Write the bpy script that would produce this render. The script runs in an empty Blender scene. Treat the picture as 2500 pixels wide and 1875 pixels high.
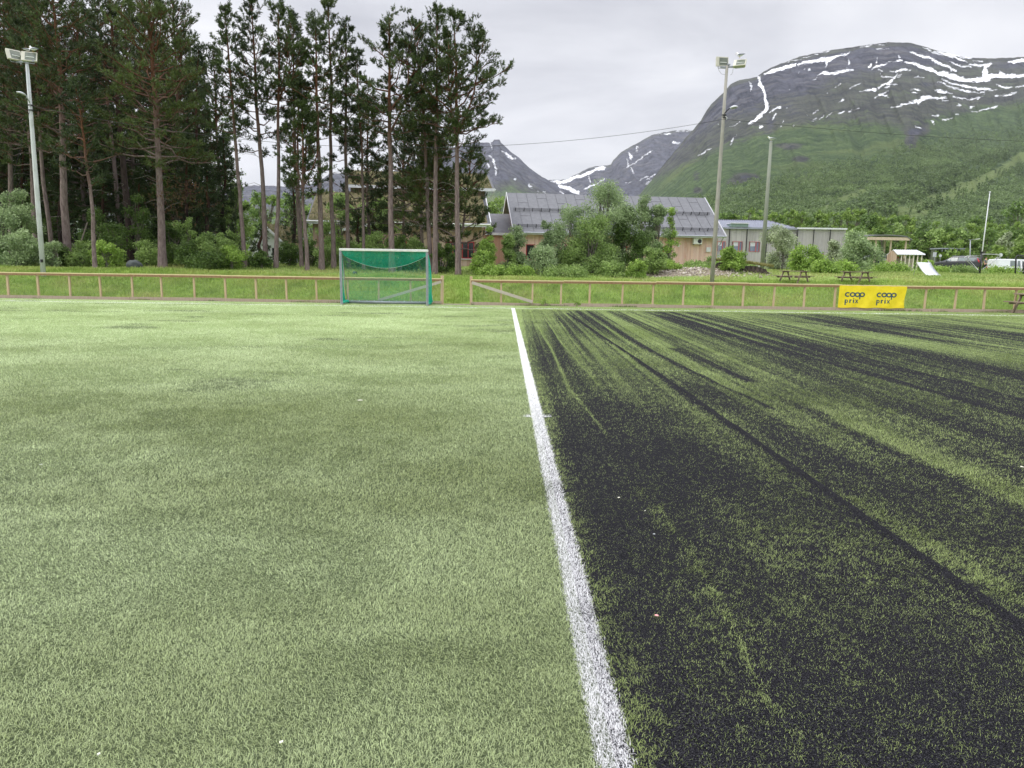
import bpy, math, random
import numpy as np
from mathutils import Vector, Matrix
C = bpy.context.scene
COL = C.collection

# ---------------------------------------------------------------- camera
F, CX, CY = 1770.0, 1250.0, 937.5          # focal length and centre in photo pixels
PITCH = math.atan((937.5 - 645.0) / F)     # tilted down
ROLL, EYE = 0.0147, 1.6
cd = bpy.data.cameras.new('camera'); cam = bpy.data.objects.new('camera', cd); COL.objects.link(cam)
cd.sensor_width = 36.0; cd.lens = 36.0 * F / 2500.0; cd.clip_start = 0.05; cd.clip_end = 30000.0
R0 = Vector((1, 0, 0)); U0 = Vector((0, math.sin(PITCH), math.cos(PITCH))); W0 = Vector((0, math.cos(PITCH), -math.sin(PITCH)))
Rr = R0 * math.cos(ROLL) + U0 * math.sin(ROLL); Ur = U0 * math.cos(ROLL) - R0 * math.sin(ROLL)
cam.matrix_world = Matrix(((Rr.x, Ur.x, -W0.x, 0), (Rr.y, Ur.y, -W0.y, 0), (Rr.z, Ur.z, -W0.z, EYE), (0, 0, 0, 1)))
C.camera = cam

# ---------------------------------------------------------------- light: overcast sky and a soft veiled sun
SUN_EL, SUN_AZ = math.radians(48), math.radians(250)     # azimuth clockwise from +Y
w = bpy.data.worlds.new('World'); C.world = w; w.use_nodes = True
def build_world():
    nt = w.node_tree; N = nt.nodes; L = nt.links; N.clear()
    out = N.new('ShaderNodeOutputWorld'); bg = N.new('ShaderNodeBackground'); L.new(bg.outputs[0], out.inputs[0])
    sky = N.new('ShaderNodeTexSky'); sky.sky_type = 'NISHITA'; sky.sun_disc = False
    sky.sun_elevation = SUN_EL; sky.sun_rotation = SUN_AZ
    tc = N.new('ShaderNodeTexCoord'); sep = N.new('ShaderNodeSeparateXYZ'); L.new(tc.outputs['Generated'], sep.inputs[0])
    # project the direction on a cloud deck so that clouds flatten towards the horizon
    add = N.new('ShaderNodeMath'); add.operation = 'ADD'; add.inputs[1].default_value = 0.16; L.new(sep.outputs[2], add.inputs[0])
    mx = N.new('ShaderNodeMath'); mx.operation = 'MAXIMUM'; mx.inputs[1].default_value = 0.05; L.new(add.outputs[0], mx.inputs[0])
    dv = N.new('ShaderNodeVectorMath'); dv.operation = 'DIVIDE'
    cmb = N.new('ShaderNodeCombineXYZ')
    for i in range(2): L.new(mx.outputs[0], cmb.inputs[i])
    cmb.inputs[2].default_value = 1.0
    L.new(tc.outputs['Generated'], dv.inputs[0]); L.new(cmb.outputs[0], dv.inputs[1])
    n1 = N.new('ShaderNodeTexNoise'); n1.inputs['Scale'].default_value = 1.1; n1.inputs['Detail'].default_value = 7; n1.inputs['Roughness'].default_value = 0.52
    n1.inputs['Distortion'].default_value = 0.4
    L.new(dv.outputs[0], n1.inputs['Vector'])
    cr = N.new('ShaderNodeValToRGB'); L.new(n1.outputs['Fac'], cr.inputs[0])
    e = cr.color_ramp.elements
    e[0].position = 0.33; e[0].color = (0.57, 0.58, 0.635, 1)
    e[1].position = 0.72; e[1].color = (1.03, 1.03, 1.05, 1)
    m = e.new(0.52); m.color = (0.82, 0.828, 0.875, 1)
    # brighter towards the zenith, as an overcast sky is; a pale bright band over the horizon
    mr = N.new('ShaderNodeMapRange'); mr.inputs['From Min'].default_value = 0.30; mr.inputs['From Max'].default_value = 0.95
    mr.inputs['To Min'].default_value = 1.0; mr.inputs['To Max'].default_value = 3.0; L.new(sep.outputs[2], mr.inputs['Value'])
    hz = N.new('ShaderNodeMapRange'); hz.inputs['From Min'].default_value = 0.0; hz.inputs['From Max'].default_value = 0.22
    hz.inputs['To Min'].default_value = 0.75; hz.inputs['To Max'].default_value = 0.0; L.new(sep.outputs[2], hz.inputs['Value'])
    mixh = N.new('ShaderNodeMix'); mixh.data_type = 'RGBA'; mixh.inputs[7].default_value = (0.95, 0.955, 0.975, 1)
    L.new(hz.outputs[0], mixh.inputs[0]); L.new(cr.outputs[0], mixh.inputs[6])
    mul = N.new('ShaderNodeVectorMath'); mul.operation = 'SCALE'; L.new(mixh.outputs[2], mul.inputs[0]); L.new(mr.outputs[0], mul.inputs['Scale'])
    sc = N.new('ShaderNodeVectorMath'); sc.operation = 'SCALE'; sc.inputs['Scale'].default_value = 0.10; L.new(sky.outputs[0], sc.inputs[0])
    mix = N.new('ShaderNodeMix'); mix.data_type = 'RGBA'; mix.inputs[0].default_value = 0.96
    L.new(sc.outputs[0], mix.inputs[6]); L.new(mul.outputs[0], mix.inputs[7]); L.new(mix.outputs[2], bg.inputs[0])
    bg.inputs[1].default_value = 0.83
build_world()
sd = bpy.data.lights.new('sun', 'SUN'); sun = bpy.data.objects.new('sun', sd); COL.objects.link(sun)
sd.energy = 1.5; sd.angle = math.radians(25); sd.color = (1.0, 0.95, 0.86)
sv = Vector((math.sin(SUN_AZ) * math.cos(SUN_EL), math.cos(SUN_AZ) * math.cos(SUN_EL), math.sin(SUN_EL)))
sun.rotation_euler = sv.to_track_quat('Z', 'Y').to_euler()
C.view_settings.view_transform = 'Standard'; C.view_settings.look = 'None'; C.view_settings.exposure = 0.35; C.view_settings.gamma = 1.0
C.cycles.max_bounces = 6; C.cycles.diffuse_bounces = 3; C.cycles.glossy_bounces = 2; C.cycles.transparent_max_bounces = 8
C.cycles.use_denoising = True

# ---------------------------------------------------------------- photo pixel -> place
_c, _s = math.cos(ROLL), math.sin(ROLL); _cp, _sp = math.cos(PITCH), math.sin(PITCH)
def ray(x, y):
    u = (np.asarray(x, float) - CX) / F; v = -(np.asarray(y, float) - CY) / F
    u, v = u * _c - v * _s, u * _s + v * _c
    return u, _cp + _sp * v, -_sp + _cp * v
def at(x, y, Y):                      # the point seen at pixel (x, y) at distance Y ahead
    a, b, c = ray(x, y); k = Y / b
    return np.stack([a * k, b * k, c * k + EYE], -1)
def gnd(x, y, z=0.0):
    a, b, c = ray(x, y); k = (z - EYE) / c
    return a * k, b * k
def V3(x, y, Y): return Vector(at(x, y, Y))
def project(p):                       # world -> photo pixel (for masks laid on the ground or a slope)
    p = np.asarray(p, float); x, y, z = p[..., 0], p[..., 1], p[..., 2] - EYE
    b = y * _cp - z * _sp; v = (y * _sp + z * _cp) / b; u = x / b
    u, v = u * _c + v * _s, -u * _s + v * _c
    return CX + u * F, CY - v * F

# ---------------------------------------------------------------- noise
def _h(ix, iy, seed):
    n = (ix.astype(np.int64) * 374761393 + iy.astype(np.int64) * 668265263 + seed * 1274126177) & 0xffffffff
    n = ((n ^ (n >> 13)) * 1274126177) & 0xffffffff
    return ((n ^ (n >> 16)) & 0xffff) / 65535.0
def vn(x, y, seed=0):
    x = np.asarray(x, float); y = np.asarray(y, float)
    ix, iy = np.floor(x), np.floor(y); fx, fy = x - ix, y - iy
    fx = fx * fx * (3 - 2 * fx); fy = fy * fy * (3 - 2 * fy)
    a = _h(ix, iy, seed); b = _h(ix + 1, iy, seed); c = _h(ix, iy + 1, seed); d = _h(ix + 1, iy + 1, seed)
    return (a * (1 - fx) + b * fx) * (1 - fy) + (c * (1 - fx) + d * fx) * fy
def fbm(x, y, o=4, seed=0, g=0.5):
    r = 0; a = 1; t = 0
    for k in range(o):
        r = r + a * vn(np.asarray(x) * 2 ** k + 17.3 * k, np.asarray(y) * 2 ** k - 9.1 * k, seed + k); t += a; a *= g
    return r / t
def sst(a, b, x):
    t = np.clip((np.asarray(x, float) - a) / (b - a), 0, 1); return t * t * (3 - 2 * t)

# ---------------------------------------------------------------- objects
def mesh_from(name, V, Fs, mat=None, smooth=False, attrs=None):
    me = bpy.data.meshes.new(name)
    if isinstance(Fs, np.ndarray):
        V = np.asarray(V, np.float32); k = Fs.shape[1]
        me.vertices.add(len(V)); me.vertices.foreach_set('co', V.ravel())
        me.loops.add(Fs.size); me.loops.foreach_set('vertex_index', Fs.astype(np.int32).ravel())
        me.polygons.add(len(Fs)); me.polygons.foreach_set('loop_start', np.arange(0, Fs.size, k, dtype=np.int32))
        me.update(calc_edges=True)
    else:
        me.from_pydata([tuple(v) for v in V], [], Fs); me.update()
    if attrs:
        for an, av in attrs.items():
            av = np.asarray(av, np.float32)
            if av.ndim == 2:
                a = me.attributes.new(an, 'FLOAT_COLOR', 'POINT')
                if av.shape[1] == 3: av = np.concatenate([av, np.ones((len(av), 1), np.float32)], 1)
                a.data.foreach_set('color', av.ravel())
            else:
                a = me.attributes.new(an, 'FLOAT', 'POINT'); a.data.foreach_set('value', av)
    if smooth: me.polygons.foreach_set('use_smooth', np.ones(len(me.polygons), bool))
    if mat: me.materials.append(mat)
    return me
def link(name, me, parent=None, loc=None, label=None):
    o = bpy.data.objects.new(name, me); COL.objects.link(o)
    if parent: o.parent = parent
    if loc is not None: o.location = loc
    if label: o['label'] = label
    return o
def thing(name, label, cat, loc=(0, 0, 0), rz=0.0, group=None):
    o = bpy.data.objects.new(name, None); COL.objects.link(o); o.location = loc; o.rotation_euler = (0, 0, rz)
    o.empty_display_size = 0.2; o['label'] = label; o['category'] = cat
    if group: o['group'] = group
    return o
def tag(o, label, cat, group=None, kind=None):
    o['label'] = label; o['category'] = cat
    if group: o['group'] = group
    if kind: o['kind'] = kind
    return o
def struct(o, label=None, cat=None, kind='structure'):
    o['kind'] = kind
    if label: o['label'] = label
    if cat: o['category'] = cat
    return o
class MB:
    def __init__(s): s.v = []; s.f = []
    def add(s, vs, fs):
        n = len(s.v); s.v += [tuple(v) for v in vs]; s.f += [tuple(i + n for i in f) for f in fs]; return s
    def box(s, c, d, M=None):
        x, y, z = c; a, b, h = d[0] / 2, d[1] / 2, d[2] / 2
        vs = [Vector((i * a, j * b, k * h)) for i in (-1, 1) for j in (-1, 1) for k in (-1, 1)]
        if M is not None: vs = [M @ v for v in vs]
        vs = [v + Vector(c) for v in vs]
        return s.add(vs, [(0, 1, 3, 2), (4, 6, 7, 5), (0, 4, 5, 1), (2, 3, 7, 6), (0, 2, 6, 4), (1, 5, 7, 3)])
    def bar(s, p, q, a, b, up=(0, 0, 1)):      # rectangular bar from p to q, a wide and b deep
        p, q = Vector(p), Vector(q); d = (q - p); L = d.length; d.normalize(); u = Vector(up)
        if abs(d.dot(u)) > 0.98: u = Vector((0, 1, 0))
        r = d.cross(u).normalized(); u = r.cross(d)
        vs = []
        for e in (p, q):
            for i, j in ((-1, -1), (1, -1), (1, 1), (-1, 1)): vs.append(e + r * (i * a / 2) + u * (j * b / 2))
        return s.add(vs, [(0, 1, 2, 3), (7, 6, 5, 4), (0, 4, 5, 1), (1, 5, 6, 2), (2, 6, 7, 3), (3, 7, 4, 0)])
    def tube(s, pts, r, n=8, cap=True):
        pts = [Vector(p) for p in pts]; m = len(pts)
        rs = r if hasattr(r, '__len__') else [r] * m
        base = []; u = None
        for i, p in enumerate(pts):
            d = (pts[min(i + 1, m - 1)] - pts[max(i - 1, 0)])
            if d.length < 1e-9: d = Vector((0, 0, 1))
            d.normalize()
            if u is None: u = Vector((0, 0, 1)) if abs(d.z) < 0.9 else Vector((1, 0, 0))
            a = d.cross(u); 
            if a.length < 1e-6: a = d.cross(Vector((0, 1, 0)))
            a.normalize(); b = a.cross(d).normalized(); u = b
            for k in range(n):
                t = 2 * math.pi * k / n; base.append(p + (a * math.cos(t) + b * math.sin(t)) * rs[i])
        fs = [(i * n + k, i * n + (k + 1) % n, (i + 1) * n + (k + 1) % n, (i + 1) * n + k) for i in range(m - 1) for k in range(n)]
        if cap: fs += [tuple(range(n))[::-1], tuple((m - 1) * n + k for k in range(n))]
        return s.add(base, fs)
    def loft(s, secs, cap=True):               # list of equal-length closed sections
        n = len(secs[0]); vs = [v for q in secs for v in q]; m = len(secs)
        fs = [(i * n + k, i * n + (k + 1) % n, (i + 1) * n + (k + 1) % n, (i + 1) * n + k) for i in range(m - 1) for k in range(n)]
        if cap: fs += [tuple(range(n))[::-1], tuple((m - 1) * n + k for k in range(n))]
        return s.add(vs, fs)
    def build(s, name, mat, parent=None, smooth=False, loc=None, label=None, bevel=0):
        me = mesh_from(name, s.v, s.f, mat, smooth)
        o = link(name, me, parent, loc, label)
        if bevel:
            b = o.modifiers.new('bevel', 'BEVEL'); b.width = bevel; b.segments = 2; b.limit_method = 'ANGLE'
        return o

# ---------------------------------------------------------------- materials
def lin(r, g, b):
    f = lambda c: (c / 255 / 12.92) if c / 255 <= 0.04045 else ((c / 255 + 0.055) / 1.055) ** 2.4
    return (f(r), f(g), f(b), 1)
class NT:
    def __init__(s, name):
        s.m = bpy.data.materials.new(name); s.m.use_nodes = True; s.t = s.m.node_tree; s.N = s.t.nodes; s.L = s.t.links
        s.b = s.N['Principled BSDF']; s.out = s.N['Material Output']
    def n(s, typ, **kw):
        x = s.N.new('ShaderNode' + typ)
        for k, v in kw.items(): setattr(x, k, v)
        return x
    def lk(s, a, b): s.L.new(a, b)
    def val(s, x, sock):
        if hasattr(x, 'node'): s.lk(x, sock)
        else: sock.default_value = x
    def math(s, op, a, b=0.0, clamp=False):
        x = s.n('Math', operation=op, use_clamp=clamp); s.val(a, x.inputs[0]); s.val(b, x.inputs[1]); return x.outputs[0]
    def mix(s, f, a, b, mode='MIX'):
        x = s.n('Mix', data_type='RGBA', blend_type=mode); s.val(f, x.inputs[0]); s.val(a, x.inputs[6]); s.val(b, x.inputs[7]); return x.outputs[2]
    def rng(s, v, a, b, c=0.0, d=1.0):
        x = s.n('MapRange'); s.val(v, x.inputs[0])
        for i, q in enumerate((a, b, c, d)): x.inputs[i + 1].default_value = q
        return x.outputs[0]
    def obj(s, scale=(1, 1, 1), rot=(0, 0, 0), src='Object'):
        tc = s.n('TexCoord'); mp = s.n('Mapping'); s.lk(tc.outputs[src], mp.inputs[0]); mp.inputs['Scale'].default_value = scale; mp.inputs['Rotation'].default_value = rot
        return mp.outputs[0]
    def noise(s, vec, scale, detail=3, rough=0.5, dist=0.0):
        x = s.n('TexNoise'); x.inputs['Scale'].default_value = scale; x.inputs['Detail'].default_value = detail; x.inputs['Roughness'].default_value = rough
        x.inputs['Distortion'].default_value = dist
        if vec is not None: s.lk(vec, x.inputs['Vector'])
        return x.outputs['Fac']
    def attr(s, name):
        x = s.n('Attribute'); x.attribute_name = name; return x
    def island(s): return s.n('NewGeometry').outputs['Random Per Island']
    def ramp(s, f, stops):
        x = s.n('ValToRGB'); s.lk(f, x.inputs[0]); e = x.color_ramp.elements
        e[0].position, e[0].color = stops[0]; e[1].position, e[1].color = stops[-1]
        for p, c in stops[1:-1]: q = e.new(p); q.color = c
        return x.outputs[0]
    def bump(s, h, dist=0.01, strength=0.5):
        x = s.n('Bump'); x.inputs['Strength'].default_value = strength; x.inputs['Distance'].default_value = dist
        s.lk(h, x.inputs['Height']); s.lk(x.outputs[0], s.b.inputs['Normal'])
    def fin(s, col, rough=0.6, metal=0.0, spec=None):
        s.val(col, s.b.inputs['Base Color']); s.val(rough, s.b.inputs['Roughness']); s.b.inputs['Metallic'].default_value = metal
        if spec is not None: s.b.inputs['Specular IOR Level'].default_value = spec
        return s.m
def pm(name, c1, c2=None, scale=5, rough=0.6, bump=0.0, stretch=(1, 1, 1), metal=0.0, detail=4, spec=None, world=False):
    t = NT(name)
    if c2 is None: c2 = tuple(min(1, x * 0.8) for x in c1[:3]) + (1,)
    if world: v = t.n('NewGeometry').outputs['Position']
    else: v = t.obj(stretch)
    nz = t.noise(v, scale, detail); f = t.rng(nz, 0.3, 0.7)
    if bump: t.bump(nz, bump)
    return t.fin(t.mix(f, c1, c2), rough, metal, spec)
def leafmat(name, dark, light, hue=0.5, trans=0.35, rough=0.55, ns=0.9):
    t = NT(name); r = t.island()
    pos = t.n('NewGeometry').outputs['Position']
    cl = t.noise(pos, ns, 3, 0.6)
    f = t.math('ADD', t.math('MULTIPLY', r, 0.6), t.rng(cl, 0.3, 0.7, -0.15, 0.55), True)
    col = t.mix(f, dark, light)
    t.fin(col, rough, 0, 0.35)
    tr = t.n('BsdfTranslucent'); t.lk(col, tr.inputs[0]); mx = t.n('MixShader'); mx.inputs[0].default_value = trans
    t.lk(t.b.outputs[0], mx.inputs[1]); t.lk(tr.outputs[0], mx.inputs[2]); t.lk(mx.outputs[0], t.out.inputs[0])
    return t.m
# ================================================================ GROUND
def ground_z(x, y):
    x = np.asarray(x, float); y = np.asarray(y, float)
    crest = 0.92 + 0.14 * sst(-6, -16, x) + 0.06 * sst(6, 14, x)
    z = crest * sst(29.2, 34.0, y + 0.5 * (fbm(x * 0.25, y * 0.1, 2, 5) - 0.5))
    z = z + 0.20 * sst(34, 40, y) + 0.45 * sst(40, 85, y) + 0.4 * sst(85, 300, y)
    z = z + (fbm(x * 0.35, y * 0.35, 4, 11) - 0.5) * 0.28 * sst(30, 34, y)
    # spoil heap behind the fence
    m = np.exp(-((x - 9.6) / 3.6) ** 2 - ((y - 39.5) / 2.2) ** 2)
    z = z + 0.42 * m
    return z
def tensor(xs, ys):
    X, Y = np.meshgrid(xs, ys); nx, ny = len(xs), len(ys)
    i = (np.arange(ny - 1)[:, None] * nx + np.arange(nx - 1)[None, :]).ravel()
    return X, Y, np.stack([i, i + 1, i + 1 + nx, i + nx], 1)
def seg(*a):
    r = []
    for lo, hi, st in a: r += list(np.arange(lo, hi - 1e-9, st))
    return np.array(r + [a[-1][1]])

def m_ground():
    t = NT('meadow_soil'); pos = t.n('NewGeometry').outputs['Position']
    n1 = t.noise(pos, 0.5, 5, 0.6); n2 = t.noise(pos, 9, 4, 0.7); n3 = t.noise(pos, 0.12, 3)
    g = t.mix(t.rng(n2, 0.3, 0.7), (0.13, 0.22, 0.04, 1), (0.27, 0.40, 0.09, 1))
    g = t.mix(t.rng(n1, 0.42, 0.62), g, (0.20, 0.22, 0.07, 1))
    soil = t.mix(t.rng(n2, 0.35, 0.65), (0.16, 0.12, 0.08, 1), (0.30, 0.27, 0.22, 1))
    a = t.attr('bare').outputs['Fac']
    f = t.math('ADD', a, t.rng(n2, 0.2, 0.8, -0.3, 0.3)); f = t.rng(f, 0.4, 0.6)
    t.bump(n2, 0.05, 0.6)
    return t.fin(t.mix(f, g, soil), 0.9, 0, 0.2)
xs = seg((-6000, -600, 300), (-600, -100, 50), (-100, -40, 6), (-40, 45, 0.3), (45, 110, 6), (110, 600, 50), (600, 6000, 300))
ys = seg((-3000, -300, 300), (-300, -20, 40), (-20, 28, 6), (28, 46, 0.2), (46, 90, 1.0), (90, 300, 15), (300, 900, 60))
X, Y, FQ = tensor(xs, ys)
Z = ground_z(X, Y); Z = np.where(Y < 28.9, -0.03, Z)
heap = np.exp(-((X - 8.6) / 2.9) ** 2 - ((Y - 38.2) / 1.3) ** 2)
bare = np.clip(heap * 1.3 + 0.9 * (sst(33.2, 33.8, Y) - sst(34.6, 36.5, Y)) * sst(0.45, 0.6, fbm(X * 0.25, Y * 0.5, 3, 3)) + 0.55 * sst(28.8, 29.0, Y) * (1 - sst(29.1, 29.7, Y)) + 0.9 * sst(28.0, 28.4, Y) * (1 - sst(29.0, 29.2, Y)), 0, 1)
ground = link('ground', mesh_from('ground', np.stack([X, Y, Z], -1).reshape(-1, 3), FQ, m_ground(), True, {'bare': bare.ravel()}))
struct(ground, 'grassy ground and bank rising behind the wooden fence', 'ground')

# ---------------------------------------------------------------- artificial pitch with rubber infill
LX0, LK = 0.386, -0.0146                       # white line: x = LX0 + LK * y
def c1(x, y): return gnd(1250 + np.asarray(x) / 1.77, 740 + np.asarray(y) / 1.77)
CP = np.array([(60,60,.1),(60,110,.45),(100,120,.4),(140,180,.6),(110,250,.75),(150,270,.85),(180,160,.55),(250,150,.5),(200,260,.7),(160,330,.5),(250,300,.6),(220,400,.45),(330,280,.35),(350,180,.2),(420,260,.3),(300,230,.5),(330,380,.5),(420,350,.4),(520,330,.4),(500,260,.2),(600,400,.45),(420,440,.7),(540,420,.5),(640,440,.45),(200,480,.55),(250,520,.95),(400,500,.8),(540,490,.9),(680,490,.7),(720,440,.4),(800,500,.3),(820,560,.4),(600,560,.95),(400,600,.97),(250,650,.97),(700,620,.95),(850,640,.9),(950,560,.35),(1000,600,.3),(900,700,.95),(1050,650,.6),(1050,700,.5),(1150,700,.4),(1200,760,.55),(800,730,.85),(650,750,.9),(500,750,.97),(350,800,.95),(950,820,.75),(800,850,.8),(1000,850,.65),(1100,870,.8),(600,900,.85),(700,950,.8),(400,950,.9),(1000,950,.6),(1100,1000,.6),(1250,850,.5),(1350,950,.6),(1300,1050,.6),(1450,1000,.75),(500,1050,.85),(900,1040,.8),
(350,1100,.9),(500,1000,.95),(450,1200,.85),(800,1200,.6),(850,1230,.5),(600,1300,.85),(700,1400,.8),(950,1500,.6),(850,1500,.65),(700,1600,.85),(1000,1400,.8),(1200,1300,.75),(1150,1100,.65),(1350,1000,.5),(1100,1350,.8),(1300,1500,.7),(1500,1200,.75),(1400,1350,.75),(1050,1700,.7),(1100,1800,.8),(800,1900,.9),(1300,1700,.85),(1500,1600,.85),(1700,1500,.85),(1650,1200,.8),(1800,1350,.6),(2000,1450,.6),(1900,1700,.85),(1500,1900,.9),(2100,1800,.75),(2100,1600,.65),(1200,1950,.85),(600,1900,.85),(2150,1500,.55),
(300,60,.95),(340,100,.9),(400,110,.8),(420,140,.7),(480,160,.2),(550,200,.4),(350,60,.6),(500,120,.1),(600,180,.35),(700,220,.3),(600,230,.3),(700,290,.3),(760,330,.6),(650,250,.3),(850,390,.95),(950,440,.97),(800,380,.9),(900,350,.15),(1000,400,.1),(830,300,.2),(1050,450,.6),(1150,470,.15),(1250,500,.1),(1100,350,.3),(1150,380,.8),(1250,430,.85),(1400,500,.85),(1550,580,.9),(1300,560,.3),(1400,590,.3),(1500,620,.35),(1200,530,.9),(1400,640,.9),(1300,640,.95),(1600,650,.85),(1800,720,.9),(1650,700,.9),(1500,720,.85),(1450,800,.8),(1600,850,.7),(1250,650,.95),(1900,800,.85),(2100,850,.85),(1800,900,.8),(2000,950,.8),(2150,1000,.75),(1700,950,.75),(1300,740,.75),(1500,870,.6),(1650,990,.5),(1000,340,.2),(1200,400,.1),(1400,490,.1),(1600,590,.15),(1750,650,.1),(1950,730,.1),(2100,800,.25),(2150,830,.25),
(600,80,.2),(650,100,.7),(620,95,.6),(700,60,.5),(740,80,.9),(850,100,.8),(900,110,.6),(1000,130,.8),(1100,150,.6),(900,180,.7),(850,180,.75),(700,150,.3),(750,200,.3),(900,230,.2),(1100,290,.8),(1200,300,.7),(1000,260,.5),(1050,230,.4),(1000,180,.3),(1150,180,.8),(1250,220,.9),(1350,210,.85),(1400,220,.7),(1300,300,.7),(1350,330,.6),(1500,400,.6),(1300,380,.3),(1450,470,.2),(1600,550,.15),(1700,500,.4),(1800,560,.5),(1500,340,.4),(1650,350,.4),(1600,420,.5),(1700,430,.65),(1850,480,.55),(1900,520,.7),(2000,560,.85),(2150,600,.85),(1800,610,.2),(1950,680,.9),(2100,700,.95),(1850,660,.3),
(1500,290,.3),(1600,290,.4),(1700,300,.6),(1850,350,.8),(1950,390,.9),(2100,400,.7),(2000,340,.3),(1550,250,.5),(1700,270,.6),(1800,300,.4),(2150,470,.9),(2100,440,.2),(1550,180,.6),(1650,200,.85),(1750,210,.8),(1850,250,.7),(2000,280,.8),(2100,300,.8),(1800,180,.15),(2000,210,.3),(2150,230,.2),(1400,90,.8),(1500,105,.9),(1650,110,.8),(1300,90,.5),(1800,140,.7),(1950,130,.5),(2100,140,.8),(2200,150,.8),(1200,60,.3),(1700,70,.4),(1900,70,.3),(2100,100,.4),(1300,150,.3),(1450,150,.2),(1600,150,.3),(2000,170,.2),
(400,35,.05),(200,35,.05),(900,42,.1),(1500,52,.1),(2100,62,.1)])
cpx, cpy = c1(CP[:, 0], CP[:, 1]); cpd = CP[:, 2]
STROKES = [  # (points in the traced view, width m, strength): + rubber ridge, - combed-out green streak
 ([(240,45),(330,115),(450,185),(560,262),(700,365),(860,470),(1000,575),(1150,680),(1350,800),(1500,905),(1710,1075),(1950,1270),(2212,1460)], .032, 0.8),
 ([(640,55),(800,100),(960,150),(1150,205),(1400,272),(1700,350),(1950,420),(2212,498)], .07, 1.1),
 ([(450,120),(560,190),(800,310),(1100,450)], .05, 0.5),
 ([(1180,165),(1400,235),(1700,300),(1950,345)], .06, 0.5),
 ([(1250,80),(1600,140),(1900,165),(2212,200)], .07, 0.5),
 ([(700,200),(1000,330),(1150,385),(1350,480)], .10, 0.4),
 ([(105,90),(170,200),(250,380),(330,470),(400,560)], .018, -0.45),
 ([(130,50),(220,180),(300,270),(370,350)], .014, -0.45),
 ([(205,80),(260,160),(330,250)], .014, -0.35),
 ([(640,900),(720,1020),(830,1180),(950,1400),(1060,1620),(1180,1850)], .022, -0.35),
 ([(560,820),(640,960)], .05, -0.35),
 ([(1500,860),(1750,1010),(2000,1170),(2212,1300)], .08, -0.4),
 ([(1050,350),(1400,490),(1800,660),(2212,840)], .14, -0.5),
]
SG = []
for pts, wd, stg in STROKES:
    p = np.array(pts, float); gx, gy = c1(p[:, 0], p[:, 1])
    if wd in (.032, .07):                       # the two drag ridges run almost straight
        gx = np.polyval(np.polyfit(gy, gx, 2 if wd == .032 else 1), gy)
    SG.append((gx, gy, wd, stg))
def rubber(x, y):
    x = x.ravel(); y = y.ravel(); out = np.zeros(len(x))
    yy = np.clip(y, 1.6, 27)
    lx = LX0 + LK * y
    act = np.where(x > lx + 0.06)[0]
    for k in range(0, len(act), 20000):
        i = act[k:k + 20000]; xi = x[i][:, None]; yi = yy[i][:, None]
        ym = np.sqrt(yi * cpy[None]); d2 = ((xi - cpx[None]) / (0.045 * ym)) ** 2 + (np.log(yi / cpy[None]) / 0.24) ** 2
        wq = 1 / (d2 ** 1.4 + 0.15); out[i] = (wq * cpd[None]).sum(1) / wq.sum(1)
    xa, ya = x[act], y[act]
    far_ = sst(6, 16, ya)
    st = 0.6 * (fbm(xa * 6.5, ya * 0.11 + 3, 4, 21, 0.75) - 0.5) + (0.45 + 0.5 * far_) * (fbm(xa * 15, ya * 0.05 + 8, 3, 27, 0.7) - 0.5)
    bl = fbm(xa * 1.3, ya * 1.3, 4, 31) - 0.5
    far = sst(4, 11, ya)
    o = out[act] + (0.35 + 0.55 * far) * st * 1.1 * (0.6 + 0.4 * sst(1.2, 2.6, xa)) + 0.42 * bl * (1 - 0.85 * far)
    o *= 0.55 + 0.45 * sst(0.05, 0.28, xa - (LX0 + LK * ya))
    for gx, gy, wd, stg in SG:
        sx = np.interp(ya, gy[::-1], gx[::-1]); ok = (ya > gy.min() - .2) & (ya < gy.max() + .1)
        wv = wd * (0.7 + 0.6 * vn(ya * 1.7, ya * 0 + 5, 77))
        q = np.exp(-((xa - sx + 0.03 * (fbm(ya * 1.2, ya * 0, 3, 8) - .5)) / wv) ** 2) * ok
        o = o + q * stg
    o *= 1 - sst(25.6, 26.5, ya)
    out[act] = np.clip(o, 0, 1)
    le = np.where(x <= lx - 0.06)[0]; xl, yl = x[le], y[le]
    o = sst(0.56, 0.80, fbm(xl * 0.55, yl * 1.0, 5, 61, 0.6)) * 0.40
    for (ax, ay), (bx, by), wd, stg in [((560, 232), (2100, 215), .25, .22), ((1060, 470), (1400, 425), .08, .28), ((560, 690), (900, 660), .10, .12)]:
        p0 = gnd(ax / 1.77, 720 + ay / 1.77); p1 = gnd(bx / 1.77, 720 + by / 1.77)
        t = np.clip((xl - p0[0]) / (p1[0] - p0[0]), 0, 1); cy = p0[1] + t * (p1[1] - p0[1]); cx = p0[0] + t * (p1[0] - p0[0])
        o = o + stg * np.exp(-((yl - cy) / (wd * 2)) ** 2 - ((xl - cx) / .4) ** 2) * (0.5 + fbm(xl * 2, yl * 3, 3, 9))
    out[le] = np.clip(o, 0, 1)
    return out

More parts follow.
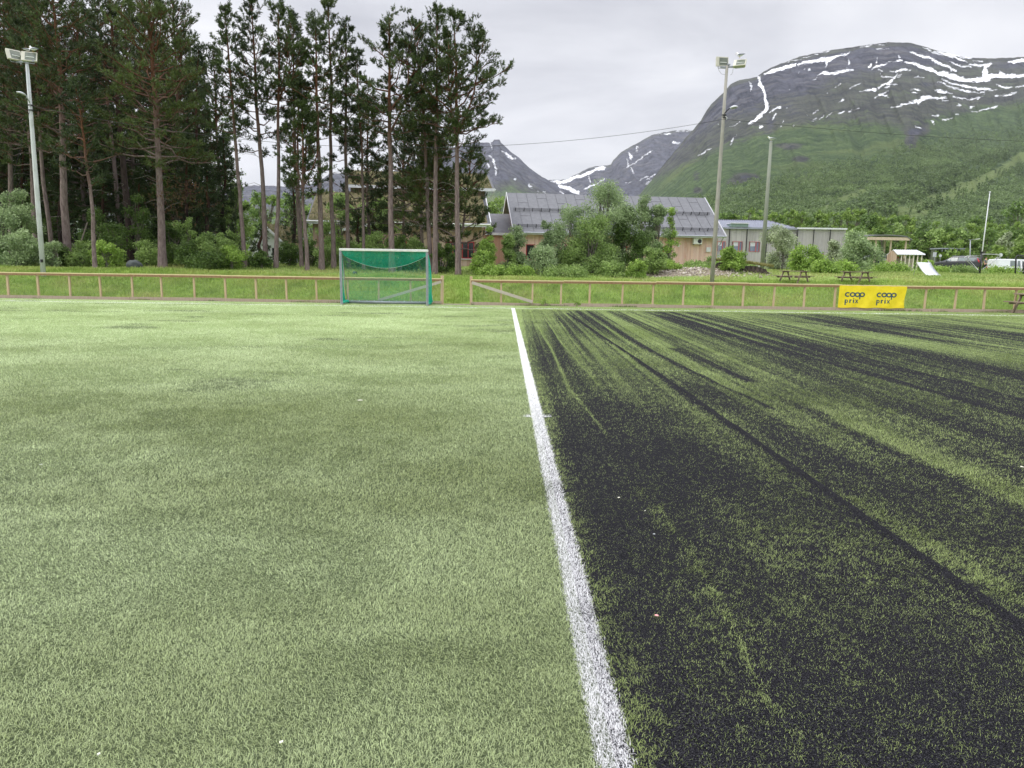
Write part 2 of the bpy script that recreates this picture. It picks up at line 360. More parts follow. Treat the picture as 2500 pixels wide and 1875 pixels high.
def m_turf():
    t = NT('artificial_turf'); geo = t.n('NewGeometry'); pos = geo.outputs['Position']
    sep = t.n('SeparateXYZ'); t.lk(pos, sep.inputs[0]); x, y = sep.outputs[0], sep.outputs[1]
    hf = t.noise(pos, 160, 3, 0.7); mf = t.noise(pos, 30, 3, 0.65)
    g = t.mix(t.rng(hf, 0.35, 0.65), (0.085, 0.13, 0.035, 1), (0.28, 0.37, 0.12, 1))
    bigv = t.attr('lay_sheen').outputs['Fac']
    g = t.mix(bigv, g, t.mix(t.rng(hf, 0.3, 0.7), (0.18, 0.26, 0.10, 1), (0.46, 0.57, 0.27, 1)))
    blk = t.mix(t.rng(t.noise(pos, 210, 2, 0.8), 0.48, 0.70), (0.004, 0.004, 0.006, 1), (0.075, 0.075, 0.085, 1))
    r = t.attr('rubber').outputs['Fac']
    near = t.rng(y, 5.0, 18.0)                              # where blades thin out the sheet itself carries their colour
    gn = t.math('ADD', t.math('MULTIPLY', t.math('SUBTRACT', hf, 0.5), 1.8), t.math('MULTIPLY', t.math('SUBTRACT', mf, 0.5), 1.2))
    f = t.rng(t.math('ADD', r, t.math('MULTIPLY', gn, 0.8)), 0.12, 0.62)
    fn = t.rng(t.math('ADD', r, gn), -1.1, -0.5)
    left = t.math('LESS_THAN', t.math('SUBTRACT', x, t.math('ADD', t.math('MULTIPLY', y, LK), LX0)), 0.0)
    fn = t.math('MULTIPLY', fn, t.math('SUBTRACT', 1.0, t.math('MULTIPLY', left, 0.25)))
    ff = t.math('ADD', t.math('MULTIPLY', f, near), t.math('MULTIPLY', fn, t.math('SUBTRACT', 1.0, near)))
    col = t.mix(ff, g, blk)
    # painted lines
    lx = t.math('SUBTRACT', x, t.math('ADD', t.math('MULTIPLY', y, LK), LX0))
    wob = t.math('MULTIPLY', t.math('SUBTRACT', hf, 0.5), 0.03)
    half = t.math('LESS_THAN', t.math('ABSOLUTE', t.math('ADD', lx, wob)), 0.062)
    half = t.math('MULTIPLY', half, t.math('LESS_THAN', y, 26.65))
    touch = t.math('LESS_THAN', t.math('ABSOLUTE', t.math('SUBTRACT', y, 26.72)), 0.05)
    tick = t.math('MULTIPLY', t.math('LESS_THAN', t.math('ABSOLUTE', t.math('SUBTRACT', y, 7.57)), 0.028), t.math('LESS_THAN', t.math('ABSOLUTE', lx), 0.145))
    ln = t.math('MAXIMUM', t.math('MAXIMUM', half, touch), tick)
    wh = t.mix(t.rng(hf, 0.42, 0.7), (0.90, 0.90, 0.92, 1), (0.42, 0.42, 0.46, 1))
    ln = t.math('MULTIPLY', ln, t.rng(t.math('ADD', near, t.math('MULTIPLY', t.math('SUBTRACT', hf, 0.5), 2.0)), 0.1, 0.3))
    col = t.mix(ln, col, wh)
    t.bump(t.math('ADD', hf, mf), 0.012, 0.9)
    return t.fin(col, 0.9, 0, 0.08)
xs = seg((-70, -25, 3), (-25, -9, 0.25), (-9, -3, 0.08), (-3, 0.2, 0.04), (0.2, 3.6, 0.02), (3.6, 9, 0.04), (9, 24, 0.1), (24, 70, 3))
ys = seg((-30, 0, 3), (0, 1.5, 0.3), (1.5, 6, 0.025), (6, 12, 0.05), (12, 20, 0.1), (20, 28.5, 0.15))
X, Y, FQ = tensor(xs, ys)
RUB = rubber(X, Y).reshape(X.shape)
def lay_sheen(x, y):  # pale and dark sheen of the blade lay, painted into the turf colour
    a = fbm(x * 0.35 + 2, y * 0.55, 4, 91, 0.55); b = fbm(x * 1.4, y * 2.2, 3, 95)
    r = 0.50 + 0.32 * sst(-0.3, -4.0, x) + (a - 0.5) * 0.8 + (b - 0.5) * 0.35 + 0.05 * sst(10, 20, y)
    r = r - 0.35 * sst(0.3, 0.6, x) - 0.25 * np.exp(-((y - 7.8) / 1.2) ** 2) * sst(0.4, -1, x) + .2 * np.exp(-((y - 3.6) / .8) ** 2) * sst(0, -2, x)
    return np.clip(r, 0, 1)
FR = lay_sheen(X, Y)
HZ = 0.020 * RUB * sst(0, 0.3, X - (LX0 + LK * Y)) + 0.006 * (fbm(X * 3, Y * 3, 3, 41) - .5)
rdg = np.interp(Y, SG[0][1][::-1], SG[0][0][::-1])
HZ = HZ + 0.016 * (0.5 + fbm(X * 4, Y * 2, 3, 19)) * np.exp(-((X - rdg - .02) / 0.04) ** 2) * sst(24, 22, Y)
EDGE = np.abs(X) > 60
pitch = link('pitch', mesh_from('pitch', np.stack([X, Y, HZ], -1).reshape(-1, 3), FQ, m_turf(), True, {'rubber': RUB.ravel(), 'lay_sheen': FR.ravel()}))
struct(pitch, 'artificial turf pitch, green on the left and black with rubber granules on the right', 'pitch')
def bil(A, x, y):
    i = np.clip(np.searchsorted(xs, x) - 1, 0, len(xs) - 2); j = np.clip(np.searchsorted(ys, y) - 1, 0, len(ys) - 2)
    fx = np.clip((x - xs[i]) / (xs[i + 1] - xs[i]), 0, 1); fy = np.clip((y - ys[j]) / (ys[j + 1] - ys[j]), 0, 1)
    return (A[j, i] * (1 - fx) + A[j, i + 1] * fx) * (1 - fy) + (A[j + 1, i] * (1 - fx) + A[j + 1, i + 1] * fx) * fy

def m_blade():
    t = NT('turf_blades'); c = t.attr('col').outputs['Color']
    t.fin(c, 0.42, 0, 0.45)
    tr = t.n('BsdfTranslucent'); t.lk(c, tr.inputs[0]); mx = t.n('MixShader'); mx.inputs[0].default_value = 0.25
    t.lk(t.b.outputs[0], mx.inputs[1]); t.lk(tr.outputs[0], mx.inputs[2]); t.lk(mx.outputs[0], t.out.inputs[0])
    return t.m
BLADE = m_blade()
def make_blades(name, density, seed):
    rng = np.random.default_rng(seed)
    X_, Y_, D_ = [], [], []
    for lo in np.geomspace(1.2, 26.0, 46):
        hi = lo * 1.0708
        hi = min(hi, 27.9); hw = 0.80 * hi + 2.6
        dm = (lo + hi) / 2; dn = density * min(1, (3.0 / dm) ** 1.65)
        n = int(dn * (hi - lo) * 2 * hw)
        X_.append(rng.uniform(-hw, hw, n)); Y_.append(rng.uniform(lo, hi, n)); D_.append(np.full(n, dm))
    x = np.concatenate(X_); y = np.concatenate(Y_); d = np.concatenate(D_)
    q = (np.abs(x) - 0.80 * y - 0.5) / 2.1; kk = rng.random(len(x)) > sst(0.35, 1.0, q); x, y, d = x[kk], y[kk], d[kk]
    r = bil(RUB, x, y); n = len(x)
    lxx = x - (LX0 + LK * y)
    wob = rng.normal(0, 0.007, n)
    tickm = (np.abs(y - 7.57) < 0.03) & (np.abs(lxx) < 0.15)
    onl = ((np.abs(lxx + wob) < 0.060) & (y < 26.65)) | (np.abs(y - 26.72) < 0.05) | tickm
    clump = fbm(x * 22, y * 22, 3, 51, 0.6)
    pk = np.clip(1.12 - 1.12 * r + (clump - 0.5) * 1.5 * sst(.05, .4, r), 0.0, 1)
    pk = pk ** (2.0 + 1.6 * sst(6, 16, y) * (lxx > .06)) * np.where(lxx > 0.06, 0.75, 0.66) + np.where(y < 5, .11, .06)
    rdg = np.interp(y, SG[0][1][::-1], SG[0][0][::-1])
    pk = np.where((np.abs(x - rdg - .01 + .02 * (fbm(x * 9, y * 3, 2, 12) - .5)) < 0.028) & (y < 23), pk * .15, pk)
    pk = np.where(onl, 1.0 - 0.35 * np.exp(-((y - 9) / 3.0) ** 2) * np.exp(-(lxx / .018) ** 2) * 1.5, pk)
    keep = rng.random(n) < pk
    x, y, d, r, onl, lxx = x[keep], y[keep], d[keep], r[keep], onl[keep], lxx[keep]; n = len(x)
    sc = np.clip(d / 3.0, 1, None) ** 0.62
    Lb = rng.uniform(0.012, 0.026, n) * np.minimum(sc, 2.4); W = rng.uniform(0.0009, 0.0016, n) * sc
    short = sst(0.3, 0.9, r); Lb *= 1 - 0.45 * short * (~onl); W *= 1 - 0.3 * short * (~onl)
    lay = fbm(x * 0.6, y * 0.8, 3, 71) * 9.0 + fbm(x * 5, y * 5, 2, 73) * 4
    az = lay + rng.normal(0, 1.5, n)
    tilt = np.clip(rng.normal(1.15, 0.26, n), 0.15, 1.5)         # from vertical
    h0 = bil(HZ, x, y) - 0.001
    dx, dy = np.cos(az), np.sin(az); wx, wy = -dy, dx
    b1 = np.stack([x, y, h0], 1)
    m = b1 + np.stack([dx * np.sin(tilt * 0.6), dy * np.sin(tilt * 0.6), np.cos(tilt * 0.6)], 1) * (Lb * 0.5)[:, None]
    t2 = np.minimum(tilt * 1.35, 1.62)
    tp = m + np.stack([dx * np.sin(t2), dy * np.sin(t2), np.cos(t2)], 1) * (Lb * 0.55)[:, None]
    wv = np.stack([wx, wy, np.zeros(n)], 1) * (W / 2)[:, None]
    V = np.stack([b1 - wv, b1 + wv, m + wv, m - wv, tp], 1).reshape(-1, 3)
    i = np.arange(n)[:, None] * 5
    Q = np.concatenate([i + np.array([[0, 1, 2]]), i + np.array([[0, 2, 3]]), i + np.array([[3, 2, 4]])])
    fr = lay_sheen(x, y) + rng.normal(0, 0.13, n); fr = np.clip(fr, 0, 1)[:, None]
    c0 = np.array([[0.225, 0.28, 0.07]]); c2 = np.array([[0.62, 0.735, 0.40]])
    col = c0 * (1 - fr) + c2 * fr
    yel = (x > LX0)[:, None] * np.array([[0.06, 0.03, -0.03]]) * 1.0
    ry = np.clip(rng.normal(0.25, .3, n), 0, 1)[:, None]
    side = np.array([[0.30, 0.40, 0.11]]) * (1 - ry) + np.array([[0.52, 0.60, 0.24]]) * ry
    col = np.where((lxx > 0.05)[:, None], side * (0.72 + .5 * fr), col)
    col = col * rng.uniform(0.58, 1.18, n)[:, None]
    col = np.where(onl[:, None], np.array([[0.90, 0.90, 0.92]]) * rng.uniform(0.9, 1.03, n)[:, None], col)
    col = np.clip(col, 0.01, 0.95)
    cv = np.repeat(col, 5, 0)
    # white paint catches the blade tips only
    o = link(name, mesh_from(name, V, Q, BLADE, False, {'col': cv}))
    return o, n
blades, nb = make_blades('turf_blades', 38000, 7)
tag(blades, 'short artificial grass blades covering the pitch', 'artificial grass', kind='stuff')
print('blades', nb)
# ================================================================ MOUNTAINS
SNOW_A = [[(840,600,40),(860,680,70),(910,780,60),(925,880,55),(945,960,75),(950,1020,80),(900,1090,50),(820,1160,45),(700,1230,30)],
[(720,655,12),(735,720,20),(738,790,16)],[(910,570,20),(980,530,50),(1100,490,60),(1200,470,80),(1330,430,60),(1350,410,25)],
[(1380,430,30),(1480,400,60),(1600,380,60),(1700,370,90),(1780,370,90),(1850,340,50),(1950,300,30),(2070,265,30)],[(1770,400,60),(1740,480,15)],
[(1170,410,8),(1400,350,10),(1600,290,10),(1800,250,12)],[(1730,545,50),(1850,555,45),(1950,540,60),(2030,500,50),(2110,510,25)],[(2050,370,20),(2065,410,45)],
[(1520,500,35),(1521,500,35)],[(1460,507,25),(1461,507,25)],[(1380,540,18),(1381,540,18)],[(1660,570,25),(1730,535,30)],[(1570,640,12),(1640,600,15)],
[(1000,1070,20),(1080,1020,30),(1140,1000,40)],[(1035,1160,20),(1080,1100,30)],[(460,1270,14),(600,1195,14)],[(850,1273,26),(885,1273,26)],[(300,1235,20),(301,1235,20)],
[(1245,770,18),(1246,770,18)],[(1870,750,10),(1940,700,16)],[(1775,810,22),(1776,810,22)],[(1920,935,16),(1990,900,34)],[(2080,750,18),(2212,680,14)],
[(1565,1110,16),(1640,1045,16)],[(1540,1195,10),(1620,1140,12)],[(1560,1200,16),(1620,1180,16)],[(1660,1165,10),(1725,1120,10)],[(1760,1140,10),(1825,1085,10)],
[(1900,1090,10),(1990,1065,14)],[(2050,1070,20),(2212,1020,12)],[(1165,1220,12),(1190,1190,14)],[(1490,1105,20),(1491,1105,20)],[(1210,1010,20),(1230,1000,15)],
[(1300,1260,14),(1310,1250,14)],[(1145,1265,14),(1146,1265,14)],[(450,1520,14),(530,1385,16)],[(20,1655,20),(90,1630,25),(150,1580,30),(185,1560,14)],[(75,1175,25),(76,1175,25)]]
SNOW_B = [[(0,190,12),(180,165,16),(360,152,10)],[(210,220,10),(400,213,12)],
[(660,255,20),(760,290,40),(880,330,50),(1000,370,40),(1080,420,60),(1170,460,50),(1290,520,40)],
[(600,390,20),(720,410,50),(850,460,60),(950,490,70),(1050,550,60),(1150,560,110),(1250,600,110),(1400,640,70),(1550,640,90),(1680,620,130),(1800,590,90),(1950,590,70),(2100,590,60),(2212,590,60)],
[(1680,560,110),(1700,460,70),(1760,420,60)],[(1480,430,30),(1600,450,50),(1700,440,60)],[(1900,540,60),(1950,560,50)],
[(1200,380,20),(1260,400,30),(1330,440,30),(1400,455,35),(1500,465,20)],[(850,190,14),(950,250,25),(1100,290,30),(1250,330,40),(1400,370,40),(1440,385,20)],
[(1000,240,15),(1200,290,40),(1500,335,25)],[(1530,375,25),(1640,385,25)],[(2010,380,30),(2080,390,50),(2200,370,50)],
[(1060,665,14),(1200,720,25),(1350,770,28),(1500,800,22),(1680,808,20)],[(1100,630,14),(1250,690,25),(1400,720,45),(1550,750,40),(1700,765,40),(1860,775,14)],
[(1850,700,25),(1950,735,30),(2040,730,15)],[(2100,740,12),(2212,720,30)],[(1820,855,12),(1950,840,35),(2110,810,28)],[(1500,1055,20),(1580,1060,28),(1720,1025,22),(1870,1000,16)],
[(1490,1010,40),(1520,1000,25)],[(420,1005,12),(560,975,25),(700,940,28),(800,910,60),(870,880,90),(950,880,50),(1050,885,35),(1170,870,22)],[(790,960,40),(850,870,70)],
[(1260,870,25),(1350,885,25),(1450,895,20),(1580,880,20),(1670,845,14)],[(1110,912,18),(1190,912,18)],[(1290,980,20),(1340,980,28)],[(980,1118,25),(1050,1118,25)],
[(965,1180,20),(990,1200,50),(985,1235,20)],[(750,1275,14),(820,1285,18)],[(1130,1170,16),(1180,1165,22),(1240,1145,16)],[(1290,1100,16),(1330,1095,14)],
[(200,860,14),(290,840,35),(340,860,30),(390,855,12)],[(310,810,25),(380,788,12)],[(0,808,12),(100,780,20),(140,765,40),(210,768,40)],
[(240,750,30),(300,710,60),(370,690,50),(430,630,30),(510,560,14)],[(350,710,30),(490,690,14)],[(340,742,25),(400,742,20)],[(410,525,14),(520,515,35),(600,500,45),(670,495,20)],
[(150,490,15),(230,450,50),(300,440,30),(430,390,16),(560,375,25)],[(235,330,20),(235,400,25)],[(250,490,20),(290,520,25)],[(275,560,20),(290,600,25),(440,600,14),(560,575,8)],
[(140,410,30),(110,470,25),(140,440,20)],[(520,320,25),(530,340,30)],[(680,768,14),(750,760,30),(810,770,14)],[(1000,770,20),(1080,790,45),(1160,805,25),(1240,818,10)],
[(750,590,20),(860,615,14)],[(700,810,10),(780,812,10)]]
SNOW_C = [[(165,170,15),(170,210,12)],[(150,270,8),(185,310,22),(200,370,22),(205,430,18)],[(145,330,14),(145,380,10)],[(255,235,14),(290,260,25),(340,295,20),(370,300,10)],
[(480,520,25),(500,530,10)],[(600,575,10),(620,585,10)],[(545,570,14),(555,578,10)],[(735,575,8),(780,600,10)],[(365,465,18),(375,462,14)],
[(660,480,14),(740,490,40),(800,480,40),(860,450,30),(950,430,35),(1040,390,40),(1100,375,50)],[(740,520,40),(820,545,50),(880,580,40)],[(870,570,25),(900,600,12)],
[(980,440,14),(985,500,14)],[(940,545,14),(1060,500,20),(1100,465,15)],[(1380,190,14),(1390,240,8)],[(1310,240,14),(1330,280,30),(1325,300,20)],[(1300,300,12),(1300,350,12)],
[(1290,365,14),(1400,310,12),(1500,230,12)],[(1325,370,14),(1345,410,12)],[(1680,160,25),(1730,165,10)],[(1410,470,10),(1470,440,14)],[(1460,470,10),(1530,425,8)],
[(1440,515,5),(1490,475,10)],[(1280,505,6),(1330,490,8)],[(1655,90,15),(1500,85,8)],[(1830,65,12),(1700,72,12)],[(1880,275,10),(1960,235,14),(1985,215,12)]]
def strokes(*sets):
    r = []
    for S, ox, oy, sc in sets:
        for st in S: r.append([(ox + a / sc, oy + b / sc, 0.70 * c_ / sc) for a, b, c_ in st])
    return r
SA = strokes((SNOW_A, 1700, 80, 5.53), (SNOW_B, 2100, 80, 5.53)); SC = strokes((SNOW_C, 1150, 300, 3.403))
def snowmask(px, py, sts):
    wx = 9 * (fbm(px / 11, py / 11, 3, 7) - .5) + 4 * (fbm(px / 3, py / 3, 2, 17) - .5); wy = 8 * (fbm(px / 12, py / 9, 3, 8) - .5) + 3 * (fbm(px / 3, py / 3, 2, 18) - .5)
    px, py = px + wx, py + wy
    best = np.full(px.shape, -30.0)
    for st in sts:
        a = np.array(st); m = a[:, 2].max() + 8
        sel = np.where((px > a[:, 0].min() - m) & (px < a[:, 0].max() + m) & (py > a[:, 1].min() - m) & (py < a[:, 1].max() + m))[0]
        if not len(sel): continue
        x, y = px[sel], py[sel]; b = best[sel]
        for (x0, y0, w0), (x1, y1, w1) in zip(st[:-1], st[1:]):
            L2 = (x1 - x0) ** 2 + (y1 - y0) ** 2 + 1e-6
            t = np.clip(((x - x0) * (x1 - x0) + (y - y0) * (y1 - y0)) / L2, 0, 1)
            d = np.hypot(x - x0 - t * (x1 - x0), y - y0 - t * (y1 - y0)); b = np.maximum(b, (w0 + (w1 - w0) * t) / 2 - d)
        best[sel] = b
    return best

def m_mountain(name):
    t = NT(name); pos = t.n('NewGeometry').outputs['Position']; sn = t.attr('snow').outputs['Fac']; z = t.attr('zone').outputs['Fac']; wd = t.attr('wood').outputs['Fac']
    mp = t.n('Mapping'); t.lk(pos, mp.inputs[0]); mp.inputs['Rotation'].default_value = (0, 0.30, 0.4); mp.inputs['Scale'].default_value = (1, 1, 4.5)
    st = t.noise(mp.outputs[0], 0.010, 8, 0.68); st2 = t.noise(mp.outputs[0], 0.03, 6, 0.7)
    mp2 = t.n('Mapping'); t.lk(pos, mp2.inputs[0]); mp2.inputs['Scale'].default_value = (1.6, 1.0, 0.8); mp2.inputs['Rotation'].default_value = (0, -0.5, 0)
    vt = t.noise(mp2.outputs[0], 0.013, 7, 0.7)
    big = t.noise(pos, 0.0035, 5, 0.6); fine = t.noise(pos, 0.09, 5, 0.75); mid = t.noise(pos, 0.02, 5, 0.65)
    cliff = t.mix(t.rng(vt, 0.35, 0.62), (0.012, 0.015, 0.028, 1), (0.105, 0.11, 0.145, 1))
    cliff = t.mix(t.rng(st, 0.5, 0.68), cliff, (0.16, 0.155, 0.16, 1))
    tun = t.mix(t.rng(st, 0.36, 0.60), (0.042, 0.044, 0.055, 1), (0.135, 0.145, 0.115, 1))
    tun = t.mix(t.rng(st2, 0.35, 0.65), t.mix(0.5, tun, (0.035, 0.045, 0.035, 1)), tun)
    grn = t.mix(t.rng(mid, 0.32, 0.66), (0.045, 0.085, 0.036, 1), (0.16, 0.235, 0.09, 1))
    grn = t.mix(t.rng(fine, 0.38, 0.68), t.mix(0.55, grn, (0.015, 0.035, 0.014, 1)), grn)
    grn = t.mix(t.rng(big, 0.54, 0.68), grn, (0.13, 0.175, 0.06, 1))
    mead = t.mix(t.rng(fine, 0.3, 0.7), (0.13, 0.19, 0.06, 1), (0.20, 0.25, 0.10, 1))
    zz = t.math('ADD', z, t.math('MULTIPLY', t.math('SUBTRACT', t.math('ADD', st, t.math('MULTIPLY', mid, 0.6)), 0.8), 1.6))
    c = t.mix(t.rng(zz, 0.45, 0.95), cliff, tun); c = t.mix(t.rng(zz, 1.3, 1.75), c, grn)
    c = t.mix(t.rng(t.math('ADD', wd, t.math('MULTIPLY', t.math('SUBTRACT', mid, .5), 2.2)), 0.4, 0.75), c, mead)
    sf = t.rng(t.math('ADD', sn, t.math('MULTIPLY', t.math('SUBTRACT', t.noise(mp.outputs[0], 0.035, 8, 0.8), 0.5), 16.0)), -0.5, 0.5)
    c = t.mix(sf, c, t.mix(t.rng(mid, 0.3, 0.7), (0.78, 0.80, 0.86, 1), (0.90, 0.91, 0.95, 1)))
    hh = t.math('ADD', t.math('MULTIPLY', st, 0.6), t.math('ADD', vt, t.math('MULTIPLY', fine, 0.35)))
    t.bump(t.math('MULTIPLY', hh, t.math('SUBTRACT', 1.0, t.math('MULTIPLY', sf, 0.9))), 30.0, 1.0)
    return t.fin(c, 0.92, 0, 0.1)
def mountain(name, label, ridge, px0, px1, nx, base_y, levels, nf, amp, zone, sts, seed, step_px, wood=None, crag=1.0):
    R = np.array(ridge, float); cx = np.linspace(px0, px1, nx)
    ry = np.interp(cx, R[:, 0], R[:, 1]); jit = (fbm(cx / 9.0, cx * 0 + seed, 3, seed) - 0.5) * step_px
    f = np.concatenate([np.linspace(0, 1, nf), [1.015, 1.03]])
    lf = np.array(levels, float)
    D = np.interp(f, lf[:, 0], lf[:, 1])
    FX, CXX = np.meshgrid(f, cx, indexing='ij'); RY = np.broadcast_to(ry, FX.shape)
    BY = np.interp(CXX, *zip(*base_y))
    PYn = BY + (RY - BY) * np.minimum(FX, 1) + jit[None] * np.minimum(FX, 1) ** 14
    DD = np.broadcast_to(D[:, None], FX.shape).copy()
    ff = np.minimum(FX, 1)
    # ridges and gullies push the slope nearer or farther along the line to the peak
    g = fbm(CXX / 38.0 + FX * 3.5, FX * 5.0 + CXX / 90, 4, seed + 3, 0.5) - 0.5
    v = fbm(CXX / 16.0 + FX * 6, FX * 9.0 + CXX / 60., 4, seed + 9, 0.5) - 0.5
    DD = DD * (1 + amp * (g * 1.3 + v * 0.5 * crag) * np.sin(np.pi * np.clip(ff, 0, 1)) ** 0.4)
    P = at(CXX, PYn, DD)
    P[-2, :, 2] -= 0.02 * DD[-2]; P[-1, :, 2] -= 0.35 * DD[-1]; P[-1, :, 1] *= 1.15
    P[0, :, 2] -= 12
    qx, qy = CXX.ravel(), PYn.ravel()
    sn = snowmask(qx, qy, sts)
    i = (np.arange(len(f) - 1)[:, None] * nx + np.arange(nx - 1)[None]).ravel(); Q = np.stack([i, i + 1, i + 1 + nx, i + nx], 1)
    at_ = {'snow': sn, 'zone': zone(qx, qy), 'wood': wood(qx, qy) if wood else np.zeros(len(qx))}
    o = link(name, mesh_from(name, P.reshape(-1, 3), Q, m_mountain(name + '_rock'), True, at_))
    struct(o, label, 'mountain')
    return dict(cx=cx, ry=ry, P=P, f=f, BY=BY)
def lerp(x, pts): a = np.array(pts, float); return np.interp(x, a[:, 0], a[:, 1])
R1 = [(1500,560),(1540,492),(1561,476),(1590,441),(1612,412),(1632,388),(1655,361),(1675,335),(1693,316),(1710,295),(1725,270),(1736,255),(1769,223),(1783,206),(1805,195.6),(1848,188),(1863,176),(1881,165),(1953,138),(2025,123),(2098,112),(2170,103),(2224,104),(2279,121),(2330,134),(2369,141),(2423,143),(2500,139),(2620,130),(2800,150),(2950,260)]
def zone1(x, y):
    g = lerp(x, [(1540, 470), (1640, 425), (1700, 395), (1800, 352), (1900, 322), (2000, 303), (2100, 305), (2200, 318), (2300, 285), (2400, 270), (2500, 255), (2700, 230)])
    c = lerp(x, [(1540, 440), (1640, 395), (1700, 350), (1760, 305), (1830, 285), (1870, 262), (1950, 245), (2050, 205), (2100, 190), (2180, 180), (2300, 170), (2400, 160), (2440, 178), (2500, 182), (2700, 180)])
    z = 1 + (y - c) / 45.0; z = np.clip(z, 0, 1.25)
    z = np.where(y > g - 18, 1.25 + np.clip((y - g + 18) / 36, 0, 1) * 0.9, z)
    top = lerp(x, R1); z = np.where(y < top + 7 + 4 * vn(x / 20, y * 0, 4), np.maximum(z, 1.0), z)
    # ravine and dark crags
    for (a, b, ra, rb, s) in [(2225, 340, 16, 24, 1.5), (2258, 315, 16, 12, 1.2), (2236, 322, 20, 10, 1.2), (1925, 357, 34, 8, 1.6), (1955, 388, 24, 9, 1.2), (1820, 432, 34, 10, 1.5), (1790, 446, 22, 7, 1.2), (1705, 465, 14, 10, 1.2), (1930, 268, 30, 16, .6), (2280, 205, 50, 8, .8), (1880, 300, 14, 22, .8), (1700, 430, 12, 16, 0.8)]:
        z = z - s * np.exp(-((x - a) / ra) ** 2 - ((y - b) / rb) ** 2)
    return z
def band(x, y, pts, w):
    m = np.zeros(len(x)); 
    for (x0, y0), (x1, y1) in zip(pts[:-1], pts[1:]):
        L2 = (x1 - x0) ** 2 + (y1 - y0) ** 2; t = np.clip(((x - x0) * (x1 - x0) + (y - y0) * (y1 - y0)) / L2, 0, 1)
        d = np.hypot(x - x0 - t * (x1 - x0), y - y0 - t * (y1 - y0)); m = np.maximum(m, np.clip(1.1 - 0.6 * d / w, 0, 1))
    return m
MEADOW = [([(2005, 512), (2050, 492), (2110, 466)], 9), ([(2200, 520), (2260, 500), (2330, 478), (2370, 462)], 17), ([(2330, 470), (2420, 430), (2480, 392), (2560, 360)], 13), ([(2170, 545), (2270, 520)], 12)]
def wood1(x, y):
    m = np.zeros(len(x))
    for p, w_ in MEADOW: m = np.maximum(m, band(x, y, p, w_))
    return m
M1 = mountain('mountain', 'broad green mountain with snow streaks and dark cliffs, its top in the cloud', R1, 1500, 2900, 900, [(1500, 600), (2900, 640)],
              [(0, 420), (0.2, 640), (0.45, 1200), (0.72, 2000), (1, 2900), (1.03, 3000)], 330, 0.10, zone1, SA, 101, 2.5, wood1)
R2 = [(1250,470),(1341,440),(1385,438),(1405.6,426),(1432,413),(1450,406),(1482,404),(1492,401),(1497,391),(1517,370.5),(1538,358),(1561,347),(1591,329),(1635,320.6),(1664,317.6),(1688,318),(1760,330),(1850,380)]
def zone2(x, y):
    g = lerp(x, [(1300, 520), (1500, 500), (1560, 465), (1650, 470), (1800, 470)]); z = np.clip(0.2 + (y - g) / 25, 0.0, 2.0) + 0.35 * np.exp(-((x - 1430) / 50) ** 2)
    top = lerp(x, R2); return np.where(y < top + 6, np.maximum(z, 0.9), z)
mountain('far_ridge', 'distant blue grey ridge with snow gullies beyond the valley', R2, 1250, 1850, 420, [(1250, 600), (1850, 600)],
         [(0, 2500), (0.4, 4000), (1, 5600), (1.03, 5700)], 170, 0.06, zone2, SC, 201, 3.0)
R3 = [(-900,560),(-500,500),(-200,470),(100,480),(300,460),(500,470),(620,452),(700,455),(760,450),(790,435),(806,423),(850,425),(900,425),(960,418),(1000,400),(1080,365),(1144,352),(1158,348),(1196,348),(1203,346),(1205.5,341),(1220,341),(1222.5,348),(1229,353),(1247,370.5),(1267.5,385),(1276,394),(1291,409),(1306,420),(1323,432),(1341,441),(1385,464),(1406,478),(1440,505),(1500,560)]
def zone3(x, y):
    g = lerp(x, [(500, 520), (1150, 470), (1250, 440), (1300, 460), (1400, 500)]); z = np.clip(0.45 + (y - g + 10) / 22, 0.15, 2.2)
    return z
mountain('tower_peak', 'blue grey peak with a square rock tower on its summit, seen above the long roof', R3, -900, 1500, 1300, [(-900, 600), (1500, 600)],
         [(0, 1800), (0.5, 3000), (1, 4300), (1.03, 4400)], 170, 0.07, zone3, SC, 301, 2.2)

# trees scattered over the lower mountainside: one uncountable wood
def clump_mesh(pts, sizes, rng, leaves=60, flat=1.0, ls=0.2, conic=None):
    n = len(pts); k = leaves
    d = rng.normal(0, 1, (n, k, 3)); d /= np.linalg.norm(d, axis=2, keepdims=True)
    r = rng.uniform(0.55, 1.0, (n, k, 1)) * (1 + 0.25 * np.sin(d[..., :1] * 5 + rng.uniform(0, 6, (n, 1, 1))))
    c = d * r; c[..., 2] = c[..., 2] * flat
    if conic is not None:
        h = rng.uniform(0, 1, (n, k)) ** 1.2; a = rng.uniform(0, 6.283, (n, k)); rr = (1 - h) * 0.36 * rng.uniform(0.6, 1.1, (n, k))
        cc = np.stack([np.cos(a) * rr, np.sin(a) * rr, h * 2.0 - 0.8], 2); m = conic[:, None, None]; c = np.where(m, cc, c)
    c = pts[:, None] + c * sizes[:, None, None]
    u = rng.normal(0, 1, (n, k, 3)); v = rng.normal(0, 1, (n, k, 3)); s = ls * sizes[:, None, None]
    u = u / np.linalg.norm(u, axis=2, keepdims=True) * s; v = v / np.linalg.norm(v, axis=2, keepdims=True) * s
    V = np.stack([c - u, c - v, c + u, c + v], 2).reshape(-1, 3); Q = np.arange(n * k * 4).reshape(-1, 4)
    return V, Q
rng = np.random.default_rng(5)
def slope_point(M, px, py):
    j = np.clip(np.searchsorted(M['cx'], px), 1, len(M['cx']) - 1); by = M['BY'][0, j]; ry = M['ry'][j]
    f = (py - by) / (ry - by); i = np.clip(np.searchsorted(M['f'], f), 1, len(M['f']) - 3)
    return M['P'][i, j], f
n = 60000
px = rng.uniform(1560, 2700, n); py = rng.uniform(300, 600, n)
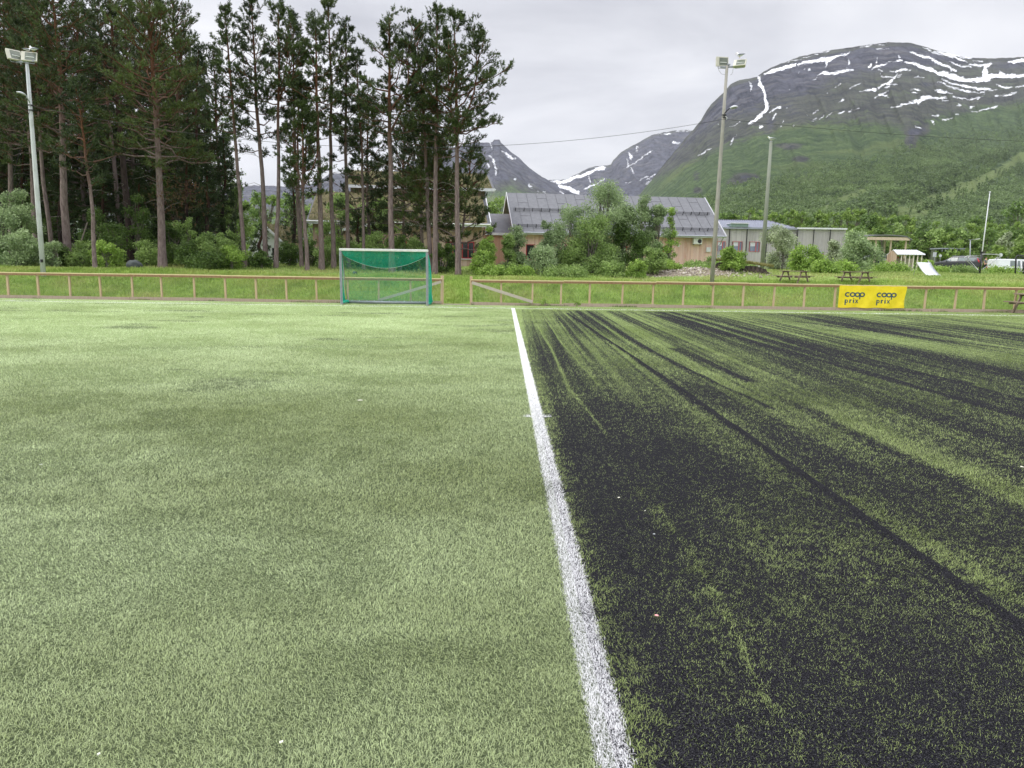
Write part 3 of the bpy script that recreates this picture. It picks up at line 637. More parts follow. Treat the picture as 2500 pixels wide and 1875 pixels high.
tl = lerp(px, [(1560, 520), (1700, 470), (1850, 430), (2000, 395), (2100, 375), (2200, 350), (2350, 320), (2500, 305), (2700, 280)])
dens = np.clip((py - tl) / 60, 0, 1) * (0.35 + 0.65 * sst(0.35, 0.55, fbm(px / 40, py / 22, 3, 66)))
dens *= 1 - 0.97 * (wood1(px, py) + (fbm(px / 14, py / 9, 3, 12) - .5) * 1.1 > 0.5); dens *= np.where(py > 520, .6, 1)
keep = rng.random(n) < dens; px, py = px[keep], py[keep]
P, f = slope_point(M1, px, py)
ok = (f > 0.01) & (f < 0.8); P = P[ok]; px = px[ok]; py = py[ok]
con = (band(px, py, [(2100, 545), (2200, 510), (2300, 470), (2370, 440), (2440, 405)], 26) > 0.3) & (rng.random(len(px)) < 0.7)
sz = rng.uniform(1.5, 3.1, len(P)) * np.where(con, 1.35, 1)
P = P + np.array([0, 0, 1.0]) * (sz * 0.6)[:, None]
V, Q = clump_mesh(P, sz, rng, 26, 1.15, 0.33, con)
WOOD = leafmat('hillside_leaves', (0.045, 0.08, 0.028, 1), (0.24, 0.34, 0.125, 1), ns=0.018)
hw = link('hillside_wood', mesh_from('hillside_wood', V, Q, WOOD)); tag(hw, 'birch and spruce wood covering the lower slope of the green mountain', 'wood', kind='stuff')
print('hill trees', len(P))
# isolated trees standing in the meadow on the slope
for (x_, y_, s_, lab) in [(2262, 512, 5.6, 'round dark tree standing alone in the light hillside meadow'), (2291, 506, 5.2, 'darker tall tree beside the round one in the hillside meadow'), (2224, 510, 3.4, 'small dark tree at the lower left of the hillside meadow'), (2349, 484, 6.0, 'tall dark tree at the upper end of the hillside meadow')]:
    p, f = slope_point(M1, np.array([x_]), np.array([y_])); p = p[0]
    b = thing('hillside_tree', lab, 'tree', tuple(p))
    V, Q = clump_mesh(np.array([[0, 0, s_ * .95]]), np.array([s_]), rng, 260, 1.1, .13)
    link('crown', mesh_from('crown', V, Q, WOOD), b)
    MB().tube([(0, 0, -2), (0, 0, s_)], [s_ * .08, s_ * .04], 6).build('trunk', pm('hill_bark', (.1, .09, .08, 1)), b)

def build_haze():
    b = MB(); x0, x1, y0, y1, z0, z1 = -6500, 6500, -3500, 7000, -40.0, 1150.0
    b.box(((x0 + x1) / 2, (y0 + y1) / 2, (z0 + z1) / 2), (x1 - x0, y1 - y0, z1 - z0))
    m = bpy.data.materials.new('haze'); m.use_nodes = True; t = m.node_tree; t.nodes.remove(t.nodes['Principled BSDF'])
    v = t.nodes.new('ShaderNodeVolumePrincipled'); v.inputs['Color'].default_value = (0.86, 0.90, 1.0, 1); v.inputs['Density'].default_value = HAZE_D
    v.inputs['Anisotropy'].default_value = 0.2
    t.links.new(v.outputs[0], t.nodes['Material Output'].inputs['Volume'])
    o = b.build('haze', m); tag(o, 'thin blue grey haze of humid air over the valley', 'haze', kind='stuff')
HAZE_D = 0.000045
build_haze()
# ================================================================ TREES
def bark(name, low, high, low2, h0, h1):
    t = NT(name); v = t.obj((1, 1, 0.25)); n1 = t.noise(v, 14, 4, 0.7); h = t.attr('h').outputs['Fac']
    a = t.mix(t.rng(n1, 0.35, 0.65), low, low2); b = t.mix(t.rng(n1, 0.35, 0.65), high, tuple(c * 0.6 for c in high[:3]) + (1,))
    t.bump(n1, 0.03, 0.8); return t.fin(t.mix(t.rng(h, h0, h1), a, b), 0.9, 0, 0.15)
PBARK = bark('pine_bark', (0.13, 0.095, 0.09, 1), (0.17, 0.082, 0.048, 1), (0.27, 0.215, 0.205, 1), 0.40, 0.70)
DBARK = bark('dark_bark', (0.035, 0.025, 0.025, 1), (0.10, 0.05, 0.03, 1), (0.075, 0.055, 0.052, 1), 0.4, 0.8)
GBARK = bark('grey_bark', (0.15, 0.14, 0.12, 1), (0.13, 0.11, 0.08, 1), (0.30, 0.28, 0.25, 1), 0.3, 1.0)
NEED = [leafmat('pine_needles', (0.018, 0.030, 0.010, 1), (0.115, 0.170, 0.048, 1), trans=0.2), leafmat('pine_needles_dark', (0.014, 0.024, 0.010, 1), (0.085, 0.13, 0.045, 1), trans=0.2), leafmat('pine_needles_bright', (0.028, 0.048, 0.014, 1), (0.15, 0.205, 0.055, 1), trans=0.2)]
DEADN = leafmat('dead_needles', (0.06, 0.035, 0.018, 1), (0.20, 0.10, 0.045, 1), trans=0.2)
SPRUCE = leafmat('spruce_needles', (0.014, 0.028, 0.010, 1), (0.075, 0.12, 0.036, 1), trans=0.15)
LEAF = {'dark': leafmat('dark_leaves', (0.034, 0.069, 0.016, 1), (0.172, 0.276, 0.063, 1)),
        'bright': leafmat('bright_leaves', (0.117, 0.208, 0.033, 1), (0.442, 0.624, 0.143, 1)),
        'mid': leafmat('birch_leaves', (0.104, 0.176, 0.046, 1), (0.390, 0.533, 0.169, 1)),
        'grey': leafmat('willow_leaves', (0.130, 0.195, 0.085, 1), (0.494, 0.624, 0.325, 1)),
        'silver': leafmat('silver_leaves', (0.104, 0.143, 0.065, 1), (0.624, 0.702, 0.468, 1)),
        'far': leafmat('far_leaves', (0.091, 0.156, 0.033, 1), (0.312, 0.442, 0.104, 1)),
        'far2': leafmat('far_leaves_dark', (0.058, 0.111, 0.029, 1), (0.221, 0.338, 0.091, 1))}
class Tubes:
    def __init__(s): s.V = []; s.Q = []; s.H = []; s.n = 0
    def add(s, P, r, k=5, h=None):
        P = np.asarray(P, float); m = len(P); r = np.broadcast_to(r, (m,))
        T = np.gradient(P, axis=0); T /= np.linalg.norm(T, axis=1, keepdims=True) + 1e-9
        ref = np.array([0.31, 0.2, 0.93]) if abs(T[0, 2]) < 0.8 else np.array([1.0, 0.1, 0])
        A = np.cross(T, ref); A /= np.linalg.norm(A, axis=1, keepdims=True) + 1e-9; B = np.cross(A, T)
        an = np.arange(k) * 2 * np.pi / k
        V = P[:, None] + (A[:, None] * np.cos(an)[None, :, None] + B[:, None] * np.sin(an)[None, :, None]) * r[:, None, None]
        i = (np.arange(m - 1)[:, None] * k + np.arange(k)[None]).ravel(); j = (np.arange(m - 1)[:, None] * k + (np.arange(k)[None] + 1) % k).ravel()
        s.Q.append(np.stack([i, j, j + k, i + k], 1) + s.n); s.V.append(V.reshape(-1, 3)); s.n += m * k
        s.H.append(np.repeat(np.full(m, h) if np.isscalar(h) else np.asarray(h), k))
    def build(s, name, mat, parent):
        return link(name, mesh_from(name, np.concatenate(s.V), np.concatenate(s.Q), mat, True, {'h': np.concatenate(s.H)}), parent)
def needles(pos, dr, ln, rng, k, nl, nw):
    """k needle bundles fanned round each shoot"""
    n = len(pos); u = rng.uniform(0, 1, (n, k, 1))
    o = pos[:, None] + dr[:, None] * (ln[:, None, None] * u)
    p = rng.normal(0, 1, (n, k, 3)); p -= (p * dr[:, None]).sum(2, keepdims=True) * dr[:, None]; p /= np.linalg.norm(p, axis=2, keepdims=True) + 1e-9
    d = dr[:, None] * 0.75 + p * rng.uniform(0.45, 0.95, (n, k, 1)); d /= np.linalg.norm(d, axis=2, keepdims=True)
    L = nl * rng.uniform(0.7, 1.25, (n, k, 1)) * (1 - 0.45 * u); w = np.cross(d, rng.normal(0, 1, (n, k, 3))); w /= np.linalg.norm(w, axis=2, keepdims=True) + 1e-9
    w *= nw / 2
    V = np.stack([o - w, o + w, o + d * L], 2).reshape(-1, 3)
    return V, np.arange(n * k * 3).reshape(-1, 3)
def pine(base, top, cs, R, seed, label, dens=1.0, group='tall pines behind the fence', mat=0, r0=0.15, prof='pine', brk=PBARK, low=0.5, k=13, dead=0, lean=0.0, right=0.0, fork=0):
    rng = np.random.default_rng(seed); base = np.array(base, float); top = np.array(top, float) - base
    e = thing('pine_tree', label, 'pine tree', tuple(base), 0, group)
    H = top[2]; tt = np.linspace(0, 1, 14)
    wob = np.stack([np.cumsum(rng.normal(0, 0.035, 14)), np.cumsum(rng.normal(0, 0.035, 14)), np.zeros(14)], 1); wob *= np.sin(np.pi * tt)[:, None]
    TP = tt[:, None] * top[None] + wob; TP[0, 2] = -0.35
    trad = lambda t: (.86 * r0 * (1 - t) ** 0.75 + 0.015) * (1 + 0.35 * np.exp(-t * 40))
    tr = Tubes(); tr.add(TP, trad(tt), 9, tt)
    tp = lambda t: np.array([np.interp(t, tt, TP[:, i]) for i in range(3)])
    stems = [(0, None)]
    if fork:
        for q in range(fork):
            a = rng.uniform(0, 6.28) if q else 0.3; t0 = cs + 0.02 + rng.uniform(0, .1); b0 = tp(t0); off = np.array([math.cos(a), 0.5 * math.sin(a), 0]) * R * rng.uniform(.35, .6)
            s = np.linspace(0, 1, 8)[:, None]; e2 = tp(rng.uniform(.86, .97)) + off
            P = b0 + (e2 - b0) * s; P[:, :2] += (off[:2] * 0.55)[None] * np.sin(np.pi * s); tr.add(P, trad(t0) * 0.75 * (1 - s[:, 0] * .8), 6, np.linspace(t0, .95, 8)); stems.append((t0, P))
    SP, SD, SL = [], [], []; sP, sD, sL = [], [], []; limb = Tubes(); dl = Tubes()
    nl = int(H * (1 - cs) / 0.17 * dens * (1 + 0.35 * len(stems[1:]))); ga = rng.uniform(0, 6.28)
    for i in range(nl):
        t = cs + (1 - cs) * ((i + rng.uniform(0, .9)) / nl) ** 0.92; s = (t - cs) / (1 - cs); ga += 2.4 + rng.normal(0, .4)
        b = tp(t)
        if len(stems) > 1 and rng.random() < 0.5:
            t0, P = stems[rng.integers(1, len(stems))]; q = np.clip((t - t0) / (0.97 - t0), 0, 1); b = np.array([np.interp(q, np.linspace(0, 1, 8), P[:, j]) for j in range(3)])
        if prof == 'pine': pr = (1 - s) ** 0.62 * (0.62 + 0.38 * min(1, s / 0.3)) + 0.10; el = math.radians(-8 + 62 * s ** 1.1 + rng.normal(0, 12))
        else: pr = (1 - s) ** 0.9 + 0.05; el = math.radians(-22 + 35 * s + rng.normal(0, 6))
        L = R * pr * rng.uniform(0.55, 1.2)
        if right: L *= 1 + right * max(0, math.cos(ga)) * (1 - s)
        m = 6; q = np.linspace(0, 1, m)
        dh = np.array([math.cos(ga), math.sin(ga), 0]); up = np.array([0, 0, 1.0])
        P = b + dh * (q * L * math.cos(el))[:, None] + up * (L * (math.sin(el) * q + (0.22 if prof == 'pine' else 0.1) * q ** 2.2))[:, None]
        P[1:] += rng.normal(0, 0.03 * L, (m - 1, 3)); rl = max(0.012, 0.02 * L + 0.008)
        limb.add(P, rl * (1 - 0.75 * q), 4, t)
        ns = max(3, int(L * 5.2)); rr = rng.uniform(0.28 if s < .7 else .1, 1.0, ns)
        sb = np.stack([np.interp(rr, q, P[:, j]) for j in range(3)], 1)
        sa = ga + rng.choice([-1, 1], ns) * rng.uniform(0.5, 1.15, ns); sl = L * (0.42 - 0.2 * rr) * rng.uniform(.6, 1.2, ns) + 0.12
        ev = rng.uniform(0.1, .6, ns) + (0.35 * s if prof == 'pine' else -0.25)
        sd = np.stack([np.cos(sa) * np.cos(ev), np.sin(sa) * np.cos(ev), np.sin(ev)], 1)
        sP.append(sb); sD.append(sd); sL.append(sl)
        tipd = P[-1] - P[-2]; SP.append(P[-1:]); SD.append((tipd / np.linalg.norm(tipd))[None] * .7 + up[None] * .5); SL.append(np.array([0.3]))
    sP, sD, sL = np.concatenate(sP), np.concatenate(sD), np.concatenate(sL)
    for a in range(len(sP)):
        if sL[a] > 0.35: limb.add(np.stack([sP[a], sP[a] + sD[a] * sL[a]]), 0.009, 3, 0.8)
    for c in range(5):
        u = rng.uniform(0.2 + .12 * c, 1.0, len(sP))[:, None]
        pp = sP + sD * sL[:, None] * u + rng.normal(0, .04, sP.shape); dd = sD * 0.6 + rng.normal(0, .45, sD.shape) + np.array([0, 0, 0.55 if prof == 'pine' else -.1])
        SP.append(pp); SD.append(dd); SL.append(rng.uniform(.14, .3, len(pp)))
    # leader
    tq = rng.uniform(.93, 1.0, 10); SP.append(np.stack([tp(a) for a in tq])); SD.append(np.tile([0, 0, 1.0], (10, 1)) + rng.normal(0, .25, (10, 3))); SL.append(np.full(10, .3))
    SP, SD, SL = np.concatenate(SP), np.concatenate(SD), np.concatenate(SL); SD /= np.linalg.norm(SD, axis=1, keepdims=True)
    # bare dead twigs below the crown
    nd = int(low * H * cs * 1.6)
    for i in range(nd):
        t = cs * rng.uniform(0.35, 1.0); b = tp(t); a = rng.uniform(0, 6.28); L = rng.uniform(.3, 1.5) * min(1, R); q = np.linspace(0, 1, 5)
        P = b + np.stack([np.cos(a) * L * q, np.sin(a) * L * q, L * (rng.normal(.05, .15) * q + .15 * np.sin(q * 3))], 1); P[1:] += rng.normal(0, .03, (4, 3)); dl.add(P, .016 * (1 - .7 * q), 3, 0.1)
    tr.build('trunk', brk, e); limb.build('branches', brk, e)
    if dl.n: o = dl.build('dead_branches', GBARK, e)
    V, T = needles(SP, SD, SL, rng, k, 0.17, 0.036); link('crown', mesh_from('crown', V, T, NEED[mat] if prof == 'pine' else SPRUCE), e)
    if dead:
        c0 = tp(cs * .82); n = dead; pp = c0 + rng.normal(0, 1, (n, 3)) * np.array([.75, .5, .5]) + np.array([1.0, -0.2, -.4]); dd = rng.normal(0, 1, (n, 3)); dd /= np.linalg.norm(dd, axis=1, keepdims=True)
        V, T = needles(pp, dd, np.full(n, .2), rng, 6, .14, .02); link('dead_foliage', mesh_from('dead_foliage', V, T, DEADN), e, label='browned dead needles on the lower branches')
    return e
def px_pine(bx, by, tx, ty, csy, Rpx, Y, seed, label, **kw):
    b = at(bx, by, Y); b[2] = ground_z(b[0], b[1]); t = at(tx, ty, Y); 
    r = Rpx * 1.5 * Y / F; cs = (by - csy) / (by - ty) * (0.80 if csy < 400 else .92)
    return pine(b, t, cs, r, seed, label, **kw)
def spruce(bx, by, ty, Rpx, Y, seed, label, **kw):
    b = at(bx, by, Y); b[2] = ground_z(b[0], b[1]); t = at(bx, ty, Y)
    e = pine(b, t, kw.pop('cs', 0.04), Rpx * Y / F, seed, label, prof='spruce', low=0, brk=DBARK, **kw); e.name = 'spruce_tree'; e['category'] = 'spruce tree'; return e

def bush(bx, by, ty, Rpx, Y, seed, label, kind='mid', n=3000, ls=0.045, stems=5, name='bush', cat='bush', group=None, shape='oval', cl=26, low=0.0, brk=GBARK, base=None, H=None, R=None, rock=0.0):
    rng = np.random.default_rng(seed)
    if base is None:
        b = at(bx, by, Y); b[2] = ground_z(b[0], b[1]); H = at(bx, ty, Y)[2] - b[2]; R = Rpx * Y / F
    else: b = np.array(base, float)
    e = thing(name, label, cat, tuple(b), 0, group)
    st = Tubes(); cen = []; rad = []
    for i in range(cl):
        h = rng.uniform(0.06 + low, 1.0) if shape != 'tall' else rng.uniform(0.05 + low, 1.0)
        if shape == 'oval': w = math.sqrt(max(0.03, 1 - ((h - 0.45) / 0.60) ** 2))
        elif shape == 'tall': w = (1 - h) ** 0.5 * (0.75 + 0.25 * math.sin(h * 9 + seed))
        else: w = math.sqrt(max(0.05, 1 - (h * 0.92) ** 2))
        if shape == 'tall': w = max(w, .25)
        a = rng.uniform(0, 6.28); r = R * w * rng.uniform(0.15, 0.85) ** 0.6
        cen.append((r * math.cos(a), r * math.sin(a), H * h * (0.92 if shape != 'tall' else .97))); rad.append(R * rng.uniform(0.30, 0.52) * (0.65 + 0.35 * w))
    cen = np.array(cen); rad = np.array(rad)
    for s in range(stems):
        a = rng.uniform(0, 6.28); off = np.array([math.cos(a), math.sin(a), 0]) * R * 0.12
        idx = rng.permutation(cl)[:max(2, cl // stems)]; tgt = cen[idx[np.argmax(cen[idx][:, 2])]]
        q = np.linspace(0, 1, 8)[:, None]; P = off * (1 - q) + tgt * q; P[:, :2] = off[:2] * (1 - q) + tgt[:2] * q ** 1.4; P[0, 2] = -0.2; P[1:-1] += rng.normal(0, .02 * H, (6, 3))
        r0 = 0.012 * H + 0.006; st.add(P, r0 * (1 - .8 * q[:, 0]), 5, q[:, 0])
        for j in idx:
            hb = min(cen[j][2] * rng.uniform(.35, .8), tgt[2] * .9); qq = hb / max(tgt[2], .01)
            p0 = np.array([np.interp(qq, q[:, 0], P[:, k]) for k in range(3)]); u = np.linspace(0, 1, 5)[:, None]
            B = p0 + (cen[j] - p0) * u; B[1:4] += rng.normal(0, .03 * R, (3, 3)); st.add(B, r0 * .45 * (1 - .75 * u[:, 0]), 3, .6)
    st.build('stems', brk, e)
    wts = rad ** 2; wts /= wts.sum(); ci = rng.choice(cl, n, p=wts)
    d = rng.normal(0, 1, (n, 3)); d /= np.linalg.norm(d, axis=1, keepdims=True); rr = rng.uniform(0, 1, n) ** 0.6
    P = cen[ci] + d * (rad[ci] * rr)[:, None] * np.array([1, 1, .85]); P[:, 2] = np.abs(P[:, 2])
    u = rng.normal(0, 1, (n, 3)); u /= np.linalg.norm(u, axis=1, keepdims=True); v = np.cross(u, rng.normal(0, 1, (n, 3))); v /= np.linalg.norm(v, axis=1, keepdims=True) + 1e-9
    s = (ls * rng.uniform(.6, 1.3, n))[:, None]
    V = np.stack([P - u * s, P - v * s * .55, P + u * s, P + v * s * .55], 1).reshape(-1, 3)
    link('crown', mesh_from('crown', V, np.arange(4 * n).reshape(-1, 4), LEAF[kind]), e)
    return e

PG = 'tall pines behind the fence'
px_pine(397, 654, 362, -35, 340, 92, 36.5, 11, 'thick grey trunked pine standing alone before the dark wood, bare twigs under its crown', dens=1.7, r0=.21, mat=2, low=1.6, dead=260, k=11)
px_pine(233, 661, 186, 205, 430, 50, 34.6, 12, 'short thin pine with a round dark crown nearest the fence, right of the lamp pole', dens=1.2, r0=.10, mat=1)
px_pine(168, 655, 122, -60, 300, 85, 37.5, 13, 'stout brown trunked pine just right of the lamp pole', dens=1.3, r0=.22, mat=0)
px_pine(130, 655, 78, -50, 240, 62, 39, 14, 'slim pine with an orange upper trunk right behind the lamp pole', dens=1.2, r0=.12, mat=1)
px_pine(92, 655, 50, -70, 330, 70, 41, 15, 'leaning reddish pine at the far left hidden by the lamp pole', dens=1.3, r0=.17, mat=0)
px_pine(30, 655, 5, -60, 300, 75, 43, 16, 'dark pine at the left edge behind the grey willow', dens=1.4, r0=.17, mat=1)
px_pine(322, 652, 268, -40, 300, 70, 41, 17, 'dark twisted pine with thick dead limbs left of the lone grey trunk', dens=1.1, r0=.23, mat=1, brk=DBARK, low=1.5)
px_pine(305, 650, 226, -30, 210, 55, 46, 18, 'airy pine top seen against the sky left of the lone grey trunk', dens=.9, r0=.16, mat=1)
px_pine(598, 654, 549, 26, 260, 40, 37.5, 19, 'slender pine with an orange brown trunk at the right edge of the dense wood', dens=1.2, r0=.115, mat=0)
px_pine(650, 656, 614, 3, 300, 52, 38, 20, 'tallest pointed pine left of the gap in the row', dens=1.1, r0=.14, mat=1)
px_pine(673, 655, 680, 25, 180, 48, 37.5, 21, 'forked pine with twin stems and flat topped crown', dens=1.1, r0=.12, mat=0, fork=2)
px_pine(737, 655, 716, 45, 260, 34, 39, 22, 'thin leaning pine tucked behind the forked one', dens=1.0, r0=.10, mat=1)
px_pine(750, 657, 738, 262, 470, 38, 37, 23, 'low forked pine with reddish spreading branches', dens=1.0, r0=.11, mat=0, fork=3)
px_pine(785, 657, 770, 52, 260, 42, 37.5, 24, 'broad pine whose dark trunk stands just left of the goal', dens=1.2, r0=.15, mat=0, brk=PBARK)
px_pine(815, 657, 800, 13, 240, 42, 39, 25, 'high topped pine right above the left goal post', dens=1.2, r0=.13, mat=2)
px_pine(853, 655, 843, 64, 330, 34, 39.5, 26, 'narrow dark pine with side branches standing behind the left half of the goal', dens=1.1, r0=.12, mat=1)
px_pine(888, 655, 872, 130, 420, 38, 39, 27, 'spindly pale trunked pine behind the goal with a thin crown', dens=.8, r0=.085, mat=1)
px_pine(957, 655, 950, 42, 250, 62, 37.5, 28, 'wide crowned pine rising behind the right half of the goal', dens=1.35, r0=.17, mat=0, fork=2)
px_pine(1062, 666, 1069, 26, 260, 40, 37.5, 29, 'tall pointed pine just right of the goal, second from the right end of the row', dens=1.2, r0=.14, mat=0)
px_pine(1052, 664, 1014, 66, 300, 36, 38.5, 30, 'dark trunked pine pressed against its taller neighbour right of the goal', dens=1.1, r0=.13, mat=1)
px_pine(1119, 668, 1108, 46, 300, 58, 37, 31, 'pine at the right end of the row with a long branch reaching over the roofs', dens=1.5, r0=.15, mat=0, fork=2, right=.45)
px_pine(1066, 660, 1064, 350, 545, 66, 39.5, 32, 'young bushy pine with a bright conical top between the last trunks of the row', dens=2.8, r0=.10, mat=2)
# low limbs of the end pine, reaching right
for i, (x0, y0, x1, y1) in enumerate([(1116, 392, 1196, 372), (1117, 345, 1208, 300), (1118, 470, 1190, 452)]): pass
# second rank that closes the wood behind
DG = 'dense pines and spruces behind the front rank'
rg = np.random.default_rng(99)
for i, (x, ty, R_, Y) in enumerate([(20, -60, 80, 47), (75, -40, 70, 50), (180, -55, 75, 48), (215, 40, 65, 52), (300, -25, 70, 50), (350, 30, 70, 52), (420, -30, 75, 47), (450, 90, 60, 49), (520, 120, 45, 48), (-60, -50, 90, 46), (-150, -40, 90, 48), (120, 110, 70, 55), (275, 130, 70, 56), (395, 120, 70, 55), (-20, 90, 70, 53)]):
    px_pine(x + 30, 650, x, ty, 520, R_, Y, 200 + i, 'dark pine among the dense rank behind the front trunks at the left', dens=1.25, r0=.15, mat=i % 2, brk=DBARK if i % 2 else PBARK, group=DG, k=12, low=.6)
for i, (x, ty, R_, Y) in enumerate([(485, 112, 62, 45), (462, 330, 66, 43.5), (545, 330, 48, 46), (60, 330, 75, 45), (150, 380, 70, 44), (250, 400, 72, 45), (340, 420, 65, 44.5), (205, 300, 60, 50), (415, 260, 62, 48), (120, 260, 60, 52), (300, 270, 70, 53), (10, 350, 70, 50), (505, 400, 55, 43)]):
    spruce(x, 652, ty, R_, Y, 300 + i, 'dark spruce filling the shade under the dense pines at the left' if i else 'pointed spruce whose top stands against the sky in the dip of the wood', group=DG, dens=1.5, k=12)
spruce(712, 650, 430, 42, 47, 330, 'drooping dark spruce before the white gable among the trunks', dens=1.3, k=8)
spruce(875, 650, 520, 34, 45, 331, 'small dark spruce seen above the goal net', dens=1.3, k=8)
spruce(640, 650, 555, 24, 40, 332, 'tiny spruce at the foot of the tall pointed pine', dens=1.3, k=8)
# pines beyond the building, seen between the trunks
px_pine(905, 650, 900, 255, 560, 56, 46, 40, 'low broad pine seen between the trunks above the turf roofed house', dens=1.3, r0=.12, mat=1)
px_pine(985, 650, 990, 300, 560, 62, 47, 41, 'dark pine covering the turf roof between the two double trunks', dens=1.4, r0=.12, mat=1)
px_pine(1030, 650, 1032, 250, 560, 60, 44, 43, 'dark shaggy pine behind the double trunk right of the goal', dens=1.3, r0=.12, mat=1)
px_pine(1108, 650, 1150, 375, 600, 50, 41, 44, 'low dark pine limbs hanging over the turf roof eave at the right', dens=1.2, r0=.08, mat=0, right=.3)
px_pine(735, 650, 728, 200, 400, 40, 44, 42, 'dark back rank pine behind the forked one', dens=1.0, r0=.11, mat=1)

UG = 'undergrowth along the edge of the wood'
UB = [(15,662,505,60,36,'grey',5200,'grey green willow bush at the left edge'),(62,662,455,42,37,'grey',5200,'tall grey green willow sapling left of the lamp pole'),(45,664,560,50,35,'grey',4200,'low grey willow bush at the foot of the lamp pole'),
 (128,662,575,26,35.5,'grey',1500,'thin pale sapling just right of the lamp pole'),(150,658,600,34,37,'dark',2200,'low dark bush between the stout pine and the lamp pole'),(205,658,590,36,37,'mid',2600,'leafy bush left of the short thin pine'),
 (262,656,592,34,36.5,'bright',2600,'bright rowan bush right of the short thin pine'),(285,656,540,34,39,'dark',2400,'dark tall bush behind the rowan'),(245,654,500,40,41,'dark',3000,'dark green bush deep in the wood behind the short pine'),(362,656,582,32,37.5,'mid',2400,'pale leafed bush left of the lone grey trunk'),
 (340,652,470,38,41,'dark',3000,'dark bush in the shade left of the lone grey trunk'),(425,656,540,34,39,'dark',2800,'dark bush right of the lone grey trunk'),(455,656,515,26,38.5,'mid',1900,'tall pale sapling right of the lone grey trunk'),(480,658,590,40,37,'dark',3200,'wide dark bush in the middle of the wood edge'),
 (520,660,565,40,37,'mid',3400,'green bush left of the slender orange pine'),(505,660,620,46,35.6,'dark',2600,'low dark mound of foliage before the wood'),(555,658,545,28,38,'mid',2200,'tall bush touching the slender orange pine'),(566,660,600,30,36.2,'bright',2200,'bright low bush left of the slender orange pine'),
 (606,660,612,18,38.5,'mid',1200,'sapling between the two pointed pines'),(640,660,612,22,37,'dark',1800,'bush hiding the foot of the tallest pointed pine'),(705,656,590,28,41,'dark',2200,'dark bush between the forked pine and its neighbour'),(765,656,580,26,41,'dark',2200,'bush behind the low forked pine'),
 (800,656,600,34,40,'mid',2400,'green bush behind the left goal post'),(860,658,590,34,40,'mid',2600,'green bush seen through the left of the goal net'),(915,658,560,34,40,'mid',2800,'light bush seen through the middle of the goal net'),(975,658,575,34,40,'dark',2800,'dark bush seen through the right of the goal net'),
 (1020,660,560,34,41,'mid',2800,'bush beside the double trunk right of the goal'),(1083,662,592,28,38.5,'dark',2600,'rounded dark bush under the window between the last two trunks'),(1100,655,600,20,41,'bright',900,'small bright bush under the window right of the last trunk'),
 (830,640,452,46,52,'mid',6000,'light green tree between the trunks left of the turf roofed house'),(925,640,468,48,50,'mid',6000,'dark tree before the turf roofed house'),(440,640,420,60,46,'dark',4000,'tall dark leafy tree in the depth of the wood'),(575,645,430,40,47,'mid',3000,'green leafy tree behind the slender orange pine'),(380,645,440,55,47,'dark',3600,'dark leafy tree behind the lone grey trunk'),(90,645,430,60,45,'dark',3200,'dark leafy tree behind the lamp pole')]
for i, (x, by, ty, R_, Y, kd, n, lab) in enumerate(UB): bush(x, by, ty, R_ * 1.1, Y, 400 + i, lab, kd, int(n * 1.5), 0.055 if Y < 42 else .08, 4, group=UG, cl=22)

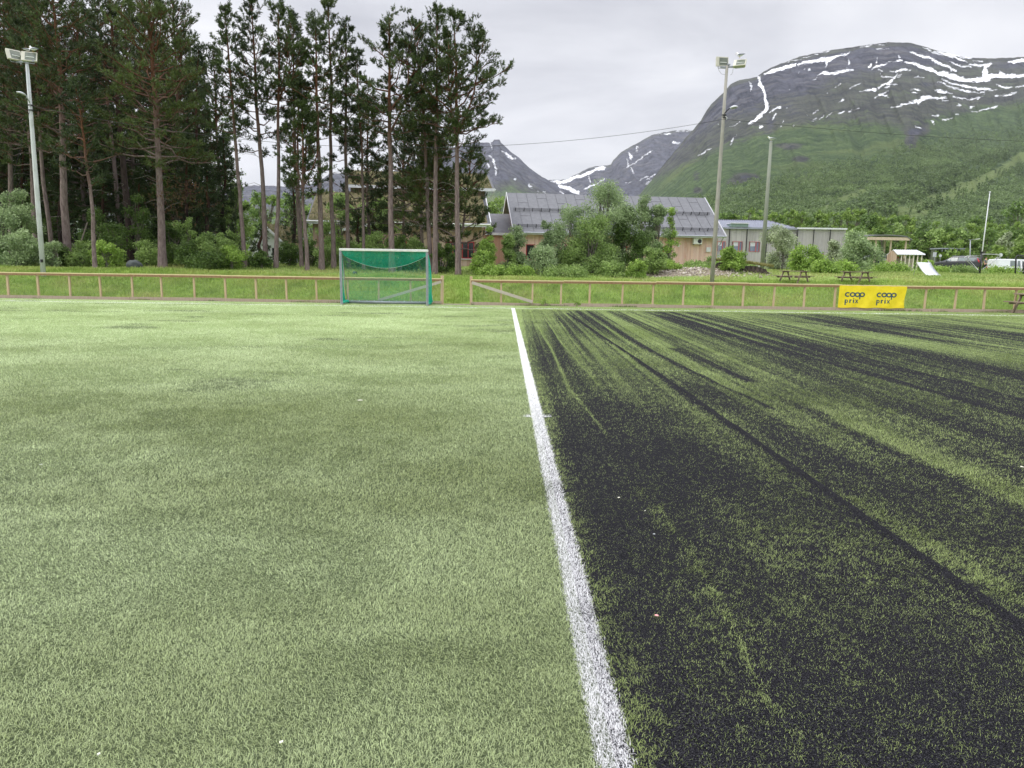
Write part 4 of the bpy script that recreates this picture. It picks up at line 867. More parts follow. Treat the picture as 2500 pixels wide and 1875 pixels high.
BG = 'bushes and saplings before the school buildings'
BB = [(1190,692,548,26,38,'bright',3200,'tall','tall bright sapling covering the corner of the wooden wall'),(1175,690,610,22,37,'bright',1600,'oval','bright bush at the foot of the tall bright sapling'),(1240,690,575,26,38.5,'mid',2400,'tall','feathery green sapling before the grey roofed link'),(1258,688,555,34,39.5,'grey',3800,'tall','tall grey green willow before the left corner of the long building'),
 (1330,692,535,24,39,'grey',2400,'tall','narrow tall willow before the first window of the long building'),(1325,694,600,34,37.5,'grey',2600,'oval','pale spreading bush below the narrow willow'),(1395,690,500,50,40,'grey',8000,'oval','left half of the big leafy thicket, lower and paler'),
 (1470,688,436,56,42,'grey',12000,'oval','largest leafy tree of the thicket hiding the middle of the long roof'),(1440,690,530,55,39,'mid',7000,'round','front bush of the thicket under the largest tree'),(1520,685,500,42,42,'dark',7000,'oval','dark right shoulder of the thicket'),(1565,680,468,38,44,'grey',6500,'tall','open willow with grey green leaves right of the thicket, roof seen through it'),
 (1600,682,500,34,44,'grey',4200,'tall','outermost open willow arching over the heat pump wall'),(1632,672,505,22,44,'bright',1200,'tall','thin bright sapling tips before the heat pump wall'),(1590,694,606,26,38,'mid',2400,'oval','conical green bush right in front of the long wall'),(1555,698,635,22,37,'bright',1700,'round','small bright yellow green bush by the gravel heap'),
 (1490,698,640,30,37.5,'mid',2000,'round','low bush below the dark shoulder of the thicket'),(1630,690,640,26,39,'bright',1500,'round','small bush between the gravel heap and the wall'),(1205,700,650,30,36,'bright',1500,'round','low leafy clump left of the grey willow behind the open gate gap'),(1270,702,655,34,36,'bright',1500,'round','low leafy clump under the grey willow'),
 (1380,700,655,44,36.5,'mid',2200,'round','low weeds and saplings along the fence below the thicket'),(1785,684,600,26,38.5,'bright',2200,'oval','bright sapling right of the tall floodlight pole'),(1775,668,625,34,44,'bright',1600,'round','bright low bush behind the gravel heap'),(1820,668,640,26,45,'mid',1300,'round','small bush under the grey school windows'),
 (1905,655,543,38,62,'silver',5200,'oval','silvery rounded bush before the grey school'),(1965,668,600,34,52,'bright',3000,'oval','green bush right of the silvery one'),(2030,668,585,24,56,'silver',1800,'tall','pale narrow willow before the grey wall end'),(2010,672,640,34,48,'bright',1700,'round','low bush under the small red porch'),
 (2090,665,564,40,58,'grey',5200,'oval','large willow between the grey school and the carport'),(2060,672,640,26,50,'bright',1400,'round','low bush at the foot of the large willow'),(2262,656,636,16,66,'bright',1600,'round','bright bush left of the white ramp'),(2175,662,646,40,62,'bright',2000,'round','weedy bush in front of the playhouse'),
 (2290,664,655,24,62,'bright',1400,'round','weedy bush behind the white ramp'),(2350,666,657,36,60,'mid',1600,'round','green bush hiding the wheels of the dark estate car'),(2440,666,658,36,62,'bright',1400,'round','low bush in front of the white van'),(2500,668,660,30,60,'bright',1200,'round','low bush at the right edge before the white van'),
 (1690,668,640,30,48,'mid',1200,'round','small bush at the foot of the heat pump wall'),(1735,664,628,22,52,'mid',1000,'round','little bush left of the tall floodlight pole')]
for i, (x, by, ty, R_, Y, kd, n, sh, lab) in enumerate(BB):
    bush(x, by, ty, R_ * 1.22, Y, 500 + i, lab, kd, int(n * 2.1), (0.052 if Y < 46 else .075), 7 if n > 5000 else 4, name='sapling' if sh == 'tall' else 'bush', cat='sapling' if sh == 'tall' else 'bush', group=BG, shape=sh, cl=60 if n > 8000 else 30)

# tree line behind the buildings
def fartree(x, ty, Rpx, Y, seed, kind, lab, grp, n=1800, by=640):
    p = at(x, by, Y); b = (p[0], p[1], float(ground_z(p[0], p[1]))); H = at(x, ty, Y)[2] - b[2]
    bush(0, 0, 0, 0, 0, seed, lab, kind, n, 0.0019 * Y, 2, name='birch_tree', cat='birch tree', group=grp, base=b, H=H, R=Rpx * Y / F, cl=24, low=.05)
FG = 'birches of the tree line behind the buildings'; FL = 'rounded green birch in the unbroken tree line behind the school and car park'
rg = np.random.default_rng(17); k = 0
for x in np.arange(1745, 2620, 23):
    ty = lerp(x, [(1740, 512), (1850, 505), (2000, 500), (2120, 505), (2200, 520), (2300, 535), (2400, 540), (2620, 520)]) + rg.uniform(-7, 10)
    fartree(x + rg.uniform(-8, 8), ty, rg.uniform(20, 30), rg.uniform(150, 175), 700 + k, ['far', 'far2', 'far'][k % 3], FL, FG, 1300); k += 1
for x in np.arange(2050, 2640, 27):
    ty = lerp(x, [(2050, 560), (2150, 548), (2250, 545), (2350, 560), (2450, 545), (2640, 535)]) + rg.uniform(-8, 12)
    fartree(x + rg.uniform(-8, 8), ty, rg.uniform(26, 38), rg.uniform(118, 135), 760 + k, ['far', 'far2', 'mid'][k % 3], FL, FG, 1700); k += 1
for (x, ty, R_, Y, kd, lab) in [(2470, 478, 48, 190, 'far2', 'high dark birch above the car park at the right edge'), (2390, 520, 40, 185, 'far2', 'broad dark birch behind the flagpole'), (2448, 560, 22, 112, 'silver', 'silvery willow in the tree line right of the flagpole'), (2560, 470, 60, 190, 'far2', 'tall birch group at the far right edge'),
                           (2430, 600, 30, 105, 'far', 'yellow green tree behind the white van'), (2330, 590, 34, 108, 'far', 'rounded bright tree above the dark estate car'), (2500, 590, 34, 104, 'far', 'leafy tree at the right edge behind the van')]:
    fartree(x, ty, R_, Y, 800 + k, kd, lab, FG, 2600); k += 1
LG = 'birches seen between the pine trunks'; LL = 'light green birch seen between the pine trunks beyond the wood'
for x in np.arange(560, 1240, 26):
    ty = lerp(x, [(560, 470), (640, 462), (760, 455), (860, 455), (950, 470), (1100, 500), (1240, 470)]) + rg.uniform(-8, 12)
    fartree(x + rg.uniform(-8, 8), ty, rg.uniform(24, 34), rg.uniform(95, 115), 850 + k, ['far', 'mid', 'far2'][k % 3], LL, LG, 1300); k += 1
for x in np.arange(1210, 1320, 25): fartree(x, 475 + rg.uniform(-8, 8), 24, 120, 900 + k, 'far', 'birch showing above the low link roof', FG, 900); k += 1
for x in np.arange(-260, 560, 40): fartree(x, 250, 60, 80, 940 + k, 'dark', 'dark leafy tree closing the depth of the wood', 'leafy trees deep in the wood', 1800); k += 1

# ---------------------------------------------------------------- grass on the bank, weeds on the rough ground
def tufts(name, label, cat, n, xr, yr, h, wd, dark, light, seed, prob=None, flowers=0):
    rng = np.random.default_rng(seed); x = rng.uniform(*xr, n); y = rng.uniform(*yr, n)
    if prob is not None: k = rng.random(n) < prob(x, y); x, y = x[k], y[k]
    n = len(x); z = ground_z(x, y) - .01; L = rng.uniform(h * .5, h * 1.3, n) * (0.6 + 0.8 * fbm(x * .8, y * 1.2, 3, seed)); a = rng.uniform(0, 6.28, n); tl = np.clip(rng.normal(.45, .3, n), 0, 1.3)
    b = np.stack([x, y, z], 1); d = np.stack([np.cos(a) * np.sin(tl), np.sin(a) * np.sin(tl), np.cos(tl)], 1); m = b + d * (L * .55)[:, None]
    d2 = d + np.stack([np.cos(a), np.sin(a), -0.5 * np.ones(n)], 1) * .6; tp = m + d2 / np.linalg.norm(d2, axis=1, keepdims=True) * (L * .5)[:, None]
    ww = np.stack([-np.sin(a), np.cos(a), 0 * a], 1) * wd / 2
    V = np.stack([b - ww, b + ww, m + ww, m - ww, tp], 1).reshape(-1, 3); i = np.arange(n)[:, None] * 5
    Q = np.concatenate([i + np.array([[0, 1, 2]]), i + np.array([[0, 2, 3]]), i + np.array([[3, 2, 4]])])
    t = NT(name + '_mat'); r = t.island(); pos = t.n('NewGeometry').outputs['Position']; c = t.noise(pos, 1.1, 4, .6); c2 = t.noise(pos, .35, 2)
    f = t.math('ADD', t.math('MULTIPLY', r, .45), t.rng(c, .3, .7, -.1, .6), True); col = t.mix(f, dark, light); col = t.mix(t.rng(c2, .48, .66), col, t.mix(r, light, (.36, .33, .13, 1)))
    t.fin(col, .6, 0, .3); tr = t.n('BsdfTranslucent'); t.lk(col, tr.inputs[0]); mx = t.n('MixShader'); mx.inputs[0].default_value = .3; t.lk(t.b.outputs[0], mx.inputs[1]); t.lk(tr.outputs[0], mx.inputs[2]); t.lk(mx.outputs[0], t.out.inputs[0])
    o = link(name, mesh_from(name, V, Q, t.m)); tag(o, label, cat, kind='stuff')
nob = lambda x, y: 1 - 0.9 * (np.exp(-((x - 8.8) / 3) ** 2 - ((y - 38.2) / 1.4) ** 2) > .35)
tufts('bank_grass', 'bright green grass growing on the bank behind the fence', 'grass', 230000, (-27, 28), (29.15, 34.5), .17, .012, (.15, .25, .035, 1), (.46, .62, .15, 1), 1, lambda x, y: nob(x, y) * sst(29.1, 30.0, y))
tufts('rough_grass', 'long rough grass and weeds on the level ground behind the bank', 'grass', 170000, (-27, 42), (34.3, 62), .17, .018, (.13, .20, .04, 1), (.42, .52, .16, 1), 2, nob)
# ================================================================ MATERIALS FOR BUILT THINGS
def board_mat(name, cols, rough=0.8):
    t = NT(name); r = t.island(); v = t.obj((6, 6, 0.7)); nz = t.noise(v, 2.0, 4, 0.7)
    c = t.ramp(r, [(0, cols[0]), (0.35, cols[1]), (0.7, cols[2]), (1, cols[3])])
    c = t.mix(t.rng(nz, 0.3, 0.7), c, t.mix(0.6, c, cols[4])); return t.fin(c, rough, 0, .2)
CLAD = board_mat('larch_cladding', [lin(202, 158, 142), lin(224, 190, 174), lin(212, 176, 164), lin(192, 144, 126), lin(216, 200, 192)])
CLADG = board_mat('larch_cladding_weathered', [lin(164, 132, 112), lin(190, 166, 148), lin(174, 142, 124), lin(152, 116, 96), lin(168, 160, 150)])
CLADO = board_mat('larch_cladding_orange', [lin(186, 144, 122), lin(202, 160, 138), lin(174, 130, 110), lin(164, 122, 102), lin(200, 176, 160)])
GREYB = board_mat('grey_boards', [lin(160, 156, 158), lin(176, 172, 172), lin(150, 146, 148), lin(168, 164, 168), lin(190, 188, 190)])
FELT = pm('roofing_felt', lin(106, 108, 113), lin(118, 119, 124), 3, .85, .02)
FELTL = pm('roofing_seam', lin(78, 80, 85))
METR = pm('sheet_metal_roof', lin(138, 143, 158), lin(158, 162, 176), 2, .35, metal=.2)
METD = pm('dark_metal_roof', lin(96, 104, 124), lin(110, 118, 136), 2, .4)
WTRIM = pm('white_trim', lin(222, 224, 230), lin(200, 202, 210), 4, .5)
RED = pm('red_paint', lin(165, 45, 50), lin(140, 36, 42), 8, .5)
PINK = pm('faded_red_paint', lin(190, 100, 105), lin(170, 86, 92), 8, .5)
BLACK = pm('black_paint', (0.012, 0.012, 0.014, 1), (0.02, 0.02, 0.024, 1), 6, .4)
CHROME = pm('galvanised_steel', (.55, .56, .58, 1), (.45, .46, .48, 1), 12, .32, metal=.85)
ALU = pm('matt_aluminium', lin(168, 172, 182), lin(150, 154, 164), 9, .45, metal=.35)
ALUW = pm('white_aluminium', lin(226, 228, 226), lin(208, 210, 208), 9, .45)
GLASS = pm('dark_glass', (0.012, 0.015, 0.018, 1), (0.03, 0.035, 0.04, 1), 3, .08)
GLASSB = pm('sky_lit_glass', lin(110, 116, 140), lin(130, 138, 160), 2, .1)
BLIND = pm('white_blind', lin(205, 208, 218))
POLEW = None
def pole_mat(name, a, b):
    t = NT(name); v = t.obj((18, 18, 0.5)); n1 = t.noise(v, 3, 5, .7); n2 = t.noise(t.obj((1, 1, 1)), 1.3, 3)
    c = t.mix(t.rng(n1, .32, .68), a, b); c = t.mix(t.rng(n2, .5, .75), c, t.mix(.5, c, lin(120, 125, 100))); t.bump(n1, .01, .5); return t.fin(c, .85, 0, .2)
POLEL = pole_mat('weathered_pole', lin(180, 184, 186), lin(214, 218, 220)); POLER = pole_mat('grey_pole', lin(140, 138, 130), lin(178, 176, 168)); POLEG = pole_mat('mossy_pole', lin(122, 128, 116), lin(152, 156, 146))
FENCEW = board_mat('fence_wood', [lin(176, 150, 120), lin(194, 168, 136), lin(162, 134, 104), lin(184, 158, 124), lin(200, 186, 162)])
FENCED = board_mat('fence_rail_brown', [lin(140, 108, 82), lin(152, 120, 92), lin(128, 98, 74), lin(144, 114, 88), lin(160, 134, 108)])
FENCEO = board_mat('fence_rail_orange', [lin(214, 190, 142), lin(222, 200, 156), lin(206, 180, 132), lin(196, 170, 126), lin(222, 208, 176)])
FENCEB = board_mat('kick_board', [lin(196, 164, 118), lin(180, 156, 128), lin(160, 148, 134), lin(172, 166, 158), lin(190, 180, 162)])
GREYW = board_mat('greyed_plank', [lin(176, 166, 154), lin(182, 172, 160), lin(168, 158, 146), lin(160, 150, 140), lin(196, 190, 180)])
TABLEW = board_mat('weathered_table_wood', [lin(140, 126, 112), lin(154, 140, 124), lin(128, 112, 98), lin(146, 132, 116), lin(110, 98, 86)])
WIRE = pm('galvanised_wire', lin(150, 158, 150), lin(120, 128, 120), 5, .5, metal=.3)

# ================================================================ FENCE
def fence(name, label, xs_, ends, zt=0.98):
    Y0 = 28.9; rg = np.random.default_rng(int(abs(xs_[0]) * 10) + 3)
    e = thing(name, label, 'fence', (xs_[0], Y0, 0))
    ox = xs_[0]; X1 = xs_[-1] - ox
    for i, x in enumerate(xs_):
        end = (i == 0 and ends[0]) or (i == len(xs_) - 1 and ends[1]); h = zt - 0.03 if not end else zt + .13; wd = .070 if not end else .11
        b = MB(); lean = rg.normal(0, .012); b.bar((x - ox, 0, -.25), (x - ox + lean, rg.normal(0, .01), h), wd * rg.uniform(.9, 1.1), wd, (0, 1, 0)); b.build('post', FENCEW, e, bevel=.004)
    segs = list(np.arange(0, X1, 3.65)) + [X1]
    for a, c in zip(segs[:-1], segs[1:]):
        if c - a < .3: continue
        dz = rg.normal(0, .006)
        b = MB(); b.box(((a + c) / 2, -.01, zt + dz), (c - a - .006, .115, .032)); b.build('top_rail', FENCEO, e, bevel=.003)
        b = MB(); b.box(((a + c) / 2, -.062, zt - .058 + dz), (c - a - .008, .022, .078)); b.build('rail_board', FENCED, e)
        b = MB(); b.bar((a + .004, -.075, .05), (c - .004, -.075 + rg.normal(0, .01), .05 + rg.normal(0, .012)), .03, .115, (0, 0, 1)); b.build('kick_board', FENCEB, e)
    # chain link
    V = []; T = []; h0, h1 = .12, zt - .10; H = h1 - h0; st = .088; n = 0
    k0 = int(-H / st) - 1; k1 = int(X1 / st) + 1
    for sgn in (1, -1):
        for k in range(k0, k1 + (0 if sgn > 0 else int(H / st) + 2)):
            x0 = k * st; xa, za, xb, zb = (x0, h0, x0 + H, h1) if sgn > 0 else (x0, h0, x0 - H, h1)
            if sgn < 0: xa, xb = x0, x0 - H
            lo, hi = min(xa, xb), max(xa, xb)
            if hi <= 0 or lo >= X1: continue
            def cl(x): return za + (zb - za) * (x - xa) / (xb - xa)
            pa, pb = (max(lo, 0), min(hi, X1)); za_, zb_ = cl(pa), cl(pb)
            d = np.array([pb - pa, 0, zb_ - za_]); d /= np.linalg.norm(d) + 1e-9; u = np.array([-d[2], 0, d[0]]) * .0019; wv = np.array([0, .0019, 0]); yy = .048 + .002 * sgn
            A = np.array([pa, yy, za_]); B = np.array([pb, yy, zb_])
            for P in (A, B): V += [P + u, P - u * .5 + wv, P - u * .5 - wv]
            T += [(n, n + 3, n + 4, n + 1), (n + 1, n + 4, n + 5, n + 2), (n + 2, n + 5, n + 3, n)]; n += 6
    link('wire_netting', mesh_from('wire_netting', np.array(V), np.array(T), WIRE), e)
    return e
def fx(px): return float(at(px, 700, 28.9)[0])
PL = [19, 93, 170, 245, 322, 394, 474, 550, 625, 699, 773, 849, 924, 1002.6, 1079]
PR = [1150.5, 1224, 1300, 1370, 1440, 1520, 1595, 1669, 1742, 1816, 1891, 1966, 2041, 2115, 2191, 2262, 2336, 2408, 2483]
XL = [fx(p) for p in PL]; XL = [XL[0] - 1.22 * k for k in range(8, 0, -1)] + XL
XR = [fx(p) for p in PR]; XR = XR + [XR[-1] + 1.22 * k for k in range(1, 10)]
fl = fence('wooden_fence', 'wooden fence with wire netting left of the gap, behind the goal', XL, (0, 1), .99)
fr_ = fence('wooden_fence', 'wooden fence with wire netting right of the gap, carrying the yellow banner', XR, (1, 0), .98)
b = MB(); a0 = at(924, 733, 28.8); a1 = at(1077, 688, 28.75); b.bar((a0[0] - XL[0], -.13, a0[2]), (a1[0] - XL[0], -.13, a1[2]), .03, .105); b.build('brace', GREYW, fl, bevel=.003)
b = MB(); a0 = at(1152, 690, 28.75); a1 = at(1300, 737, 28.8); b.bar((a0[0] - XR[0], -.13, a0[2]), (a1[0] - XR[0], -.13, a1[2]), .03, .115); b.build('brace', GREYW, fr_, bevel=.003)
# weeds along the foot of the kick board
tufts('fence_weeds', 'weeds growing at the foot of the fence boards', 'weeds', 9000, (-24, 27), (28.55, 28.80), .09, .012, (.07, .12, .03, 1), (.22, .30, .10, 1), 8, lambda x, y: sst(.5, .72, fbm(x * .9, x * 0, 3, 4)) * (np.abs(x + 2.25) > .6))
for px_, s_ in ((1332, .22), (1409, .16)):
    p = at(px_, 745, 28.6); bush(0, 0, 0, 0, 0, int(px_), 'small leafy weed at the fence foot ' + ('near the brace' if s_ > .2 else 'between two posts right of the brace'), 'bright', 260, .022, 2, name='weed', cat='weed', base=(p[0], 28.62, 0), H=s_ * 1.3, R=s_ * .9, cl=10)

# ================================================================ GOAL
def goal():
    xl, xr, Yf, Yb, H = -6.46, -3.235, 27.42, 28.52, 2.0
    e = thing('football_goal', 'small football goal with aluminium frame and green net', 'football goal', ((xl + xr) / 2, Yf, 0))
    hw = (xr - xl) / 2; D = Yb - Yf
    for s in (-1, 1):
        b = MB(); b.box((s * hw, 0, H / 2 - .01), (.085, .075, H - .02)); b.build('post', ALU, e, bevel=.012)
        g = MB(); g.box((s * hw, -.0385, H / 2), (.02, .004, H * .96)); g.build('post_groove', pm('groove', lin(120, 124, 132)), e)
    b = MB(); b.box((0, 0, H + .045), (2 * hw + .09, .09, .09)); b.build('crossbar', ALUW, e, bevel=.014)
    b = MB(); b.tube([(-hw + .02, D, .05), (hw - .02, D, .05)], .052, 12); b.build('rear_bar', ALU, e, True)
    for s in (-1, 1):
        b = MB(); b.tube([(s * hw, .02, .04), (s * hw, D, .05)], .034, 10); b.build('ground_bar', ALU, e, True)
        b = MB(); pts = [(s * hw, .0, H - .02), (s * hw, .22, H - .06), (s * hw, .36, H - .30), (s * (hw - .0), .55, H - .9), (s * hw, .80, H - 1.5), (s * hw, D - .02, .1)]
        b.tube(pts, .014, 8); b.build('net_bracket', ALU, e, True)
    # net: a surface traced over the bracket from the crossbar down to the rear bar, and the two cheeks
    NETM = pm('green_net_cord', lin(36, 190, 160), lin(22, 162, 134), 30, .7); WH = pm('white_cord', lin(225, 232, 228), None, 30, .7)
    prof_s = np.array([0, .08, .2, .45, .7, 1.0]); prof_y = np.array([.03, .28, .40, .60, .84, D - .03]); prof_z = np.array([H - .02, H - .10, H - .34, H - .98, H - 1.50, .10])
    def S(u, v):     # u across -1..1, v 0 top .. 1 bottom
        sag = (1 - u * u); y = np.interp(v, prof_s, prof_y); z = np.interp(v, prof_s, prof_z)
        return np.stack([u * (hw - .03), y - .10 * sag * np.sin(np.pi * v), z - .30 * sag * np.sin(np.pi * np.clip(v * 1.6, 0, 1)) * (1 - v)], -1)
    def grid(fn, nu, nv, name, mat, r=.0022, diag=False):
        V = []; Q = []; n = 0
        def line(P):
            nonlocal n
            m = len(P); T = np.gradient(P, axis=0); T /= np.linalg.norm(T, axis=1, keepdims=True) + 1e-9
            A = np.cross(T, [0.3, 1, .2]); A /= np.linalg.norm(A, axis=1, keepdims=True) + 1e-9; B = np.cross(A, T); an = np.arange(3) * 2.0944
            W = P[:, None] + (A[:, None] * np.cos(an)[None, :, None] + B[:, None] * np.sin(an)[None, :, None]) * r
            i = (np.arange(m - 1)[:, None] * 3 + np.arange(3)).ravel(); j = (np.arange(m - 1)[:, None] * 3 + (np.arange(3) + 1) % 3).ravel()
            V.append(W.reshape(-1, 3)); Q.append(np.stack([i, j, j + 3, i + 3], 1) + n); n += 3 * m
        for u in np.linspace(-1, 1, nu): line(fn(np.full(22, u), np.linspace(0, 1, 22)))
        for v in np.linspace(0, 1, nv): line(fn(np.linspace(-1, 1, 30), np.full(30, v)))
        return link(name, mesh_from(name, np.concatenate(V), np.concatenate(Q), mat), e)
    grid(S, 82, 58, 'rear_net', NETM, .0025)
    # slack doubled net hanging under the crossbar with its white edge rope
    def rope(u): return np.stack([u * (hw - .08), .30 + .06 * (1 - u * u), H - .20 - .44 * (1 - np.abs(u + .02) ** 1.9) + .02], -1)
    def T_(u, v):
        a = np.stack([u * (hw - .02), np.full_like(u, .04), np.full_like(u, H - .0)], -1); bb = rope(u); m = a + (bb - a) * v[..., None]; m[..., 2] -= .05 * np.sin(np.pi * v); m[..., 1] += .1 * np.sin(np.pi * v); return m
    grid(T_, 150, 26, 'upper_net', NETM, .0046)
    b = MB(); b.tube([tuple(p) for p in rope(np.linspace(-1, 1, 24))], .006, 6); b.build('edge_rope', WH, e, True)
    for s in (-1, 1):
        def side(u, v, s=s):
            y = np.interp(v, prof_s, prof_y); z = np.interp(v, prof_s, prof_z); t = (u + 1) / 2
            bul = .10 * np.sin(np.pi * t) * np.sin(np.pi * np.clip(v * 1.1, 0, 1))
            return np.stack([np.full_like(u, s * hw) + s * bul + s * .10 * t * v, .04 + (y - .04) * t + .05 * t * np.sin(6 * v), z], -1)
        grid(side, 30, 46, 'side_net', NETM, .0042)
        b = MB(); P = side(np.full(20, 1.0), np.linspace(.02, 1, 20)); b.tube([tuple(p) for p in P], .010, 6); b.build('net_lacing', WH, e, True)
        # gathered net lying over the ground bar
        b = MB(); b.tube([(s * hw, .08 + i * (D - .12) / 9, .08 + .02 * math.sin(i * 2.1)) for i in range(10)], [.035, .05, .04, .06, .045, .06, .04, .06, .07, .05], 7); b.build('gathered_net', NETM, e, True)
    for i in range(11):
        u = -1 + 2 * (i + .5) / 11; b = MB(); b.box((u * hw, D - .01, .112), (.03, .03, .03)); b.build('net_clip', WH, e)
goal()

# ================================================================ BANNER
def banner():
    p0 = at(2050, 697, 28.78); p1 = at(2213, 699.5, 28.78); W = p1[0] - p0[0]; Hh = .86; z1 = p0[2]; z0 = z1 - Hh
    e = thing('banner', 'yellow advertising banner with dark blue lettering hung on the fence', 'banner', (p0[0], 28.775, z0))
    nx, nz = 90, 30; X, Z = np.meshgrid(np.linspace(0, 1, nx), np.linspace(0, 1, nz))
    def wave(x, z): return .014 * np.sin(x * 5.2 + z * 2.0) * (1 - z) + .010 * np.sin((x - z * .5) * 9 + 1) * (1 - z) ** .7 + .012 * np.exp(-((x - .42 * z - 2.2) / .16) ** 2) * (1 - z)
    x = X * W; z = Z * Hh - .012 * np.sin(x * 7) * (1 - Z) + .006 * np.sin(x * 11) * Z
    x = x - .03 * np.sin(Z * 5) * (X > .98) 
    y = wave(x, Z)
    V = np.stack([x, y, z], -1).reshape(-1, 3); V2 = V + [0, .003, 0]; i = (np.arange(nz - 1)[:, None] * nx + np.arange(nx - 1)[None]).ravel(); Q = np.stack([i, i + 1, i + 1 + nx, i + nx], 1)
    t = NT('yellow_pvc'); nn = t.noise(t.obj(), 5, 3); t.bump(nn, .02, .4); YM = t.fin(t.mix(t.rng(nn, .3, .7), lin(244, 222, 40), lin(232, 208, 30)), .45)
    link('sheet', mesh_from('sheet', np.concatenate([V, V2]), np.concatenate([Q, Q[:, ::-1] + len(V)]), YM, True), e)
    INK = pm('banner_ink', lin(48, 82, 100), lin(42, 74, 92), 5, .5)
    def place(me, name):
        n = len(me.vertices); co = np.zeros(n * 3, np.float32); me.vertices.foreach_get('co', co); co = co.reshape(-1, 3)
        co[:, 1] = wave(co[:, 0], co[:, 2] / Hh) - .006; me.vertices.foreach_set('co', co.ravel()); me.update(); me.materials.append(INK); return link(name, me, e)
    def ringpts(cx, cz, ro, ri, a0, a1, n=40, ex=1.0):
        b = []; f = []
        for k in range(n + 1):
            a = a0 + (a1 - a0) * k / n
            b += [(cx + math.cos(a) * ro * ex, 0, cz + math.sin(a) * ro), (cx + math.cos(a) * ri * ex, 0, cz + math.sin(a) * ri)]
        f = [(2 * k, 2 * k + 1, 2 * k + 3, 2 * k + 2) for k in range(n)]; return b, f
    for j, cx in enumerate((.285, 1.53)):
        cz = .515; r = .094; th = .046
        for k, nm in enumerate(('letter_c', 'letter_o', 'letter_o', 'letter_p')):
            m = MB(); xx = cx + .06 + k * .190
            if k == 0: m.add(*ringpts(xx, cz, r, r - th, math.radians(48), math.radians(312), ex=1.15))
            else: m.add(*ringpts(xx, cz, r, r - th, 0, 2 * math.pi, ex=1.2))
            if k == 3: m.add([(xx - r * 1.2, 0, cz), (xx - r * 1.2 + th, 0, cz), (xx - r * 1.2 + th, 0, cz - .175), (xx - r * 1.2, 0, cz - .175)], [(0, 1, 2, 3)])
            me = mesh_from(nm, m.v, m.f); place(me, nm)
        zb = .185; xh = .135; st = .046; x = cx - .03
        # prix, strokes of even weight
        m = MB()                                                                    # p
        m.add([(x, 0, zb - .08), (x + st, 0, zb - .08), (x + st, 0, zb + xh), (x, 0, zb + xh)], [(0, 1, 2, 3)]); m.add(*ringpts(x + .062, zb + xh / 2, .0625, .034, 0, 2 * math.pi)); place(mesh_from('letter_p', m.v, m.f), 'letter_p'); x += .175
        m = MB(); m.add([(x, 0, zb), (x + st, 0, zb), (x + st, 0, zb + xh), (x, 0, zb + xh)], [(0, 1, 2, 3)]); m.add(*ringpts(x + .062, zb + xh - .062, .062, .026, math.radians(62), math.radians(180), 16)); place(mesh_from('letter_r', m.v, m.f), 'letter_r'); x += .135
        m = MB(); m.add([(x, 0, zb), (x + st, 0, zb), (x + st, 0, zb + xh), (x, 0, zb + xh)], [(0, 1, 2, 3)]); m.add(*ringpts(x + st / 2, zb + xh + .045, .019, .0, 0, 2 * math.pi, 16)); place(mesh_from('letter_i', m.v, m.f), 'letter_i'); x += .080
        m = MB(); w_ = .135
        m.add([(x, 0, zb), (x + .036, 0, zb), (x + w_, 0, zb + xh), (x + w_ - .036, 0, zb + xh)], [(0, 1, 2, 3)]); m.add([(x + w_ - .036, 0, zb - .0), (x + w_, 0, zb), (x + .036, 0, zb + xh), (x, 0, zb + xh)], [(0, 1, 2, 3)])
        me = mesh_from('letter_x', m.v, m.f); place(me, 'letter_x')
        for v in me.vertices[4:]: v.co.y -= .002
banner()

# ================================================================ FLOODLIGHT MASTS
LAMPF = pm('lamp_housing', lin(206, 204, 190), lin(190, 188, 172), 6, .5); LAMPG = pm('lamp_glass', lin(120, 126, 112), lin(96, 104, 96), 4, .12); LAMPT = pm('lamp_tube', lin(226, 230, 226), None, 4, .3); LENS = pm('lamp_lens', lin(86, 92, 90), lin(110, 114, 100), 5, .2)
def floodlight(parent, pos, yaw, tilt, w_=.56, h_=.42):
    b = MB(); d = .20
    M = Matrix.Rotation(yaw, 3, 'Z') @ Matrix.Rotation(tilt, 3, 'X')
    def q(x, y, z): return Vector(pos) + M @ Vector((x, y, z))
    # front face looks to -Y; the housing narrows and curves to the back
    secs = [[q(sx * w_ / 2 * k, y, sz * h_ / 2 * k2 + o) for sx, sz in ((-1, -1), (1, -1), (1, 1), (-1, 1))] for y, k, k2, o in ((0, 1, 1, 0), (.05, 1, 1, 0), (.14, .92, .86, .01), (.22, .74, .58, .03), (.26, .5, .3, .04))]
    b.loft(secs); o = b.build('floodlight', LAMPF, parent, bevel=.008)
    g = MB(); g.add([q(-w_ * .27, -.004, -h_ * .42), q(w_ * .43, -.004, -h_ * .42), q(w_ * .43, -.004, h_ * .40), q(-w_ * .27, -.004, h_ * .40)], [(0, 1, 2, 3)]); g.build('glass', LAMPG, o)
    g = MB(); g.tube([q(-w_ * .2, -.012, -h_ * .12), q(w_ * .32, -.012, -h_ * .12)], .018, 6); g.build('lamp_tube', LAMPT, o)
    g = MB(); g.tube([q(-w_ * .3, .1, -h_ * .3), q(-w_ * .3, .1, -h_ * .62), q(w_ * .3, .1, -h_ * .62), q(w_ * .3, .1, -h_ * .3)], .014, 5); g.build('yoke', ALU, o)
